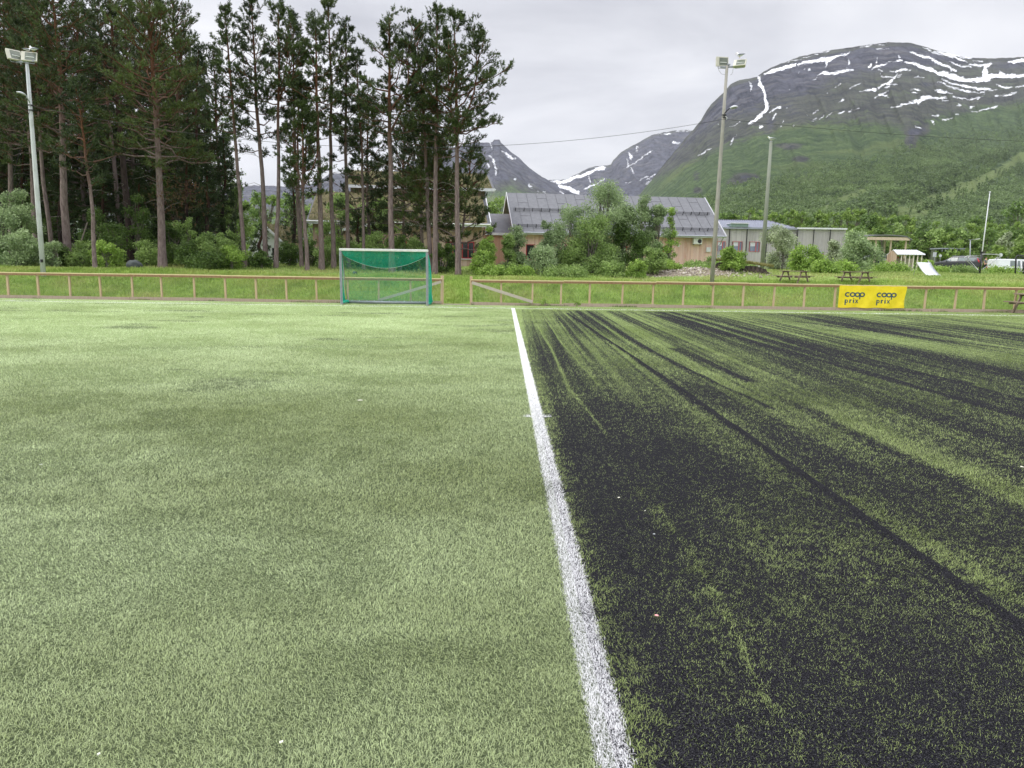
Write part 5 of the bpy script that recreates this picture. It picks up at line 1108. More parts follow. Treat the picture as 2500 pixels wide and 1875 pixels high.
def gull(pos, yaw, label, s=1.0):
    e = thing('gull', label, 'gull', pos, yaw, 'gulls perched on the masts')
    b = MB(); pts = [(-.20, 0, .10), (-.12, 0, .115), (-.03, 0, .12), (.06, 0, .13), (.11, 0, .16), (.13, 0, .20), (.155, 0, .225), (.18, 0, .215), (.20, 0, .205)]; rs = [.012, .045, .065, .062, .045, .034, .038, .025, .006]
    b.tube([Vector(p) * s for p in pts], [r * s for r in rs], 10); b.build('body', pm('gull_white', lin(236, 238, 240), lin(220, 222, 226), 20, .7), e, True)
    for y in (-1, 1):
        b = MB(); b.tube([Vector((.06, y * .05, .145)) * s, Vector((-.05, y * .062, .135)) * s, Vector((-.17, y * .03, .125)) * s, Vector((-.27, y * .012, .115)) * s], [.02 * s, .034 * s, .022 * s, .004 * s], 8); b.build('wing', pm('gull_grey', lin(150, 155, 165), lin(130, 135, 146), 20, .7), e, True)
        b = MB(); b.tube([Vector((0, y * .025, .07)) * s, Vector((.005, y * .025, 0)) * s, Vector((.035, y * .025, .0)) * s], .006 * s, 5); b.build('leg', pm('gull_leg', lin(200, 160, 60)), e)
    b = MB(); b.tube([Vector((.19, 0, .208)) * s, Vector((.235, 0, .198)) * s], [.011 * s, .003 * s], 6); b.build('beak', pm('gull_beak', lin(220, 180, 60)), e)
def streethead(parent, a, c, tip, mat=ALU):
    b = MB(); b.tube([a, (Vector(a) + Vector(c)) / 2 + Vector((0, 0, .02)), c], .022, 7); o = b.build('lamp_arm', mat, parent, True)
    c = Vector(c); tip = Vector(tip); d = (tip - c); secs = []
    for k, (w_, h_) in enumerate([(.03, .03), (.09, .06), (.11, .08), (.11, .07), (.08, .05), (.02, .015)]):
        p = c + d * (k / 5); r = d.cross(Vector((0, 0, 1))).normalized()
        secs.append([p + r * w_ * math.cos(t) + Vector((0, 0, 1)) * h_ * math.sin(t) * (1.0 if math.sin(t) > 0 else .45) for t in np.linspace(0, 2 * math.pi, 11)[:-1]])
    m = MB(); m.loft(secs); o = m.build('street_lamp_head', WTRIM, parent, True)
    g = MB(); r = d.cross(Vector((0, 0, 1))).normalized(); g.add([c + d * .25 + r * .07 - Vector((0, 0, .045)), c + d * .85 + r * .06 - Vector((0, 0, .04)), c + d * .85 - r * .06 - Vector((0, 0, .04)), c + d * .25 - r * .07 - Vector((0, 0, .045))], [(0, 1, 2, 3)]); g.build('lens', LENS, o)
def mast(label, bp, tp_, Y, mat, r0, r1, lamps=True):
    b0 = V3(bp[0], bp[1], Y); b0.z = float(ground_z(b0.x, b0.y)); t0 = V3(tp_[0], tp_[1], Y); e = thing('floodlight_mast', label, 'floodlight mast', tuple(b0)); d = t0 - b0
    b = MB(); b.tube([Vector((0, 0, -.5)), d * .33, d * .66, d], [r0, r0 * .87 + r1 * .13, r0 * .45 + r1 * .55, r1], 14); b.build('pole', mat, e, True)
    return e, b0, d
E1, B1, D1 = mast('tall grey wooden floodlight mast behind the fence right of the goal', (1738, 686), (1775, 160), 33, POLER, .098, .058)
loc1 = lambda x, y, dy=0: V3(x, y, 33 + dy) - B1
b = MB(); b.bar(loc1(1759, 164), loc1(1803, 163), .07, .06); b.bar(loc1(1775, 158), loc1(1782, 158), .14, .05); b.build('crossarm', ALU, E1)
floodlight(E1, loc1(1764, 150), .12, -.12, .54, .40); floodlight(E1, loc1(1806, 152, -.1), -.45, -.75, .52, .42)
for pts in ([(1753, 161), (1755, 172), (1762, 181), (1768, 182), (1773, 180)], [(1790, 165), (1789, 174), (1786, 182), (1783, 183)]):
    b = MB(); b.tube([loc1(x, y, -.09) for x, y in pts], .008, 5); b.build('lamp_cable', pm('cable', lin(150, 154, 152)), E1)
streethead(E1, loc1(1769, 277, -.1), loc1(1782, 264, -.35), loc1(1802, 260, -.5), BLACK)
for z in (281, 284, 288): b = MB(); p = loc1(1768, z); b.tube([p + Vector((0, 0, .02)), p - Vector((0, 0, .02))], .098, 12); b.build('cable_clamp', BLACK, E1)
b = MB(); b.tube([loc1(1771, 284, -.13), loc1(1775, 287, -.16), loc1(1774, 292, -.12)], .014, 6); b.build('insulator', WTRIM, E1)
gull(tuple(B1 + loc1(1806, 141.5, .05)), 2.2, 'gull sitting on the right floodlight of the tall grey mast')
E2, B2, D2 = mast('pale wooden floodlight mast in front of the pines at the left', (105, 662), (65.5, 150), 32.5, POLEL, .105, .066)
loc2 = lambda x, y, dy=0: V3(x, y, 32.5 + dy) - B2
b = MB(); b.bar(loc2(41, 152), loc2(84, 149), .08, .06); b.build('crossarm', ALU, E2)
floodlight(E2, loc2(35, 133, -.1), .95, -.42, .56, .47); floodlight(E2, loc2(71, 137), .38, -.45, .58, .45)
b = MB(); b.tube([loc2(66, 160, -.1), loc2(70, 220, -.13), loc2(74, 262, -.14)], .01, 5); b.build('cable', pm('cable_pale', lin(170, 174, 176)), E2)
streethead(E2, loc2(73, 252, -.1), loc2(63, 233, -.35), loc2(40, 224, -.7), ALU)
for y in (257, 269): b = MB(); p = loc2(75 + (y - 257) * .08, y); b.tube([p + Vector((0, 0, .02)), p - Vector((0, 0, .02))], .106, 12); b.build('cable_clamp', BLACK, E2)
b = MB(); b.box(loc2(102, 637, -.15), (.10, .06, .14)); b.build('switch_box', BLACK, E2, bevel=.01)
gull(tuple(B2 + loc2(82, 127, .05)), 2.9, 'larger gull sitting on the right floodlight of the pale mast, beak to the left'); gull(tuple(B2 + loc2(67, 127.5, .15)), 1.2, 'smaller gull half hidden beside the larger one on the pale mast', .85)
b0 = V3(1861, 646, 56); b0.z = float(ground_z(b0.x, b0.y)); t0 = V3(1882.5, 346, 56); E3 = thing('wooden_pole', 'mossy wooden pole with a gull on top before the grey school', 'pole', tuple(b0)); d = t0 - b0
b = MB(); b.tube([Vector((0, 0, -.5)), d * .5, d], [.165, .14, .11], 12); b.build('shaft', POLEG, E3, True)
b = MB(); b.tube([d, d + Vector((0, 0, .06))], [.12, .07], 12); b.build('cap', ALU, E3, True)
gull(tuple(t0 + Vector((0, 0, .06))), 2.6, 'gull standing on top of the mossy pole', 1.35)
# overhead cables
CAB = pm('black_cable', (.02, .02, .022, 1)); 
def cable(label, a, c, sag, r=.008, n=40):
    a, c = Vector(a), Vector(c); m = MB(); e = []
    for k in range(n + 1):
        t = k / n; p = a.lerp(c, t); p.z -= 4 * sag * t * (1 - t); e.append(p - a)
    m.tube(e, r, 5); o = m.build('overhead_cable', CAB, None, True); o.location = a; tag(o, label, 'cable'); return o
pm1 = V3(1768, 291, 32.9); pl1 = V3(75, 258, 32.4)
cable('overhead cable strung from the pale mast to the tall grey mast', pl1, pm1, 1.45)
cable('overhead cable running right from the tall grey mast across the mountainside', pm1, (41.0, 32.9, 7.6), .62)
cable('thin stay cable slanting down left from the pale mast', V3(73, 268, 32.4), V3(-25, 640, 32.4), .1, .008)
# ================================================================ BUILDINGS
def cladding(name, parent, a, c, z0, z1, mat, holes=(), bw=.148, top=None, label=None):
    """board wall from a to c (ground points), outside on the right-hand side of a->c; holes = (u0,u1,z0,z1)"""
    a = Vector((a[0], a[1], 0)); c = Vector((c[0], c[1], 0)); L = (c - a).length; d = (c - a).normalized(); nrm = Vector((d.y, -d.x, 0)); m = MB(); rg = np.random.default_rng(int(L * 100))
    k = 0; u = 0.0
    while u < L - 1e-6:
        wdt = min(bw, L - u); tz = z1 if top is None else top((u + wdt / 2) / L)
        spans = [(z0, tz)]
        for h in holes:
            if u + wdt > h[0] and u < h[1]:
                ns = []
                for s0, s1 in spans:
                    if s0 < h[2]: ns.append((s0, min(s1, h[2])))
                    if s1 > h[3]: ns.append((max(s0, h[3]), s1))
                spans = ns
        off = .022 if k % 2 else .0
        for s0, s1 in spans:
            if s1 - s0 > .02:
                p = a + d * (u + wdt / 2) + nrm * (off / 2 + .01); p.z = (s0 + s1) / 2
                m.box(p, (wdt + (.03 if k % 2 else -.004), .02 + off, s1 - s0), Matrix(((d.x, -nrm.x, 0), (d.y, -nrm.y, 0), (0, 0, 1))))
        u += wdt; k += 1
    return m.build(name, mat, parent, label=label)
def window(parent, a, c, u0, u1, z0, z1, frame=RED, glass=GLASS, blind=0, mull=1, sill=False):
    a = Vector((a[0], a[1], 0)); c = Vector((c[0], c[1], 0)); d = (c - a).normalized(); n = Vector((d.y, -d.x, 0)); M = Matrix(((d.x, -n.x, 0), (d.y, -n.y, 0), (0, 0, 1)))
    def P(u, o, z): p = a + d * u + n * o; p.z = z; return p
    f = .07 if frame is RED else .05; m = MB()
    for s in ((u0, u0 + f, z0, z1), (u1 - f, u1, z0, z1), (u0 + f, u1 - f, z1 - f, z1), (u0 + f, u1 - f, z0, z0 + f)): m.box(P((s[0] + s[1]) / 2, .03, (s[2] + s[3]) / 2), (s[1] - s[0] - .002, .09, s[3] - s[2] - .002), M)
    for k in range(mull):
        um = u0 + (u1 - u0) * (k + 1) / (mull + 1); m.box(P(um, .028, (z0 + z1) / 2), (f * .9, .08, z1 - z0 - 2 * f - .004), M)
    o = m.build('window', frame, parent)
    g = MB(); g.box(P((u0 + u1) / 2, -.012, (z0 + z1) / 2), (u1 - u0 - .02, .012, z1 - z0 - .02), M); g.build('pane', glass, o)
    if blind: g = MB(); g.box(P(u0 + (u1 - u0) * .33, -.002, z1 - f - (z1 - z0) * blind / 2), ((u1 - u0) * .5, .006, (z1 - z0) * blind), M); g.build('blind', BLIND, o)
    if sill: g = MB(); g.box(P((u0 + u1) / 2, .06, z0 - .04), (u1 - u0 + .12, .14, .05), M); g.build('sill', WTRIM, o)
    return o
ANG = math.radians(7); DX = Vector((math.cos(ANG), math.sin(ANG), 0)); DY = Vector((-math.sin(ANG), math.cos(ANG), 0))
# ---- the long building, frame: u along the front, v back, z up
def long_building():
    o = V3(1253, 566, 68.0); zE = o.z; O = Vector((o.x, o.y, 0)); zg = 0.9
    e = thing('long_timber_building', 'long timber clad building with a grey pitched roof behind the leafy thicket', 'building', (O.x, O.y, 0), ANG)
    L = 20.4; Dp = 12.0; oh = .55; zR = zE + 4.05; vR = Dp / 2
    a, c = (oh, .6), (L - oh, .6); H = [(.75, 1.55, 2.0, 3.45), (2.2, 3.0, 2.0, 3.45), (5.0, 6.2, 2.0, 3.45), (9.2, 10.4, 2.0, 3.45), (13.35, 14.0, 1.7, 3.45)]
    zw = zE - .02
    cladding('wall', e, a, c, zg, zw, CLAD, H)
    back = MB(); back.box((L / 2, Dp / 2 + .05, (zg + zw) / 2 - .1), (L - 2 * oh - .1, Dp - 1.3, zw - zg - .2)); back.build('rear_walls', CLADG, e)
    for h in H: window(e, a, c, *h, mull=1 if h[1] - h[0] > 1 else 0, sill=True)
    gb = lambda t: zw + (zR - zw - .25) * (1 - abs(2 * t - 1))
    cladding('gable_wall', e, (oh, Dp - .6), (oh, .6), zg, zw, CLADO, top=gb); cladding('gable_wall', e, (L - oh, .6), (L - oh, Dp - .6), zg, zw, CLADO, top=gb)
    m = MB(); sl = [(0, -.02, zE), (L, -.02, zE), (L, vR, zR), (0, vR, zR)]; sb = [(x, y, z - .16) for x, y, z in sl]
    m.add(sl + sb, [(0, 1, 2, 3), (7, 6, 5, 4), (0, 4, 5, 1), (3, 2, 6, 7), (0, 3, 7, 4), (1, 5, 6, 2)])
    sl2 = [(0, Dp + .02, zE), (L, Dp + .02, zE), (L, vR + .004, zR), (0, vR + .004, zR)]; sb2 = [(x, y, z - .16) for x, y, z in sl2]
    m.add(sl2 + sb2, [(3, 2, 1, 0), (4, 5, 6, 7), (1, 5, 4, 0), (7, 6, 2, 3), (4, 7, 3, 0), (2, 6, 5, 1)])
    rf = m.build('roof', FELT, e)
    sv = Vector((0, vR + .02, zR - zE)); nn = Vector((0, -(zR - zE), vR)).normalized()
    m = MB()
    for k in range(1, 21):
        u = k * L / 21 + .0; p = Vector((u, -.02, zE)) + nn * .012; m.bar(p, p + sv, .024, .022, nn)
    for k in range(1, 21, 2):
        for f_ in (.34, .68): p = Vector((k * L / 21 + .02, -.02, zE)) + sv * (f_ + .06 * (k % 4)) + nn * .008; m.bar(p, p + Vector((L / 21 - .05, 0, 0)), .02, .018, nn)
    m.build('seam', FELTL, rf)
    for f_ in (.115, .52):
        m = MB(); q = Vector((0, -.02, zE)) + sv * f_
        for o_ in (.10, .20, .30): m.tube([q + nn * o_ + Vector((.35, 0, 0)), q + nn * o_ + Vector((L - .5, 0, 0))], .022, 5)
        for k in range(24): p = q + Vector((.55 + k * (L - 1.3) / 23, 0, 0)); m.bar(p, p + nn * .36, .06, .05); 
        m.build('snow_guard', BLACK, rf)
    for u in (0, L):
        m = MB(); s = 1 if u else -1; p0 = Vector((u + s * .018, -.06, zE - .08)); p1 = Vector((u + s * .018, vR, zR - .06)); m.bar(p0, p1, .035, .30); m.build('bargeboard', WTRIM, rf)
        m = MB(); m.bar(Vector((u + s * .018, Dp + .06, zE - .08)), p1, .035, .30); m.build('bargeboard', WTRIM, rf)
    m = MB(); m.tube([(0, -.10, zE - .05), (L, -.10, zE - .05)], .07, 8); m.build('gutter', ALU, rf)
    m = MB(); m.box((L / 2, -.04, zE - .13), (L - .02, .03, .14)); m.build('fascia', WTRIM, rf)
    m = MB(); m.tube([(L - .25, -.1, zE - .1), (L - .35, .35, zE - .75), (L - .45, .52, zE - .9), (L - .48, .52, 1)], .045, 7); m.build('downpipe', ALU, rf)
    m = MB(); m.box((.53, .30, zE - .35), (.03, .6, .5)); m.build('soffit', CLADO, e)
    hp = MB(); hp.box((17.75, .36, zE - .52), (.86, .34, .56)); h = hp.build('heat_pump', ALUW, e, bevel=.02)
    f = MB(); f.tube([(17.92, .185, zE - .52), (17.92, .178, zE - .52)], .2, 20); f.build('fan_grille', BLACK, h)
    f = MB(); f.box((17.4, .4, zE - .84), (.06, .3, .06)); f.box((18.1, .4, zE - .84), (.06, .3, .06)); f.build('bracket', BLACK, h)
    f = MB(); f.box((18.95, .50, 3.25), (.42, .16, .44)); q = f.build('meter_box', ALUW, e, bevel=.01); 
    f = MB(); f.box((18.95, .414, 3.25), (.34, .01, .36)); f.build('box_door', WTRIM, q)
    f = MB(); f.box((16.0, .53, 3.55), (.12, .08, .2)); f.build('outdoor_lamp', ALUW, e)
    return e
long_building()
def link_building():
    o = V3(1188, 568, 70); e = thing('link_building', 'low link building with a grey lean-to roof between the two timber houses', 'building', (o.x, o.y, 0), ANG)
    zE = o.z; L = 3.3; a, c = (-.6, .3), (L - .1, .3); cladding('wall', e, a, c, .9, zE - .05, CLADO)
    m = MB(); s = [(-.3, 0, zE), (L - .2, 0, zE), (L - .2, 3.4, zE + 2.0), (-.3, 3.4, zE + 2.0)]; m.add(s + [(x, y, z - .14) for x, y, z in s], [(0, 1, 2, 3), (7, 6, 5, 4), (0, 4, 5, 1), (3, 2, 6, 7), (0, 3, 7, 4), (1, 5, 6, 2)]); m.build('roof', FELT, e)
    m = MB(); m.box((L / 2 - .25, -.03, zE - .1), (L + .1, .04, .22)); m.build('fascia', WTRIM, e)
    m = MB(); m.bar((-.3, -.02, zE - .1), (-.3, 3.4, zE + 1.95), .04, .2); m.build('bargeboard', FELTL, e)
    m = MB(); m.box((L / 2 - .3, 2.2, 2.5), (L - .4, 3.5, 3.4)); m.build('rear_walls', CLADG, e)
link_building()
def sod_mat():
    t = NT('sod_roof_soil'); n = t.noise(t.obj(), 3, 5, .7); t.bump(n, .08, .8); return t.fin(t.mix(t.rng(n, .35, .65), (.08, .085, .04, 1), (.17, .14, .085, 1)), .95, 0, .1)
SOD = sod_mat(); t_ = NT('sod_grass'); SODG = t_.fin(t_.mix(t_.island(), (.09, .12, .035, 1), (.34, .28, .15, 1)), .8, 0, .2)
def sod(parent, c0, c1_, c2, c3, n, seed, hgt=.16):
    """turf sheet over quad c0..c3 (front-left, front-right, back-right, back-left) with grass standing on it"""
    rg = np.random.default_rng(seed); c = [np.array(q, float) for q in (c0, c1_, c2, c3)]; nu, nv = 60, 20; U, Vv = np.meshgrid(np.linspace(0, 1, nu), np.linspace(0, 1, nv))
    f = lambda u, v: ((c[0] * (1 - u) + c[1] * u) * (1 - v) + (c[3] * (1 - u) + c[2] * u) * v)
    P = f(U[..., None], Vv[..., None]); P[..., 2] += .10 + .07 * fbm(P[..., 0] * 1.5, P[..., 1] * 1.5, 3, seed); i = (np.arange(nv - 1)[:, None] * nu + np.arange(nu - 1)[None]).ravel()
    for s_ in ((0, slice(None)), (-1, slice(None)), (slice(None), 0), (slice(None), -1)): P[s_[0], s_[1], 2] -= .12
    o = link('sod', mesh_from('sod', P.reshape(-1, 3), np.stack([i, i + 1, i + 1 + nu, i + nu], 1), SOD, True), parent)
    u, v = rg.uniform(.01, .99, n), rg.uniform(.01, .99, n); B = f(u[:, None], v[:, None]); B[:, 2] += .08; a = rg.uniform(0, 6.28, n); L = hgt * rg.uniform(.5, 1.4, n); tl = rg.normal(.4, .3, n)
    T = B + np.stack([np.cos(a) * np.sin(tl), np.sin(a) * np.sin(tl), np.cos(tl)], 1) * L[:, None]; W = np.stack([-np.sin(a), np.cos(a), 0 * a], 1) * .025
    link('roof_grass', mesh_from('roof_grass', np.stack([B - W, B + W, T], 1).reshape(-1, 3), np.arange(3 * n).reshape(-1, 3), SODG), o)
def turf_house():
    o = V3(1178, 548, 60); O = Vector((o.x, o.y, 0)); zE = o.z
    e = thing('turf_roofed_house', 'timber house with two stepped turf roofs behind the right end of the pines', 'building', (O.x, O.y, 0), ANG)
    L = 13.5; a, c = (-L, .6), (0, .6); H = [(L - 2.95, L - 1.78, 2.0, 3.35), (L - 1.62, L - .62, 2.0, 3.35), (4.2, 5.2, 2.0, 3.35), (6.4, 7.4, 2.0, 3.35)]
    cladding('wall', e, a, c, .9, zE - .1, CLADG, H)
    for h in H: window(e, a, c, *h, mull=1, sill=True)
    cladding('side_wall', e, (0, .6), (0, 7.0), .9, zE - .1, CLADG, top=lambda t: zE - .1 + 2.6 * t)
    m = MB(); m.box((-L / 2, 3.8, 2.6), (L - .1, 6.2, 3.6)); m.build('rear_walls', CLADG, e)
    x0, x1 = -L - .4, .65; zT = zE + 2.75
    m = MB(); s = [(x0, -.05, zE), (x1, -.05, zE), (x1, 6.0, zT), (x0, 6.0, zT)]; m.add(s + [(x, y, z - .18) for x, y, z in s], [(0, 1, 2, 3), (7, 6, 5, 4), (0, 4, 5, 1), (3, 2, 6, 7), (0, 3, 7, 4), (1, 5, 6, 2)]); rf = m.build('roof', FELTL, e)
    sod(rf, (x0 + .1, .12, zE + .08), (x1 - .22, .12, zE + .08), (x1 - .22, 5.9, zT), (x0 + .1, 5.9, zT), 9000, 1)
    m = MB(); m.box(((x0 + x1) / 2, -.09, zE - .08), (x1 - x0, .05, .26)); m.build('fascia', WTRIM, rf); m = MB(); m.tube([(x0, -.17, zE - .02), (x1, -.17, zE - .02)], .06, 7); m.build('gutter', ALUW, rf)
    m = MB(); m.bar((x1 + .02, -.12, zE + .02), (x1 + .02, 6.0, zT + .12), .05, .34); m.build('bargeboard', WTRIM, rf)
    # upper storey set back
    a2, c2 = (-L + 2.5, 6.1), (1.0 - .3, 6.1); zU = zT + .05; zF = zU + .55
    cladding('upper_wall', e, a2, c2, zU - .6, zF, CLADG); cladding('upper_side_wall', e, (.7, 6.1), (.7, 12), .9, zF, CLADO, top=lambda t: zF + 1.6 * t)
    m = MB(); s = [(-L + 2, 5.5, zF), (1.5, 5.5, zF), (1.5, 11.5, zF + 1.9), (-L + 2, 11.5, zF + 1.9)]; m.add(s + [(x, y, z - .18) for x, y, z in s], [(0, 1, 2, 3), (7, 6, 5, 4), (0, 4, 5, 1), (3, 2, 6, 7), (0, 3, 7, 4), (1, 5, 6, 2)]); r2 = m.build('upper_roof', FELTL, e)
    sod(r2, (-L + 2.1, 5.7, zF + .06), (1.3, 5.7, zF + .06), (1.3, 11.4, zF + 1.85), (-L + 2.1, 11.4, zF + 1.85), 8000, 2)
    m = MB(); m.box((-L / 2 + 1.75, 5.46, zF - .08), (L - .5, .05, .24)); m.build('fascia', WTRIM, r2)
    m = MB(); m.tube([(1.55, 5.45, zF - .05), (1.2, 5.9, zF - .6), (.8, 6.0, zF - .7), (.8, 6.0, zE)], .05, 7); m.build('downpipe', WTRIM, r2)
turf_house()
def turf_gable():
    o = V3(811, 566, 57); e = thing('turf_roofed_porch', 'low timber annex with a sloping turf roof edge left of the turf roofed house', 'building', (o.x, o.y, 0), ANG)
    L = 3.2; cladding('wall', e, (0, .3), (L, .3), .9, o.z - .1, CLADG); m = MB(); s = [(-.3, 0, o.z), (L, 0, o.z + .75), (L, 4, o.z + 1.3), (-.3, 4, o.z + .5)]; m.add(s + [(x, y, z - .16) for x, y, z in s], [(0, 1, 2, 3), (7, 6, 5, 4), (0, 4, 5, 1), (3, 2, 6, 7), (0, 3, 7, 4), (1, 5, 6, 2)]); rf = m.build('roof', FELTL, e)
    sod(rf, (-.2, .12, o.z + .06), (L, .12, o.z + .8), (L, 3.9, o.z + 1.3), (-.2, 3.9, o.z + .5), 2500, 3)
    m = MB(); m.bar((-.3, -.04, o.z - .06), (L, -.04, o.z + .69), .05, .2); m.build('bargeboard', WTRIM, rf)
turf_gable()
def white_house():
    Y = 56; p = V3(612, 640, Y); q = V3(712, 640, Y); ap = V3(646, 552, Y); zg = .9; e = thing('white_house', 'white gabled cottage with a turf roof glimpsed between the pine trunks', 'building', (p.x, Y, 0))
    Wd = q.x - p.x; ax = ap.x - p.x; PL = pm('white_plaster', lin(232, 234, 236), lin(214, 216, 220), 2, .8)
    m = MB(); F_ = [(0, 0, zg), (Wd, 0, zg), (Wd, 0, 2.2), (ax, 0, ap.z), (0, 0, 2.0)]; m.add(F_ + [(x, y + 6, z) for x, y, z in F_], [(0, 1, 2, 3, 4), (9, 8, 7, 6, 5), (0, 5, 6, 1), (1, 6, 7, 2), (2, 7, 8, 3), (3, 8, 9, 4), (4, 9, 5, 0)]); m.build('wall', PL, e)
    m = MB(); s = [(ax - .05, -.25, ap.z + .06), (Wd + .35, -.25, 2.08), (Wd + .35, 6.2, 2.08), (ax - .05, 6.2, ap.z + .06)]; m.add(s + [(x, y, z + .12) for x, y, z in s], [(3, 2, 1, 0), (4, 5, 6, 7), (1, 5, 4, 0), (7, 6, 2, 3), (4, 7, 3, 0), (2, 6, 5, 1)]); rf = m.build('roof', FELTL, e)
    sod(rf, (ax, -.2, ap.z + .12), (Wd + .25, -.2, 2.15), (Wd + .25, 6.1, 2.15), (ax, 6.1, ap.z + .12), 2500, 4, .2)
    m = MB(); m.bar((ax + .02, -.27, ap.z + .1), (-.35, -.27, 1.75), .04, .2); m.bar((ax, -.27, ap.z + .1), (Wd + .35, -.27, 2.1), .04, .16); m.build('bargeboard', PL, rf)
    m = MB(); m.box((Wd * .62, -.01, 2.1), (.5, .05, .9)); m.build('window', GLASS, e)
white_house()
def grey_school():
    Y = 95; p = V3(1700, 557, Y); e = thing('grey_school', 'long grey boarded school block with a ribbed metal roof and red framed windows', 'building', (p.x, Y, 0)); X = lambda px: V3(px, 560, Y).x - p.x
    zE = V3(1860, 557, Y).z; zg = 1.0; x0, x1, x2 = 0, X(1945), X(2064)
    zz = lambda py, px=1800: V3(px, py, Y).z
    W_ = [(X(1753), X(1773), zz(614), zz(589.5)), (X(1791), X(1814), zz(614), zz(589.5)), (X(1832), X(1856), zz(614), zz(589.5)), (X(1712), X(1735), zz(614), zz(589.5))]
    cladding('wall', e, (x0, 0), (x1, 0), zg, zE, GREYB, W_, .16)
    for h in W_:
        window(e, (x0, 0), (x1, 0), *h, frame=PINK, glass=GLASSB, blind=.42, mull=0); m = MB(); m.box((h[0] + (h[1] - h[0]) * .66, -.06, (h[2] + h[3]) / 2), (.09, .06, h[3] - h[2] - .1)); m.build('window_post', PINK, e)
    zW = V3(2000, 559.5, Y).z; cladding('wing_wall', e, (x1, -.15), (x2, -.15), zg, zW, GREYB, (), .13)
    m = MB(); m.box(((x1 + x2) / 2, -.2, zW + .06), (x2 - x1 + .1, .5, .2)); m.build('parapet_flashing', WTRIM, e)
    m = MB(); m.box(((x1 + x2) / 2, 4.2, (zW + zg) / 2), (x2 - x1 - .1, 8, zW - zg - .05)); m.build('wing_block', GREYB, e); m = MB(); m.box((x1 / 2, 5, (zE + zg) / 2 - .1), (x1 - .1, 9.8, zE - zg - .2)); m.build('rear_block', GREYB, e)
    for i, px in enumerate((1781.5, 1824, 1873, 1945.5, 1985, 2025)):
        m = MB(); x = X(px); dv = -.36 if i > 2 else -.12; m.box((x, dv, (zE + 1) / 2), (.09, .09, zE - .7 if i < 3 else zW - .6)); m.build('downpipe', BLACK, e)
    # ribbed roof
    zR = V3(1860, 539, Y + 6).z; xr = X(1907) * (Y + 6) / Y; m = MB(); n = int(x1 / .3); sl = []
    for k in range(n + 1):
        for j, dz in ((0, 0), (.2, 0), (.22, .09), (.28, .09)): sl.append((k * .3 + j, dz))
    sl = [q for q in sl if q[0] <= x1 - .0]; vs = []
    for x, dz in sl:
        lim = 1.0 if x < xr - .4 else max(0.0, 1 - (x - xr + .4) / (x1 - xr + .4))
        vs += [(x, -.25, zE + dz), (x, -.25 + 6.25 * lim, zE + (zR - zE) * lim + dz)]
    m.add(vs, [(2 * k, 2 * k + 2, 2 * k + 3, 2 * k + 1) for k in range(len(sl) - 1)]); rf = m.build('roof', METR, e)
    m = MB(); m.bar((0, 6, zR + .05), (xr - .4, 6, zR + .05), .2, .12); m.bar((xr - .4, 6, zR + .05), (x1, -.2, zE + .05), .12, .1); m.build('ridge_cap', FELTL, rf)
    m = MB(); m.box((x1 / 2, -.3, zE - .05), (x1, .08, .2)); m.build('fascia', METR, rf)
    xa, xb = X(1782), X(1824); zd = zz(548); m = MB(); m.box(((xa + xb) / 2, .6, (zE + zd) / 2 + .1), (xb - xa, 2.0, zd - zE - .0)); d = m.build('dormer', pm('green_grey_metal', lin(130, 150, 148)), e); m = MB(); m.box(((xa + xb) / 2, .6, zd + .13), (xb - xa + .15, 2.2, .08)); m.build('dormer_cap', WTRIM, d)
grey_school()
def porch():
    Y = 80; p = V3(1981, 650, Y); e = thing('red_porch', 'small dark red porch with a blue grey metal roof against the grey school wing', 'porch', (p.x, Y, 0)); X = lambda px: V3(px, 610, Y).x - p.x; z = lambda py: V3(1995, py, Y).z
    w_ = X(2008); m = MB(); s = [(-.1, -.2, z(619)), (w_ + .1, -.2, z(619)), (w_ + .1, 1.6, z(606)), (-.1, 1.6, z(606))]; m.add(s + [(x, y, q - .06) for x, y, q in s], [(0, 1, 2, 3), (7, 6, 5, 4), (0, 4, 5, 1), (3, 2, 6, 7), (0, 3, 7, 4), (1, 5, 6, 2)])
    for k in range(7): m.bar((k * w_ / 6, -.2, z(619) + .03), (k * w_ / 6, 1.6, z(606) + .03), .04, .04)
    m.build('roof', METD, e); m = MB(); m.box((w_ / 2, -.22, z(619) - .12), (w_ + .2, .05, .2)); m.build('fascia', RED, e)
    cladding('wall', e, (0, .2), (w_, .2), .9, z(621), board_mat('red_boards', [lin(110, 40, 42), lin(126, 46, 48), lin(96, 34, 36), lin(116, 40, 44), lin(130, 60, 60)]), [(w_ * .3, w_ * .8, 0, z(625))]); m = MB(); m.box((w_ * .55, .26, 2), (w_ * .5, .04, 2.4)); m.build('door', GLASS, e)
porch()
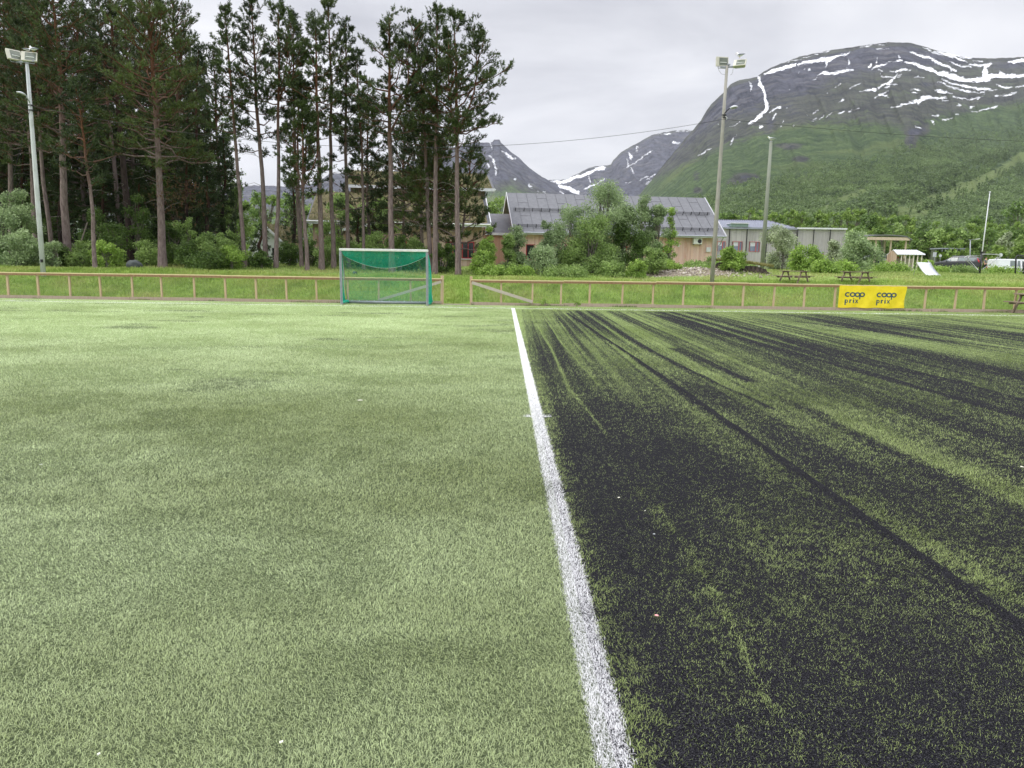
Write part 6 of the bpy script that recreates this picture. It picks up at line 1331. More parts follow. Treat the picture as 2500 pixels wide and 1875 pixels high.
def carport():
    Y = 78; p = V3(2094, 645, Y); e = thing('carport', 'open carport with a shallow curved roof on timber posts left of the playhouse', 'carport', (p.x, Y, 0)); X = lambda px: V3(px, 600, Y).x - p.x; z = lambda py: V3(2150, py, Y).z
    W_ = X(2206); m = MB(); n = 16; top = []; 
    for k in range(n + 1):
        t = k / n; zz = z(577) + .12 * math.sin(math.pi * min(1, t * 1.1)) - .35 * max(0, t - .86) / .14 * .9
        top.append((t * W_, zz))
    vs = []
    for x, q in top: vs += [(x, -1.6, q), (x, 3.2, q + .15), (x, 3.2, q + .05), (x, -1.6, q - .10)]
    m.add(vs, [f for k in range(n) for f in ((4 * k, 4 * k + 4, 4 * k + 5, 4 * k + 1), (4 * k + 3, 4 * k + 2, 4 * k + 6, 4 * k + 7), (4 * k, 4 * k + 3, 4 * k + 7, 4 * k + 4), (4 * k + 1, 4 * k + 5, 4 * k + 6, 4 * k + 2))] + [(0, 1, 2, 3), (4 * n, 4 * n + 3, 4 * n + 2, 4 * n + 1)]); m.build('roof', FELT, e)
    m = MB(); m.box((W_ * .48, -1.5, z(584)), (W_ * .94, .12, .30)); m.build('fascia', pm('pale_beam', lin(206, 188, 168)), e)
    for px, y_ in ((2123, -1.3), (2154, 2.6), (2159, -1.3), (2195, -1.3), (2100, 2.6), (2190, 2.6)):
        m = MB(); m.box((X(px), y_, (z(587) + 1) / 2), (.14, .14, z(587) - 1.0 + .05)); m.build('post', pm('carport_post', lin(176, 158, 138), lin(196, 180, 160), 9), e)
    return e
carport()
def playhouse():
    Y = 70; p = V3(2180, 640, Y); e = thing('playhouse', 'little open sided playhouse with a white ribbed metal roof', 'playhouse', (p.x, Y, 0), -.12); X = lambda px: V3(px, 620, Y).x - p.x; z = lambda py: V3(2215, py, Y).z
    W_ = X(2249); zE, zR = z(622.5), z(611); m = MB(); s = [(.1, -.6, zE), (W_, -.6, zE), (W_ - .35, .7, zR), (.18, .7, zR)]; m.add(s + [(x, y, q + .05) for x, y, q in s], [(3, 2, 1, 0), (4, 5, 6, 7), (0, 1, 5, 4), (2, 3, 7, 6), (0, 4, 7, 3), (1, 2, 6, 5)])
    s = [(.1, 2.0, zE), (W_, 2.0, zE), (W_ - .35, .71, zR), (.18, .71, zR)]; m.add(s + [(x, y, q + .05) for x, y, q in s], [(0, 1, 2, 3), (7, 6, 5, 4), (0, 4, 5, 1), (3, 2, 6, 7), (0, 3, 7, 4), (1, 5, 6, 2)])
    for k in range(11): t = k / 10; m.bar((.1 + t * (W_ - .1), -.6, zE + .06), (.18 + t * (W_ - .53), .7, zR + .06), .03, .04)
    m.build('roof', WTRIM, e)
    cladding('gable_wall', e, (.12, 1.9), (.12, -.45), 1.0, zE, CLADG, top=lambda t: zE + (zR - zE) * (1 - abs(2 * t - 1)))
    m = MB(); m.box((W_ / 2, 1.6, 1.9), (W_ - .3, .06, 1.6)); m.build('rear_wall', GREYW, e)
    for k in range(6): m = MB(); m.box((.55 + k * (W_ - .8) / 5, -.45, (zE + 1) / 2), (.09, .09, zE - .95)); m.build('post', pm('playhouse_post', lin(214, 206, 196)), e)
playhouse()
def far_shed():
    Y = 108; p = V3(2293, 612, Y); e = thing('low_shed', 'long low shed with a pale flat roof by the trees behind the cars', 'shed', (p.x, Y, 0)); w_ = V3(2351, 612, Y).x - p.x; zt = V3(2320, 607, Y).z
    m = MB(); m.box((w_ / 2, 1, zt), (w_, 3.0, .16)); m.build('roof', METR, e); m = MB(); m.box((w_ / 2, 1.6, zt / 2 + .5), (w_ - .3, 1.5, zt - 1.2)); m.build('wall', pm('shed_wall', lin(92, 96, 84), lin(76, 80, 70)), e)
    for k in range(8): m = MB(); m.box((.2 + k * (w_ - .4) / 7, -.4, zt - .25), (.08, .08, .4)); m.build('bracket', METR, e)
far_shed()
P, f = slope_point(M1, np.array([2481.]), np.array([517.])); p = P[0]; e = thing('hillside_cabin', 'tiny grey cabin peeping out of the hillside trees at the right edge', 'cabin', tuple(p))
m = MB(); m.box((0, -2, 1.5), (5.0, 4, 3.6)); m.build('wall', GREYW, e); m = MB(); m.loft([[(-3, -4.6, 3.3), (3, -4.6, 3.3), (0, -4.6, 5.0)], [(-3, .6, 3.3), (3, .6, 3.3), (0, .6, 5.0)]]); m.build('roof', WTRIM, e)
m = MB(); m.box((-1, -4.04, 1.6), (.9, .05, 1)); m.build('window', GLASS, e)

# ================================================================ GROUND FURNITURE
def picnic(pos, rz, label, s=1.0):
    e = thing('picnic_table', label, 'picnic table', pos, rz, 'weathered picnic tables'); e.scale = (s, s, s); L = 1.75; W = .72
    m = MB(); rg = np.random.default_rng(int(rz * 100) % 97)
    for k in range(5): m.box((0, -W / 2 + (k + .5) * W / 5, .74 + rg.normal(0, .002)), (L, W / 5 - .012, .038))
    m.build('table_top', TABLEW, e)
    for s_ in (-1, 1):
        m = MB()
        for k in (0, 1): m.box((0, s_ * (.66 + k * .125), .44), (L, .115, .036))
        m.build('bench', TABLEW, e)
    for x in (-.62, .62):
        m = MB(); m.box((x, 0, .70), (.045, W - .04, .085)); m.build('top_bearer', TABLEW, e)
        m = MB(); m.box((x + .046, 0, .385), (.045, 1.58, .09)); m.build('bench_bearer', TABLEW, e)
        for s_ in (-1, 1): m = MB(); m.bar((x, s_ * .22, .69), (x, s_ * .62, -.06), .095, .045, (1, 0, 0)); m.build('leg', TABLEW, e)
    return e
for (x, by, Y, rz, lab) in [(1937, 700, 33.6, .62 + math.pi / 2, 'weathered picnic table behind the fence left of the banner, weeds round its benches'), (2087, 702, 33.4, .5 + math.pi / 2, 'weathered picnic table behind the fence straight above the banner')]:
    p = V3(x, by, Y); picnic((p.x, p.y, float(ground_z(p.x, p.y)) - .03), rz, lab, .74)
p = V3(2536, 760, 28.1); picnic((p.x, 28.05, 0.0), .35 + math.pi / 2, 'weathered picnic table in front of the fence, cut by the right edge')
def ramp():
    Y = 45; p = V3(2287, 678, Y); z0 = float(ground_z(p.x, p.y)); e = thing('ramp', 'white curved skate ramp sheet standing in the grass below the parked cars', 'ramp', (p.x, p.y, z0), .25)
    WHS = pm('white_sheet', lin(236, 238, 246), lin(222, 224, 234), 2, .45); m = MB(); n = 14; pts = []
    for k in range(n + 1): t = k / n; pts.append((-.05 - .40 * t, .0 + 1.0 * (1 - math.cos(t * 1.25)) , -.02 + .86 * math.sin(t * 1.35)))
    pts = [(-.0 - .38 * (k / n), .75 * (1 - (1 - k / n) ** 1.0), .02 + .84 * (k / n) ** 1.7) for k in range(n + 1)]
    vs = []
    for x, y, z in pts: vs += [(x - .48, y, z), (x + .48, y, z), (x + .48, y + .03, z - .03), (x - .48, y + .03, z - .03)]
    m.add(vs, [f for k in range(n) for f in ((4 * k, 4 * k + 1, 4 * k + 5, 4 * k + 4), (4 * k + 3, 4 * k + 7, 4 * k + 6, 4 * k + 2), (4 * k + 1, 4 * k + 2, 4 * k + 6, 4 * k + 5), (4 * k, 4 * k + 4, 4 * k + 7, 4 * k + 3))] + [(0, 3, 2, 1), (4 * n, 4 * n + 1, 4 * n + 2, 4 * n + 3)]); m.build('sheet', WHS, e, True)
    for s_ in (-1, 1): m = MB(); m.tube([Vector((x + s_ * .49, y - .01, z + .01)) for x, y, z in pts], .018, 6); m.build('edge_tube', CHROME if s_ > 0 else WHS, e)
    m = MB(); x, y, z = pts[-1]; m.tube([(x + .45, y, z), (x + .5, y + .2, z + .12), (x + .62, y + .2, z - .1), (x + .7, y + .1, -.02)], .016, 6); m.tube([(x - .45, y + .05, z - .05), (x - .4, y + .3, -.05)], .02, 6); m.build('support', CHROME, e)
ramp()
def dip_station():
    Y = 58; p = V3(2391, 672, Y); p.z = float(ground_z(p.x, p.y)); e = thing('dip_station', 'outdoor training post with looped steel dip bars on both sides', 'exercise apparatus', tuple(p)); L_ = lambda x, y, dy=0: V3(x, y, Y + dy) - p
    m = MB(); m.tube([(0, 0, -.1), L_(2396.5, 617)], .075, 10); m.build('post', BLACK, e, True); m = MB(); m.tube([L_(2396.5, 618), L_(2396.7, 614)], .088, 10); m.build('cap', BLACK, e)
    m = MB(); m.tube([(0, 0, -.05), (0, 0, .06)], .20, 14); m.build('footing', pm('concrete', lin(176, 176, 172), lin(150, 150, 146), 9, .9), e)
    for dy, o in ((-.28, 0), (.28, 9)):
        m = MB(); m.tube([L_(2395, 624.5, dy), L_(2362 + o, 625, dy), L_(2355 + o, 628, dy), L_(2356 + o, 633, dy), L_(2386 + o * .2, 659, dy), L_(2392, 660, 0)], .024, 8); m.build('dip_bar', CHROME, e, True)
        m = MB(); m.tube([L_(2398, 620.5, dy), L_(2431 + o * .6, 621, dy), L_(2437 + o * .6, 624, dy), L_(2434 + o * .6, 629, dy), L_(2400 - o * .1, 657, dy), L_(2393, 657, 0)], .024, 8); m.build('dip_bar', CHROME, e, True)
dip_station()
def gym():
    Y = 57; p = V3(2497, 676, Y); p.z = float(ground_z(p.x, p.y)); e = thing('gym_machine', 'black framed outdoor gym machine with steel handles cut by the right edge', 'exercise apparatus', tuple(p)); L_ = lambda x, y, dy=0: V3(x, y, Y + dy) - p
    m = MB(); m.tube([L_(2502, 624), L_(2484, 624), L_(2480.5, 628), L_(2478.5, 666), L_(2482, 671), L_(2502, 673), L_(2524, 673), L_(2528, 668), L_(2529, 630), L_(2524, 624), L_(2502, 624)], .055, 8); m.build('frame', BLACK, e, True)
    m = MB(); m.tube([(.08, 0, -.1), L_(2500, 640)], .09, 10); m.build('post', BLACK, e, True)
    for o in (0, 8): m = MB(); m.tube([L_(2484 + o, 633, -.2), L_(2483 + o, 660, -.2), L_(2488 + o, 664, -.2), L_(2494 + o, 660, -.2), L_(2495 + o, 634, -.2)], .022, 7); m.build('handle', CHROME, e, True)
    m = MB(); m.box(L_(2495, 629, -.05), (.5, .12, .12)); m.build('bearing_housing', BLACK, e, bevel=.01); m = MB(); m.tube([(.08, 0, -.05), (.08, 0, .05)], .22, 12); m.build('footing', pm('concrete_pad', lin(176, 176, 172)), e)
gym()
# flagpole, lamp, signs
b0 = V3(2394.5, 640, 74); b0.z = float(ground_z(b0.x, b0.y)); t0 = V3(2416.6, 471, 74); e = thing('flagpole', 'tall thin white flagpole rising behind the training post', 'flagpole', tuple(b0)); m = MB(); m.tube([(0, 0, -.1), (t0 - b0) * .5, t0 - b0], [.066, .055, .04], 10); m.build('pole', WTRIM, e, True)
m = MB(); m.tube([t0 - b0 + Vector((0, 0, z)) for z in (0, .04, .1, .15)], [.02, .09, .09, .02], 10); m.build('finial', WTRIM, e, True)
b0 = V3(2370, 640, 92); b0.z = float(ground_z(b0.x, b0.y)); e = thing('street_lamp', 'grey street lamp behind the dark estate car', 'street lamp', tuple(b0)); t0 = V3(2369, 586, 92) - b0; m = MB(); m.tube([(0, 0, 0), t0], [.08, .055], 8); m.build('pole', ALU, e, True)
m = MB(); m.bar(t0, t0 + Vector((-.2, 0, .02)), .1, .06); m.bar(t0, t0 + Vector((.7, -.1, .12)), .05, .05); m.build('arm', ALU, e); m = MB(); m.bar(t0 + Vector((.6, -.1, .1)), t0 + Vector((1.1, -.1, .16)), .16, .08); m.build('lamp_head', ALUW, e)
for (px, y0, y1, Y, sh, lab) in [(2282, 616, 627, 84, 's', 'white square road sign left of the dark estate car'), (2296, 621, 628, 86, 'o', 'small round road sign above the bonnet of the dark estate car'), (2443.5, 618, 627, 82, 'o', 'round road sign between the dark estate car and the white van')]:
    b0 = V3(px, 645, Y); b0.z = float(ground_z(b0.x, b0.y)); e = thing('road_sign', lab, 'road sign', tuple(b0), 0, 'road signs by the car park'); c_ = V3(px, (y0 + y1) / 2, Y) - b0; h = (y1 - y0) * Y / F
    m = MB(); m.tube([(0, .04, 0), (c_.x, .04, c_.z + h / 2)], .03, 7); m.build('post', ALU, e)
    m = MB()
    if sh == 's': m.box(c_, (h * .74, .03, h))
    else: m.tube([c_ + Vector((0, -.015, 0)), c_ + Vector((0, .015, 0))], h / 2, 20)
    m.build('sign_plate', pm('sign_back', lin(196, 200, 206), lin(180, 184, 190), 5, .4), e)
    if sh == 'o': m = MB(); m.tube([c_ + Vector((0, -.022, 0)), c_ + Vector((0, -.016, 0))], h * .36, 20); m.build('sign_face', pm('sign_face', lin(216, 220, 226)), e)

# boulder, leaning stick, stump post at the wood edge
def rock(px, py, Y, sx, sy, sz, label, seed):
    p = V3(px, py, Y); p.z = float(ground_z(p.x, p.y)); m = bmesh_ico(3); v = np.array(m[0]); r = 1 + .28 * (fbm(v[:, 0] * 1.6 + 5, v[:, 1] * 1.6 + v[:, 2] * 2, 3, seed) - .5) * 2; v = v * r[:, None] * [sx, sy, sz]; v[:, 2] += sz * .45
    o = link('boulder', mesh_from('boulder', v, m[1], pm('boulder_stone', lin(92, 98, 98), lin(62, 68, 70), 4, .9, .05), True)); o.location = p; tag(o, label, 'boulder')
import bmesh
def bmesh_ico(n):
    b = bmesh.new(); bmesh.ops.create_icosphere(b, subdivisions=n, radius=1); b.verts.ensure_lookup_table(); r = ([tuple(v.co) for v in b.verts], [tuple(v.index for v in f.verts) for f in b.faces]); b.free(); return r
rock(330, 654, 36.2, .40, .3, .28, 'dark grey boulder in the grass between two pine trunks at the left', 3)
rock(268 * 2.0 + 330, 700, 36.0, .12, .1, .09, 'small stone in the grass right of the gap in the fence', 5)
p = V3(174, 640, 38); q = V3(212, 524, 39.5); m = MB(); m.tube([(0, 0, -.2), (q - p) * .5 + Vector((.02, 0, .05)), q - p], [.055, .045, .03], 7); o = m.build('leaning_pole', pm('dead_wood', lin(112, 104, 92), lin(84, 78, 68), 6, .9), None, True); o.location = (p.x, p.y, p.z - .4); tag(o, 'dead bare stem leaning between the trunks left of the short thin pine', 'dead stem')
p = V3(142.5, 655, 36); p.z = float(ground_z(p.x, p.y)); m = MB(); m.tube([(0, 0, -.1), (0, 0, .4), (.0, 0, .76)], [.045, .042, .036], 8); o = m.build('wooden_stake', pm('stake_wood', lin(150, 146, 132), lin(120, 116, 104), 6, .9), None, True); o.location = p; tag(o, 'short grey wooden stake right of the pale mast foot', 'stake')
# spoil heap stones
rg = np.random.default_rng(4); n = 2600; x = rg.uniform(4.2, 15, n); y = rg.uniform(36.6, 40.2, n); hp = np.exp(-((x - 9.0) / 3.4) ** 2 - ((y - 38.2) / 1.2) ** 2); k = rg.random(n) < hp * 1.1; x, y = x[k], y[k]; iv, ifc = bmesh_ico(1); iv = np.array(iv); ifc = np.array(ifc); V = []; Q = []
for i in range(len(x)):
    s_ = rg.uniform(.015, .06) * (1.8 if rg.random() < .06 else 1); V.append(iv * s_ * rg.uniform(.6, 1.2, 3) + [x[i], y[i], float(ground_z(x[i], y[i])) + s_ * .3]); Q.append(ifc + len(iv) * i)
t = NT('heap_stones'); SM = t.fin(t.ramp(t.island(), [(0, lin(110, 100, 90)), (.5, lin(160, 150, 138)), (1, lin(205, 198, 188))]), .9); o = link('heap_gravel', mesh_from('heap_gravel', np.concatenate(V), np.concatenate(Q), SM)); tag(o, 'stones and gravel on the low spoil heap behind the fence', 'gravel', kind='stuff')
# undercut sod edges on the heap
EARTH = pm('bare_earth', (.035, .026, .02, 1), (.075, .058, .042, 1), 5, .95, .05)
for i, (xa, xb, yy, Y, lab) in enumerate([(1746, 1782, 672, 39, 'dark undercut bank edge beside the tall grey mast'), (1812, 1878, 672, 38.6, 'dark undercut bank edge left of the first picnic table')]):
    a = V3(xa, yy, Y); c = V3(xb, yy + (6 if i else 1), Y); m = MB(); n = 22; secs = []
    for k in range(n + 1):
        t = k / n; q = a.lerp(c, t); h = .18 + .10 * math.sin(k * 1.7) * math.sin(math.pi * t) ** .5 + .06 * math.sin(k * 3.1); h *= math.sin(math.pi * min(max(t, .04), .96)) ** .4; zb = float(ground_z(q.x, q.y)) - .08
        secs.append([(q.x - a.x, -.18, zb), (q.x - a.x, -.10 + .05 * math.sin(k * 2.3), zb + h * .8), (q.x - a.x, -.02, zb + h * 1.3 + .1), (q.x - a.x, .5, zb + h * 1.3 + .12), (q.x - a.x, .5, zb)])
    m.loft(secs); o = m.build('earth_bank', EARTH, None, True); o.location = (a.x, a.y, 0); tag(o, lab, 'earth bank')
    tufts('bank_edge_grass', 'dry grass hanging over the ' + ('first' if i == 0 else 'second') + ' undercut bank edge', 'grass', 1800, (a.x - .2, c.x + .2), (Y - .05, Y + .6), .16, .014, (.12, .13, .035, 1), (.32, .30, .11, 1), 20 + i)
    bpy.data.objects['bank_edge_grass' if i == 0 else 'bank_edge_grass.001'].location.z = .42

# ================================================================ VEHICLES AND PERSON
TYRE = pm('tyre', (.012, .012, .012, 1), (.03, .03, .03, 1), 9, .8); RIM = pm('rim', lin(170, 172, 176), None, 4, .3, metal=.7); TAIL = pm('tail_light', lin(190, 24, 30), lin(170, 16, 22), 4, .2); HEADL = pm('head_light', lin(216, 220, 226), None, 4, .1)
CGLASS = pm('car_glass', lin(104, 114, 118), lin(130, 140, 142), 2, .06)  # reflected sky is painted in as a paler glass colour
def car(name, label, pos, rz, col, L, W, H, kind, cat='car'):
    e = thing(name, label, cat, pos, rz, 'vehicles in the car park'); PA = NT(name + '_paint'); PM_ = PA.fin(PA.mix(PA.noise(PA.obj(), 2, 2), col, tuple(c * .85 for c in col[:3]) + (1,)), .22, 0, .5)
    # side outline: x forward, sampled stations with belt and roof heights
    if kind == 'estate': st = [(-L / 2, .42, .80, .80, .80), (-L / 2 + .04, .30, .98, 1.0, .93), (-L / 2 + .22, .26, 1.0, H - .14, .80), (-L / 2 + .7, .24, .98, H - .02, .72), (-.2, .22, .95, H, .70), (.45, .22, .93, H - .05, .70), (.95, .22, .92, H - .34, .76), (1.38, .22, .90, .92, .90), (L / 2 - .45, .25, .80, .82, .90), (L / 2 - .1, .3, .68, .70, .84), (L / 2, .36, .55, .56, .74)]
    elif kind == 'van': st = [(-L / 2, .40, 1.05, H - .10, .86), (-L / 2 + .06, .30, 1.08, H - .03, .84), (-L / 2 + .5, .26, 1.08, H, .82), (-.3, .24, 1.08, H, .82), (.55, .24, 1.08, H - .04, .82), (1.05, .24, 1.06, H - .30, .82), (1.55, .24, 1.03, 1.06, .9), (L / 2 - .35, .27, .92, .95, .9), (L / 2 - .06, .3, .75, .78, .86), (L / 2, .36, .6, .62, .78)]
    else: st = [(-L / 2, .42, .82, .84, .8), (-L / 2 + .1, .3, .95, .98, .86), (-L / 2 + .6, .25, .96, H - .1, .74), (-.3, .22, .94, H, .70), (.5, .22, .92, H - .08, .72), (1.1, .22, .9, .93, .88), (L / 2 - .3, .26, .76, .78, .88), (L / 2, .36, .55, .56, .74)]
    secs = []; gl = []
    for x, zb, zl, zt, k in st:
        w_ = W / 2 * (1 if abs(x) < L / 2 - .3 else .93 if abs(x) < L / 2 - .02 else .86); wt = W / 2 * k if zt - zl > .15 else w_ * .92
        secs.append([(x, -w_ * .92, zb), (x, -w_, zb + .15), (x, -w_, zl - .12), (x, -w_ * .97, zl), (x, -wt, zt - .05 if zt - zl > .15 else zt), (x, -wt * .8, zt), (x, wt * .8, zt), (x, wt, zt - .05 if zt - zl > .15 else zt), (x, w_ * .97, zl), (x, w_, zl - .12), (x, w_, zb + .15), (x, w_ * .92, zb)])
        gl.append((x, zl, zt, w_ * .97, wt))
    m = MB(); m.loft(secs); m.build('body', PM_, e, False, bevel=.02)
    def side_at(x, f):
        xs_ = [g[0] for g in gl]; zl = np.interp(x, xs_, [g[1] for g in gl]); zt = np.interp(x, xs_, [g[2] for g in gl]) - .05; wl = np.interp(x, xs_, [g[3] for g in gl]); wt = np.interp(x, xs_, [g[4] for g in gl]); return wl + (wt - wl) * f, zl + (zt - zl) * f
    for s_ in (-1, 1):
        wins = {'estate': [(-L / 2 + .42, -L / 2 + 1.25), (-L / 2 + 1.33, -.25), (-.17, .95)], 'van': [(-1.05, -.1), (.05, 1.1)], 'hatch': [(-1.2, -.3), (-.2, .8)]}[kind]
        for a, c in wins:
            n = 6; v = []
            for k in range(n + 1):
                x = a + (c - a) * k / n; w0, z0 = side_at(x, .10); w1, z1 = side_at(x, .84); v += [(x, s_ * (w0 + .006), z0), (x, s_ * (w1 + .008), z1)]
            m = MB(); m.add(v, [(2 * k, 2 * k + 2, 2 * k + 3, 2 * k + 1) for k in range(n)]); m.build('side_window', CGLASS, e)
        for x in (-L / 2 + .85, L / 2 - .9):
            m = MB(); y = s_ * (W / 2 - .1); m.tube([(x, y - s_ * .10, .33), (x, y + s_ * .115, .33)], .33, 20); w_ = m.build('wheel', TYRE, e); m = MB(); m.tube([(x, y + s_ * .10, .33), (x, y + s_ * .122, .33)], .21, 14); m.build('rim', RIM, w_)
        if kind == 'estate':
            m = MB(); xx = -L / 2; m.add([(xx - .005, s_ * W * .40, .72), (xx + .10, s_ * (W / 2 * .96 + .01), .72), (xx + .30, s_ * (W / 2 * .98 + .014), 1.0), (xx + .42, s_ * (W / 2 * .80 + .02), H - .18), (xx + .16, s_ * (W / 2 * .80 - .02), H - .20), (xx + .03, s_ * W * .41, 1.0)], [(0, 1, 2, 5), (5, 2, 3, 4)]); m.build('tail_light', TAIL, e)
            m = MB(); m.tube([(-L / 2 + .6, s_ * W * .33, H + .03), (.4, s_ * W * .33, H + .02)], .018, 6); m.build('roof_rail', ALU, e)
        else: m = MB(); m.box((-L / 2 - .0, s_ * W * .42, .95), (.04, .12, .34)); m.build('tail_light', TAIL, e)
        m = MB(); m.box((L / 2 - .12, s_ * W * .36, .66), (.2, .3, .14)); m.build('headlight', HEADL, e, bevel=.03)
        m = MB(); m.box((.85, s_ * (W / 2 + .08), 1.0), (.12, .16, .12)); m.build('wing_mirror', PM_, e, bevel=.03)
        if kind == 'van':
            m = MB()
            for x in (-.18, 1.12): m.box((x, s_ * (W / 2 + .002), .8), (.012, .006, 1.0))
            m.box((.0, s_ * (W / 2 + .012), 1.0), (.14, .02, .03)); m.build('door_gap', BLACK, e)
    xs_ = [g[0] for g in gl]
    i = 2 if kind == 'estate' else 1; m = MB(); g0, g1 = gl[1], gl[2]; m.add([(g0[0] - .012, -g0[3] * .8, g0[1] + .04), (g0[0] - .012, g0[3] * .8, g0[1] + .04), (g1[0] - .03 if kind != 'van' else g0[0] - .012, g1[4] * .88, g1[2] - .06 if kind != 'van' else H - .2), (g1[0] - .03 if kind != 'van' else g0[0] - .012, -g1[4] * .88, g1[2] - .06 if kind != 'van' else H - .2)], [(0, 1, 2, 3)]); m.build('rear_window', GLASS, e)
    a, c = gl[-6 if kind == 'estate' else -5], gl[-4]
    if kind == 'hatch': a, c = gl[-4], gl[-3]
    m = MB(); m.add([(a[0] + .03, -a[4] * .9, a[2] - .04), (a[0] + .03, a[4] * .9, a[2] - .04), (c[0] + .02, c[3] * .88, c[1] + .04), (c[0] + .02, -c[3] * .88, c[1] + .04)], [(0, 1, 2, 3)]); m.build('windscreen', CGLASS, e)
def carpos(px, py_roof, Y, H): p = V3(px, py_roof, Y); return (p.x, p.y, p.z - H)
car('estate_car', 'dark grey estate car with tall red tail lights, hidden to the windows by bushes', carpos(2337, 626, 82, 1.5), math.radians(180 - 38), (.05, .052, .06, 1), 4.8, 1.86, 1.5, 'estate')
car('van', 'white van parked at the right edge behind the low bushes', carpos(2484, 633, 76, 1.9), math.radians(-8), lin(225, 228, 236), 4.9, 1.9, 1.9, 'van', 'van')
car('hatchback', 'dark blue car standing inside the open carport', carpos(2137, 618, 80, 1.45), math.radians(170), (.02, .026, .05, 1), 4.2, 1.76, 1.45, 'hatch')
def trailer():
    Y = 79; p = V3(2156, 640, Y); e = thing('trailer', 'pale grey box trailer under the carport beside the dark blue car', 'trailer', (p.x, Y, float(ground_z(p.x, Y)))); w_ = V3(2180, 640, Y).x - p.x; h = V3(2165, 616, Y).z - p.z
    m = MB(); m.box((w_ / 2, .6, h / 2 + .25), (w_ - .05, 1.5, h - .3)); m.build('box', pm('trailer_panel', lin(186, 186, 182), lin(170, 170, 168)), e, bevel=.02)
    for x in (.3, w_ - .3): m = MB(); m.tube([(x, -.2, .25), (x, -.02, .25)], .25, 14); m.build('wheel', TYRE, e)
    m = MB(); m.bar((w_, .6, .3), (w_ + .9, .6, .35), .07, .07); m.build('drawbar', ALU, e)
trailer()
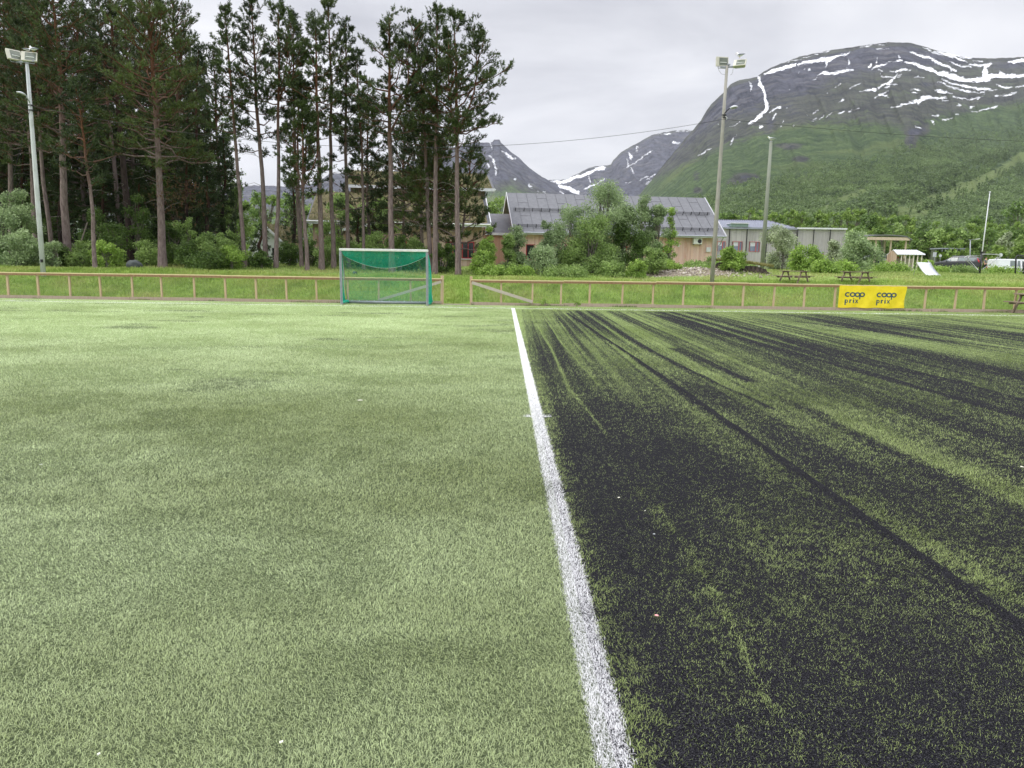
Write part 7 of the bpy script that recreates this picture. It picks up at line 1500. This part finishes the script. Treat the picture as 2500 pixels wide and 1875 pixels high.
def person():
    Y = 82; p = V3(2405, 652, Y); top = V3(2405.5, 627.5, Y).z; z0 = top - 1.70; e = thing('person', 'person in a grey shirt with dark hair standing between the parked cars', 'person', (p.x, Y, z0), .5)
    def skin(name, V, E_, R, mat, par):
        me = bpy.data.meshes.new(name); me.from_pydata(V, E_, []); o = link(name, me, par); o.modifiers.new('skin', 'SKIN'); 
        sv_ = me.skin_vertices[0].data
        for i, r in enumerate(R): sv_[i].radius = (r, r * (.75 if r > .09 else 1))
        sv_[0].use_root = True; sd_ = o.modifiers.new('sub', 'SUBSURF'); sd_.levels = 2; sd_.render_levels = 2; me.materials.append(mat); return o
    SK = pm('skin', lin(205, 160, 138), lin(190, 146, 124), 8, .6); SH = pm('grey_shirt', lin(128, 130, 134), lin(108, 110, 114), 6, .9); TR = pm('dark_trousers', lin(48, 52, 62), lin(38, 42, 50), 6, .9); HR = pm('dark_hair', (.02, .015, .012, 1), (.035, .025, .02, 1), 20, .7)
    V = [(0, 0, .95), (0, .0, 1.15), (0, .0, 1.38), (0, -.0, 1.47), (0, -.01, 1.58), (0, -.01, 1.64), (-.09, 0, .9), (-.10, -.02, .5), (-.10, .02, .09), (-.10, -.10, .04), (.09, 0, .9), (.11, .03, .5), (.12, .04, .09), (.12, -.08, .04), (-.19, 0, 1.38), (-.25, .03, 1.12), (-.24, -.06, .88), (-.24, -.09, .80), (.19, 0, 1.38), (.25, .03, 1.12), (.23, -.07, .89), (.23, -.10, .80)]
    E_ = [(0, 1), (1, 2), (2, 3), (3, 4), (4, 5), (0, 6), (6, 7), (7, 8), (8, 9), (0, 10), (10, 11), (11, 12), (12, 13), (2, 14), (14, 15), (15, 16), (16, 17), (2, 18), (18, 19), (19, 20), (20, 21)]
    R = [.14, .12, .13, .05, .085, .07, .085, .055, .04, .035, .085, .055, .04, .035, .055, .04, .03, .034, .055, .04, .03, .034]
    skin('body', V, E_, R, SK, e)
    skin('shirt', [(0, 0, .93), (0, 0, 1.15), (0, 0, 1.40), (-.195, 0, 1.39), (-.235, .02, 1.22), (.195, 0, 1.39), (.235, .02, 1.22)], [(0, 1), (1, 2), (2, 3), (3, 4), (2, 5), (5, 6)], [.16, .15, .145, .07, .06, .07, .06], SH, e)
    skin('trousers', [(0, 0, .92), (-.095, 0, .84), (-.10, -.01, .5), (-.10, .02, .12), (.095, 0, .84), (.11, .02, .5), (.12, .04, .12)], [(0, 1), (1, 2), (2, 3), (0, 4), (4, 5), (5, 6)], [.15, .10, .075, .065, .10, .075, .065], TR, e)
    m = MB(); m.tube([(0, .03, 1.55), (0, .025, 1.62), (0, .01, 1.69), (0, 0, 1.715)], [.075, .092, .07, .02], 12); m.build('hair', HR, e, True)
    m = MB(); m.tube([(0, -.085, 1.60), (0, -.115, 1.57), (0, -.09, 1.56)], [.008, .014, .008], 6); m.build('nose', SK, e)
person()
# litter on the pitch
def scrap(px, py, s_, col, label, name='scrap'):
    gx, gy = gnd(px, py, .02); rg = np.random.default_rng(int(px)); v = [(math.cos(a) * s_ * rg.uniform(.6, 1.1), math.sin(a) * s_ * rg.uniform(.5, 1), rg.uniform(.0, .006)) for a in np.linspace(0, 6.28, 8)[:-1]]; v2 = [(x, y, z - .002) for x, y, z in v]; m = MB(); m.loft([v, v2]); o = m.build(name, pm('scrap_' + str(int(px)), col, tuple(c * .85 for c in col[:3]) + (1,), 30, .6), None); o.location = (float(gx), float(gy), .028); tag(o, label, 'litter')
scrap(1603, 1507, .011, lin(240, 170, 170), 'small pink petal lying on the black rubber right of the line')
scrap(880, 979, .035, lin(235, 232, 215), 'white scrap of paper on the green turf left of the line'); scrap(687, 1818, .009, lin(225, 225, 205), 'pale scrap on the turf at the bottom of the photo'); scrap(242, 1847, .006, lin(235, 235, 225), 'tiny white crumb near the bottom left corner')
scrap(1511, 1218, .010, lin(225, 222, 205), 'pale pebble on the black rubber near the middle'); scrap(2495, 1142, .014, lin(220, 218, 200), 'pale pebble on the rubber at the right edge'); scrap(1575, 1250, .007, lin(215, 215, 205), 'white speck on the rubber below the pale pebble'); scrap(100, 1137, .012, lin(225, 230, 215), 'white speck on the turf at the left'); scrap(1596, 1308, .008, lin(160, 165, 170), 'grey pebble on the rubber right of the line')
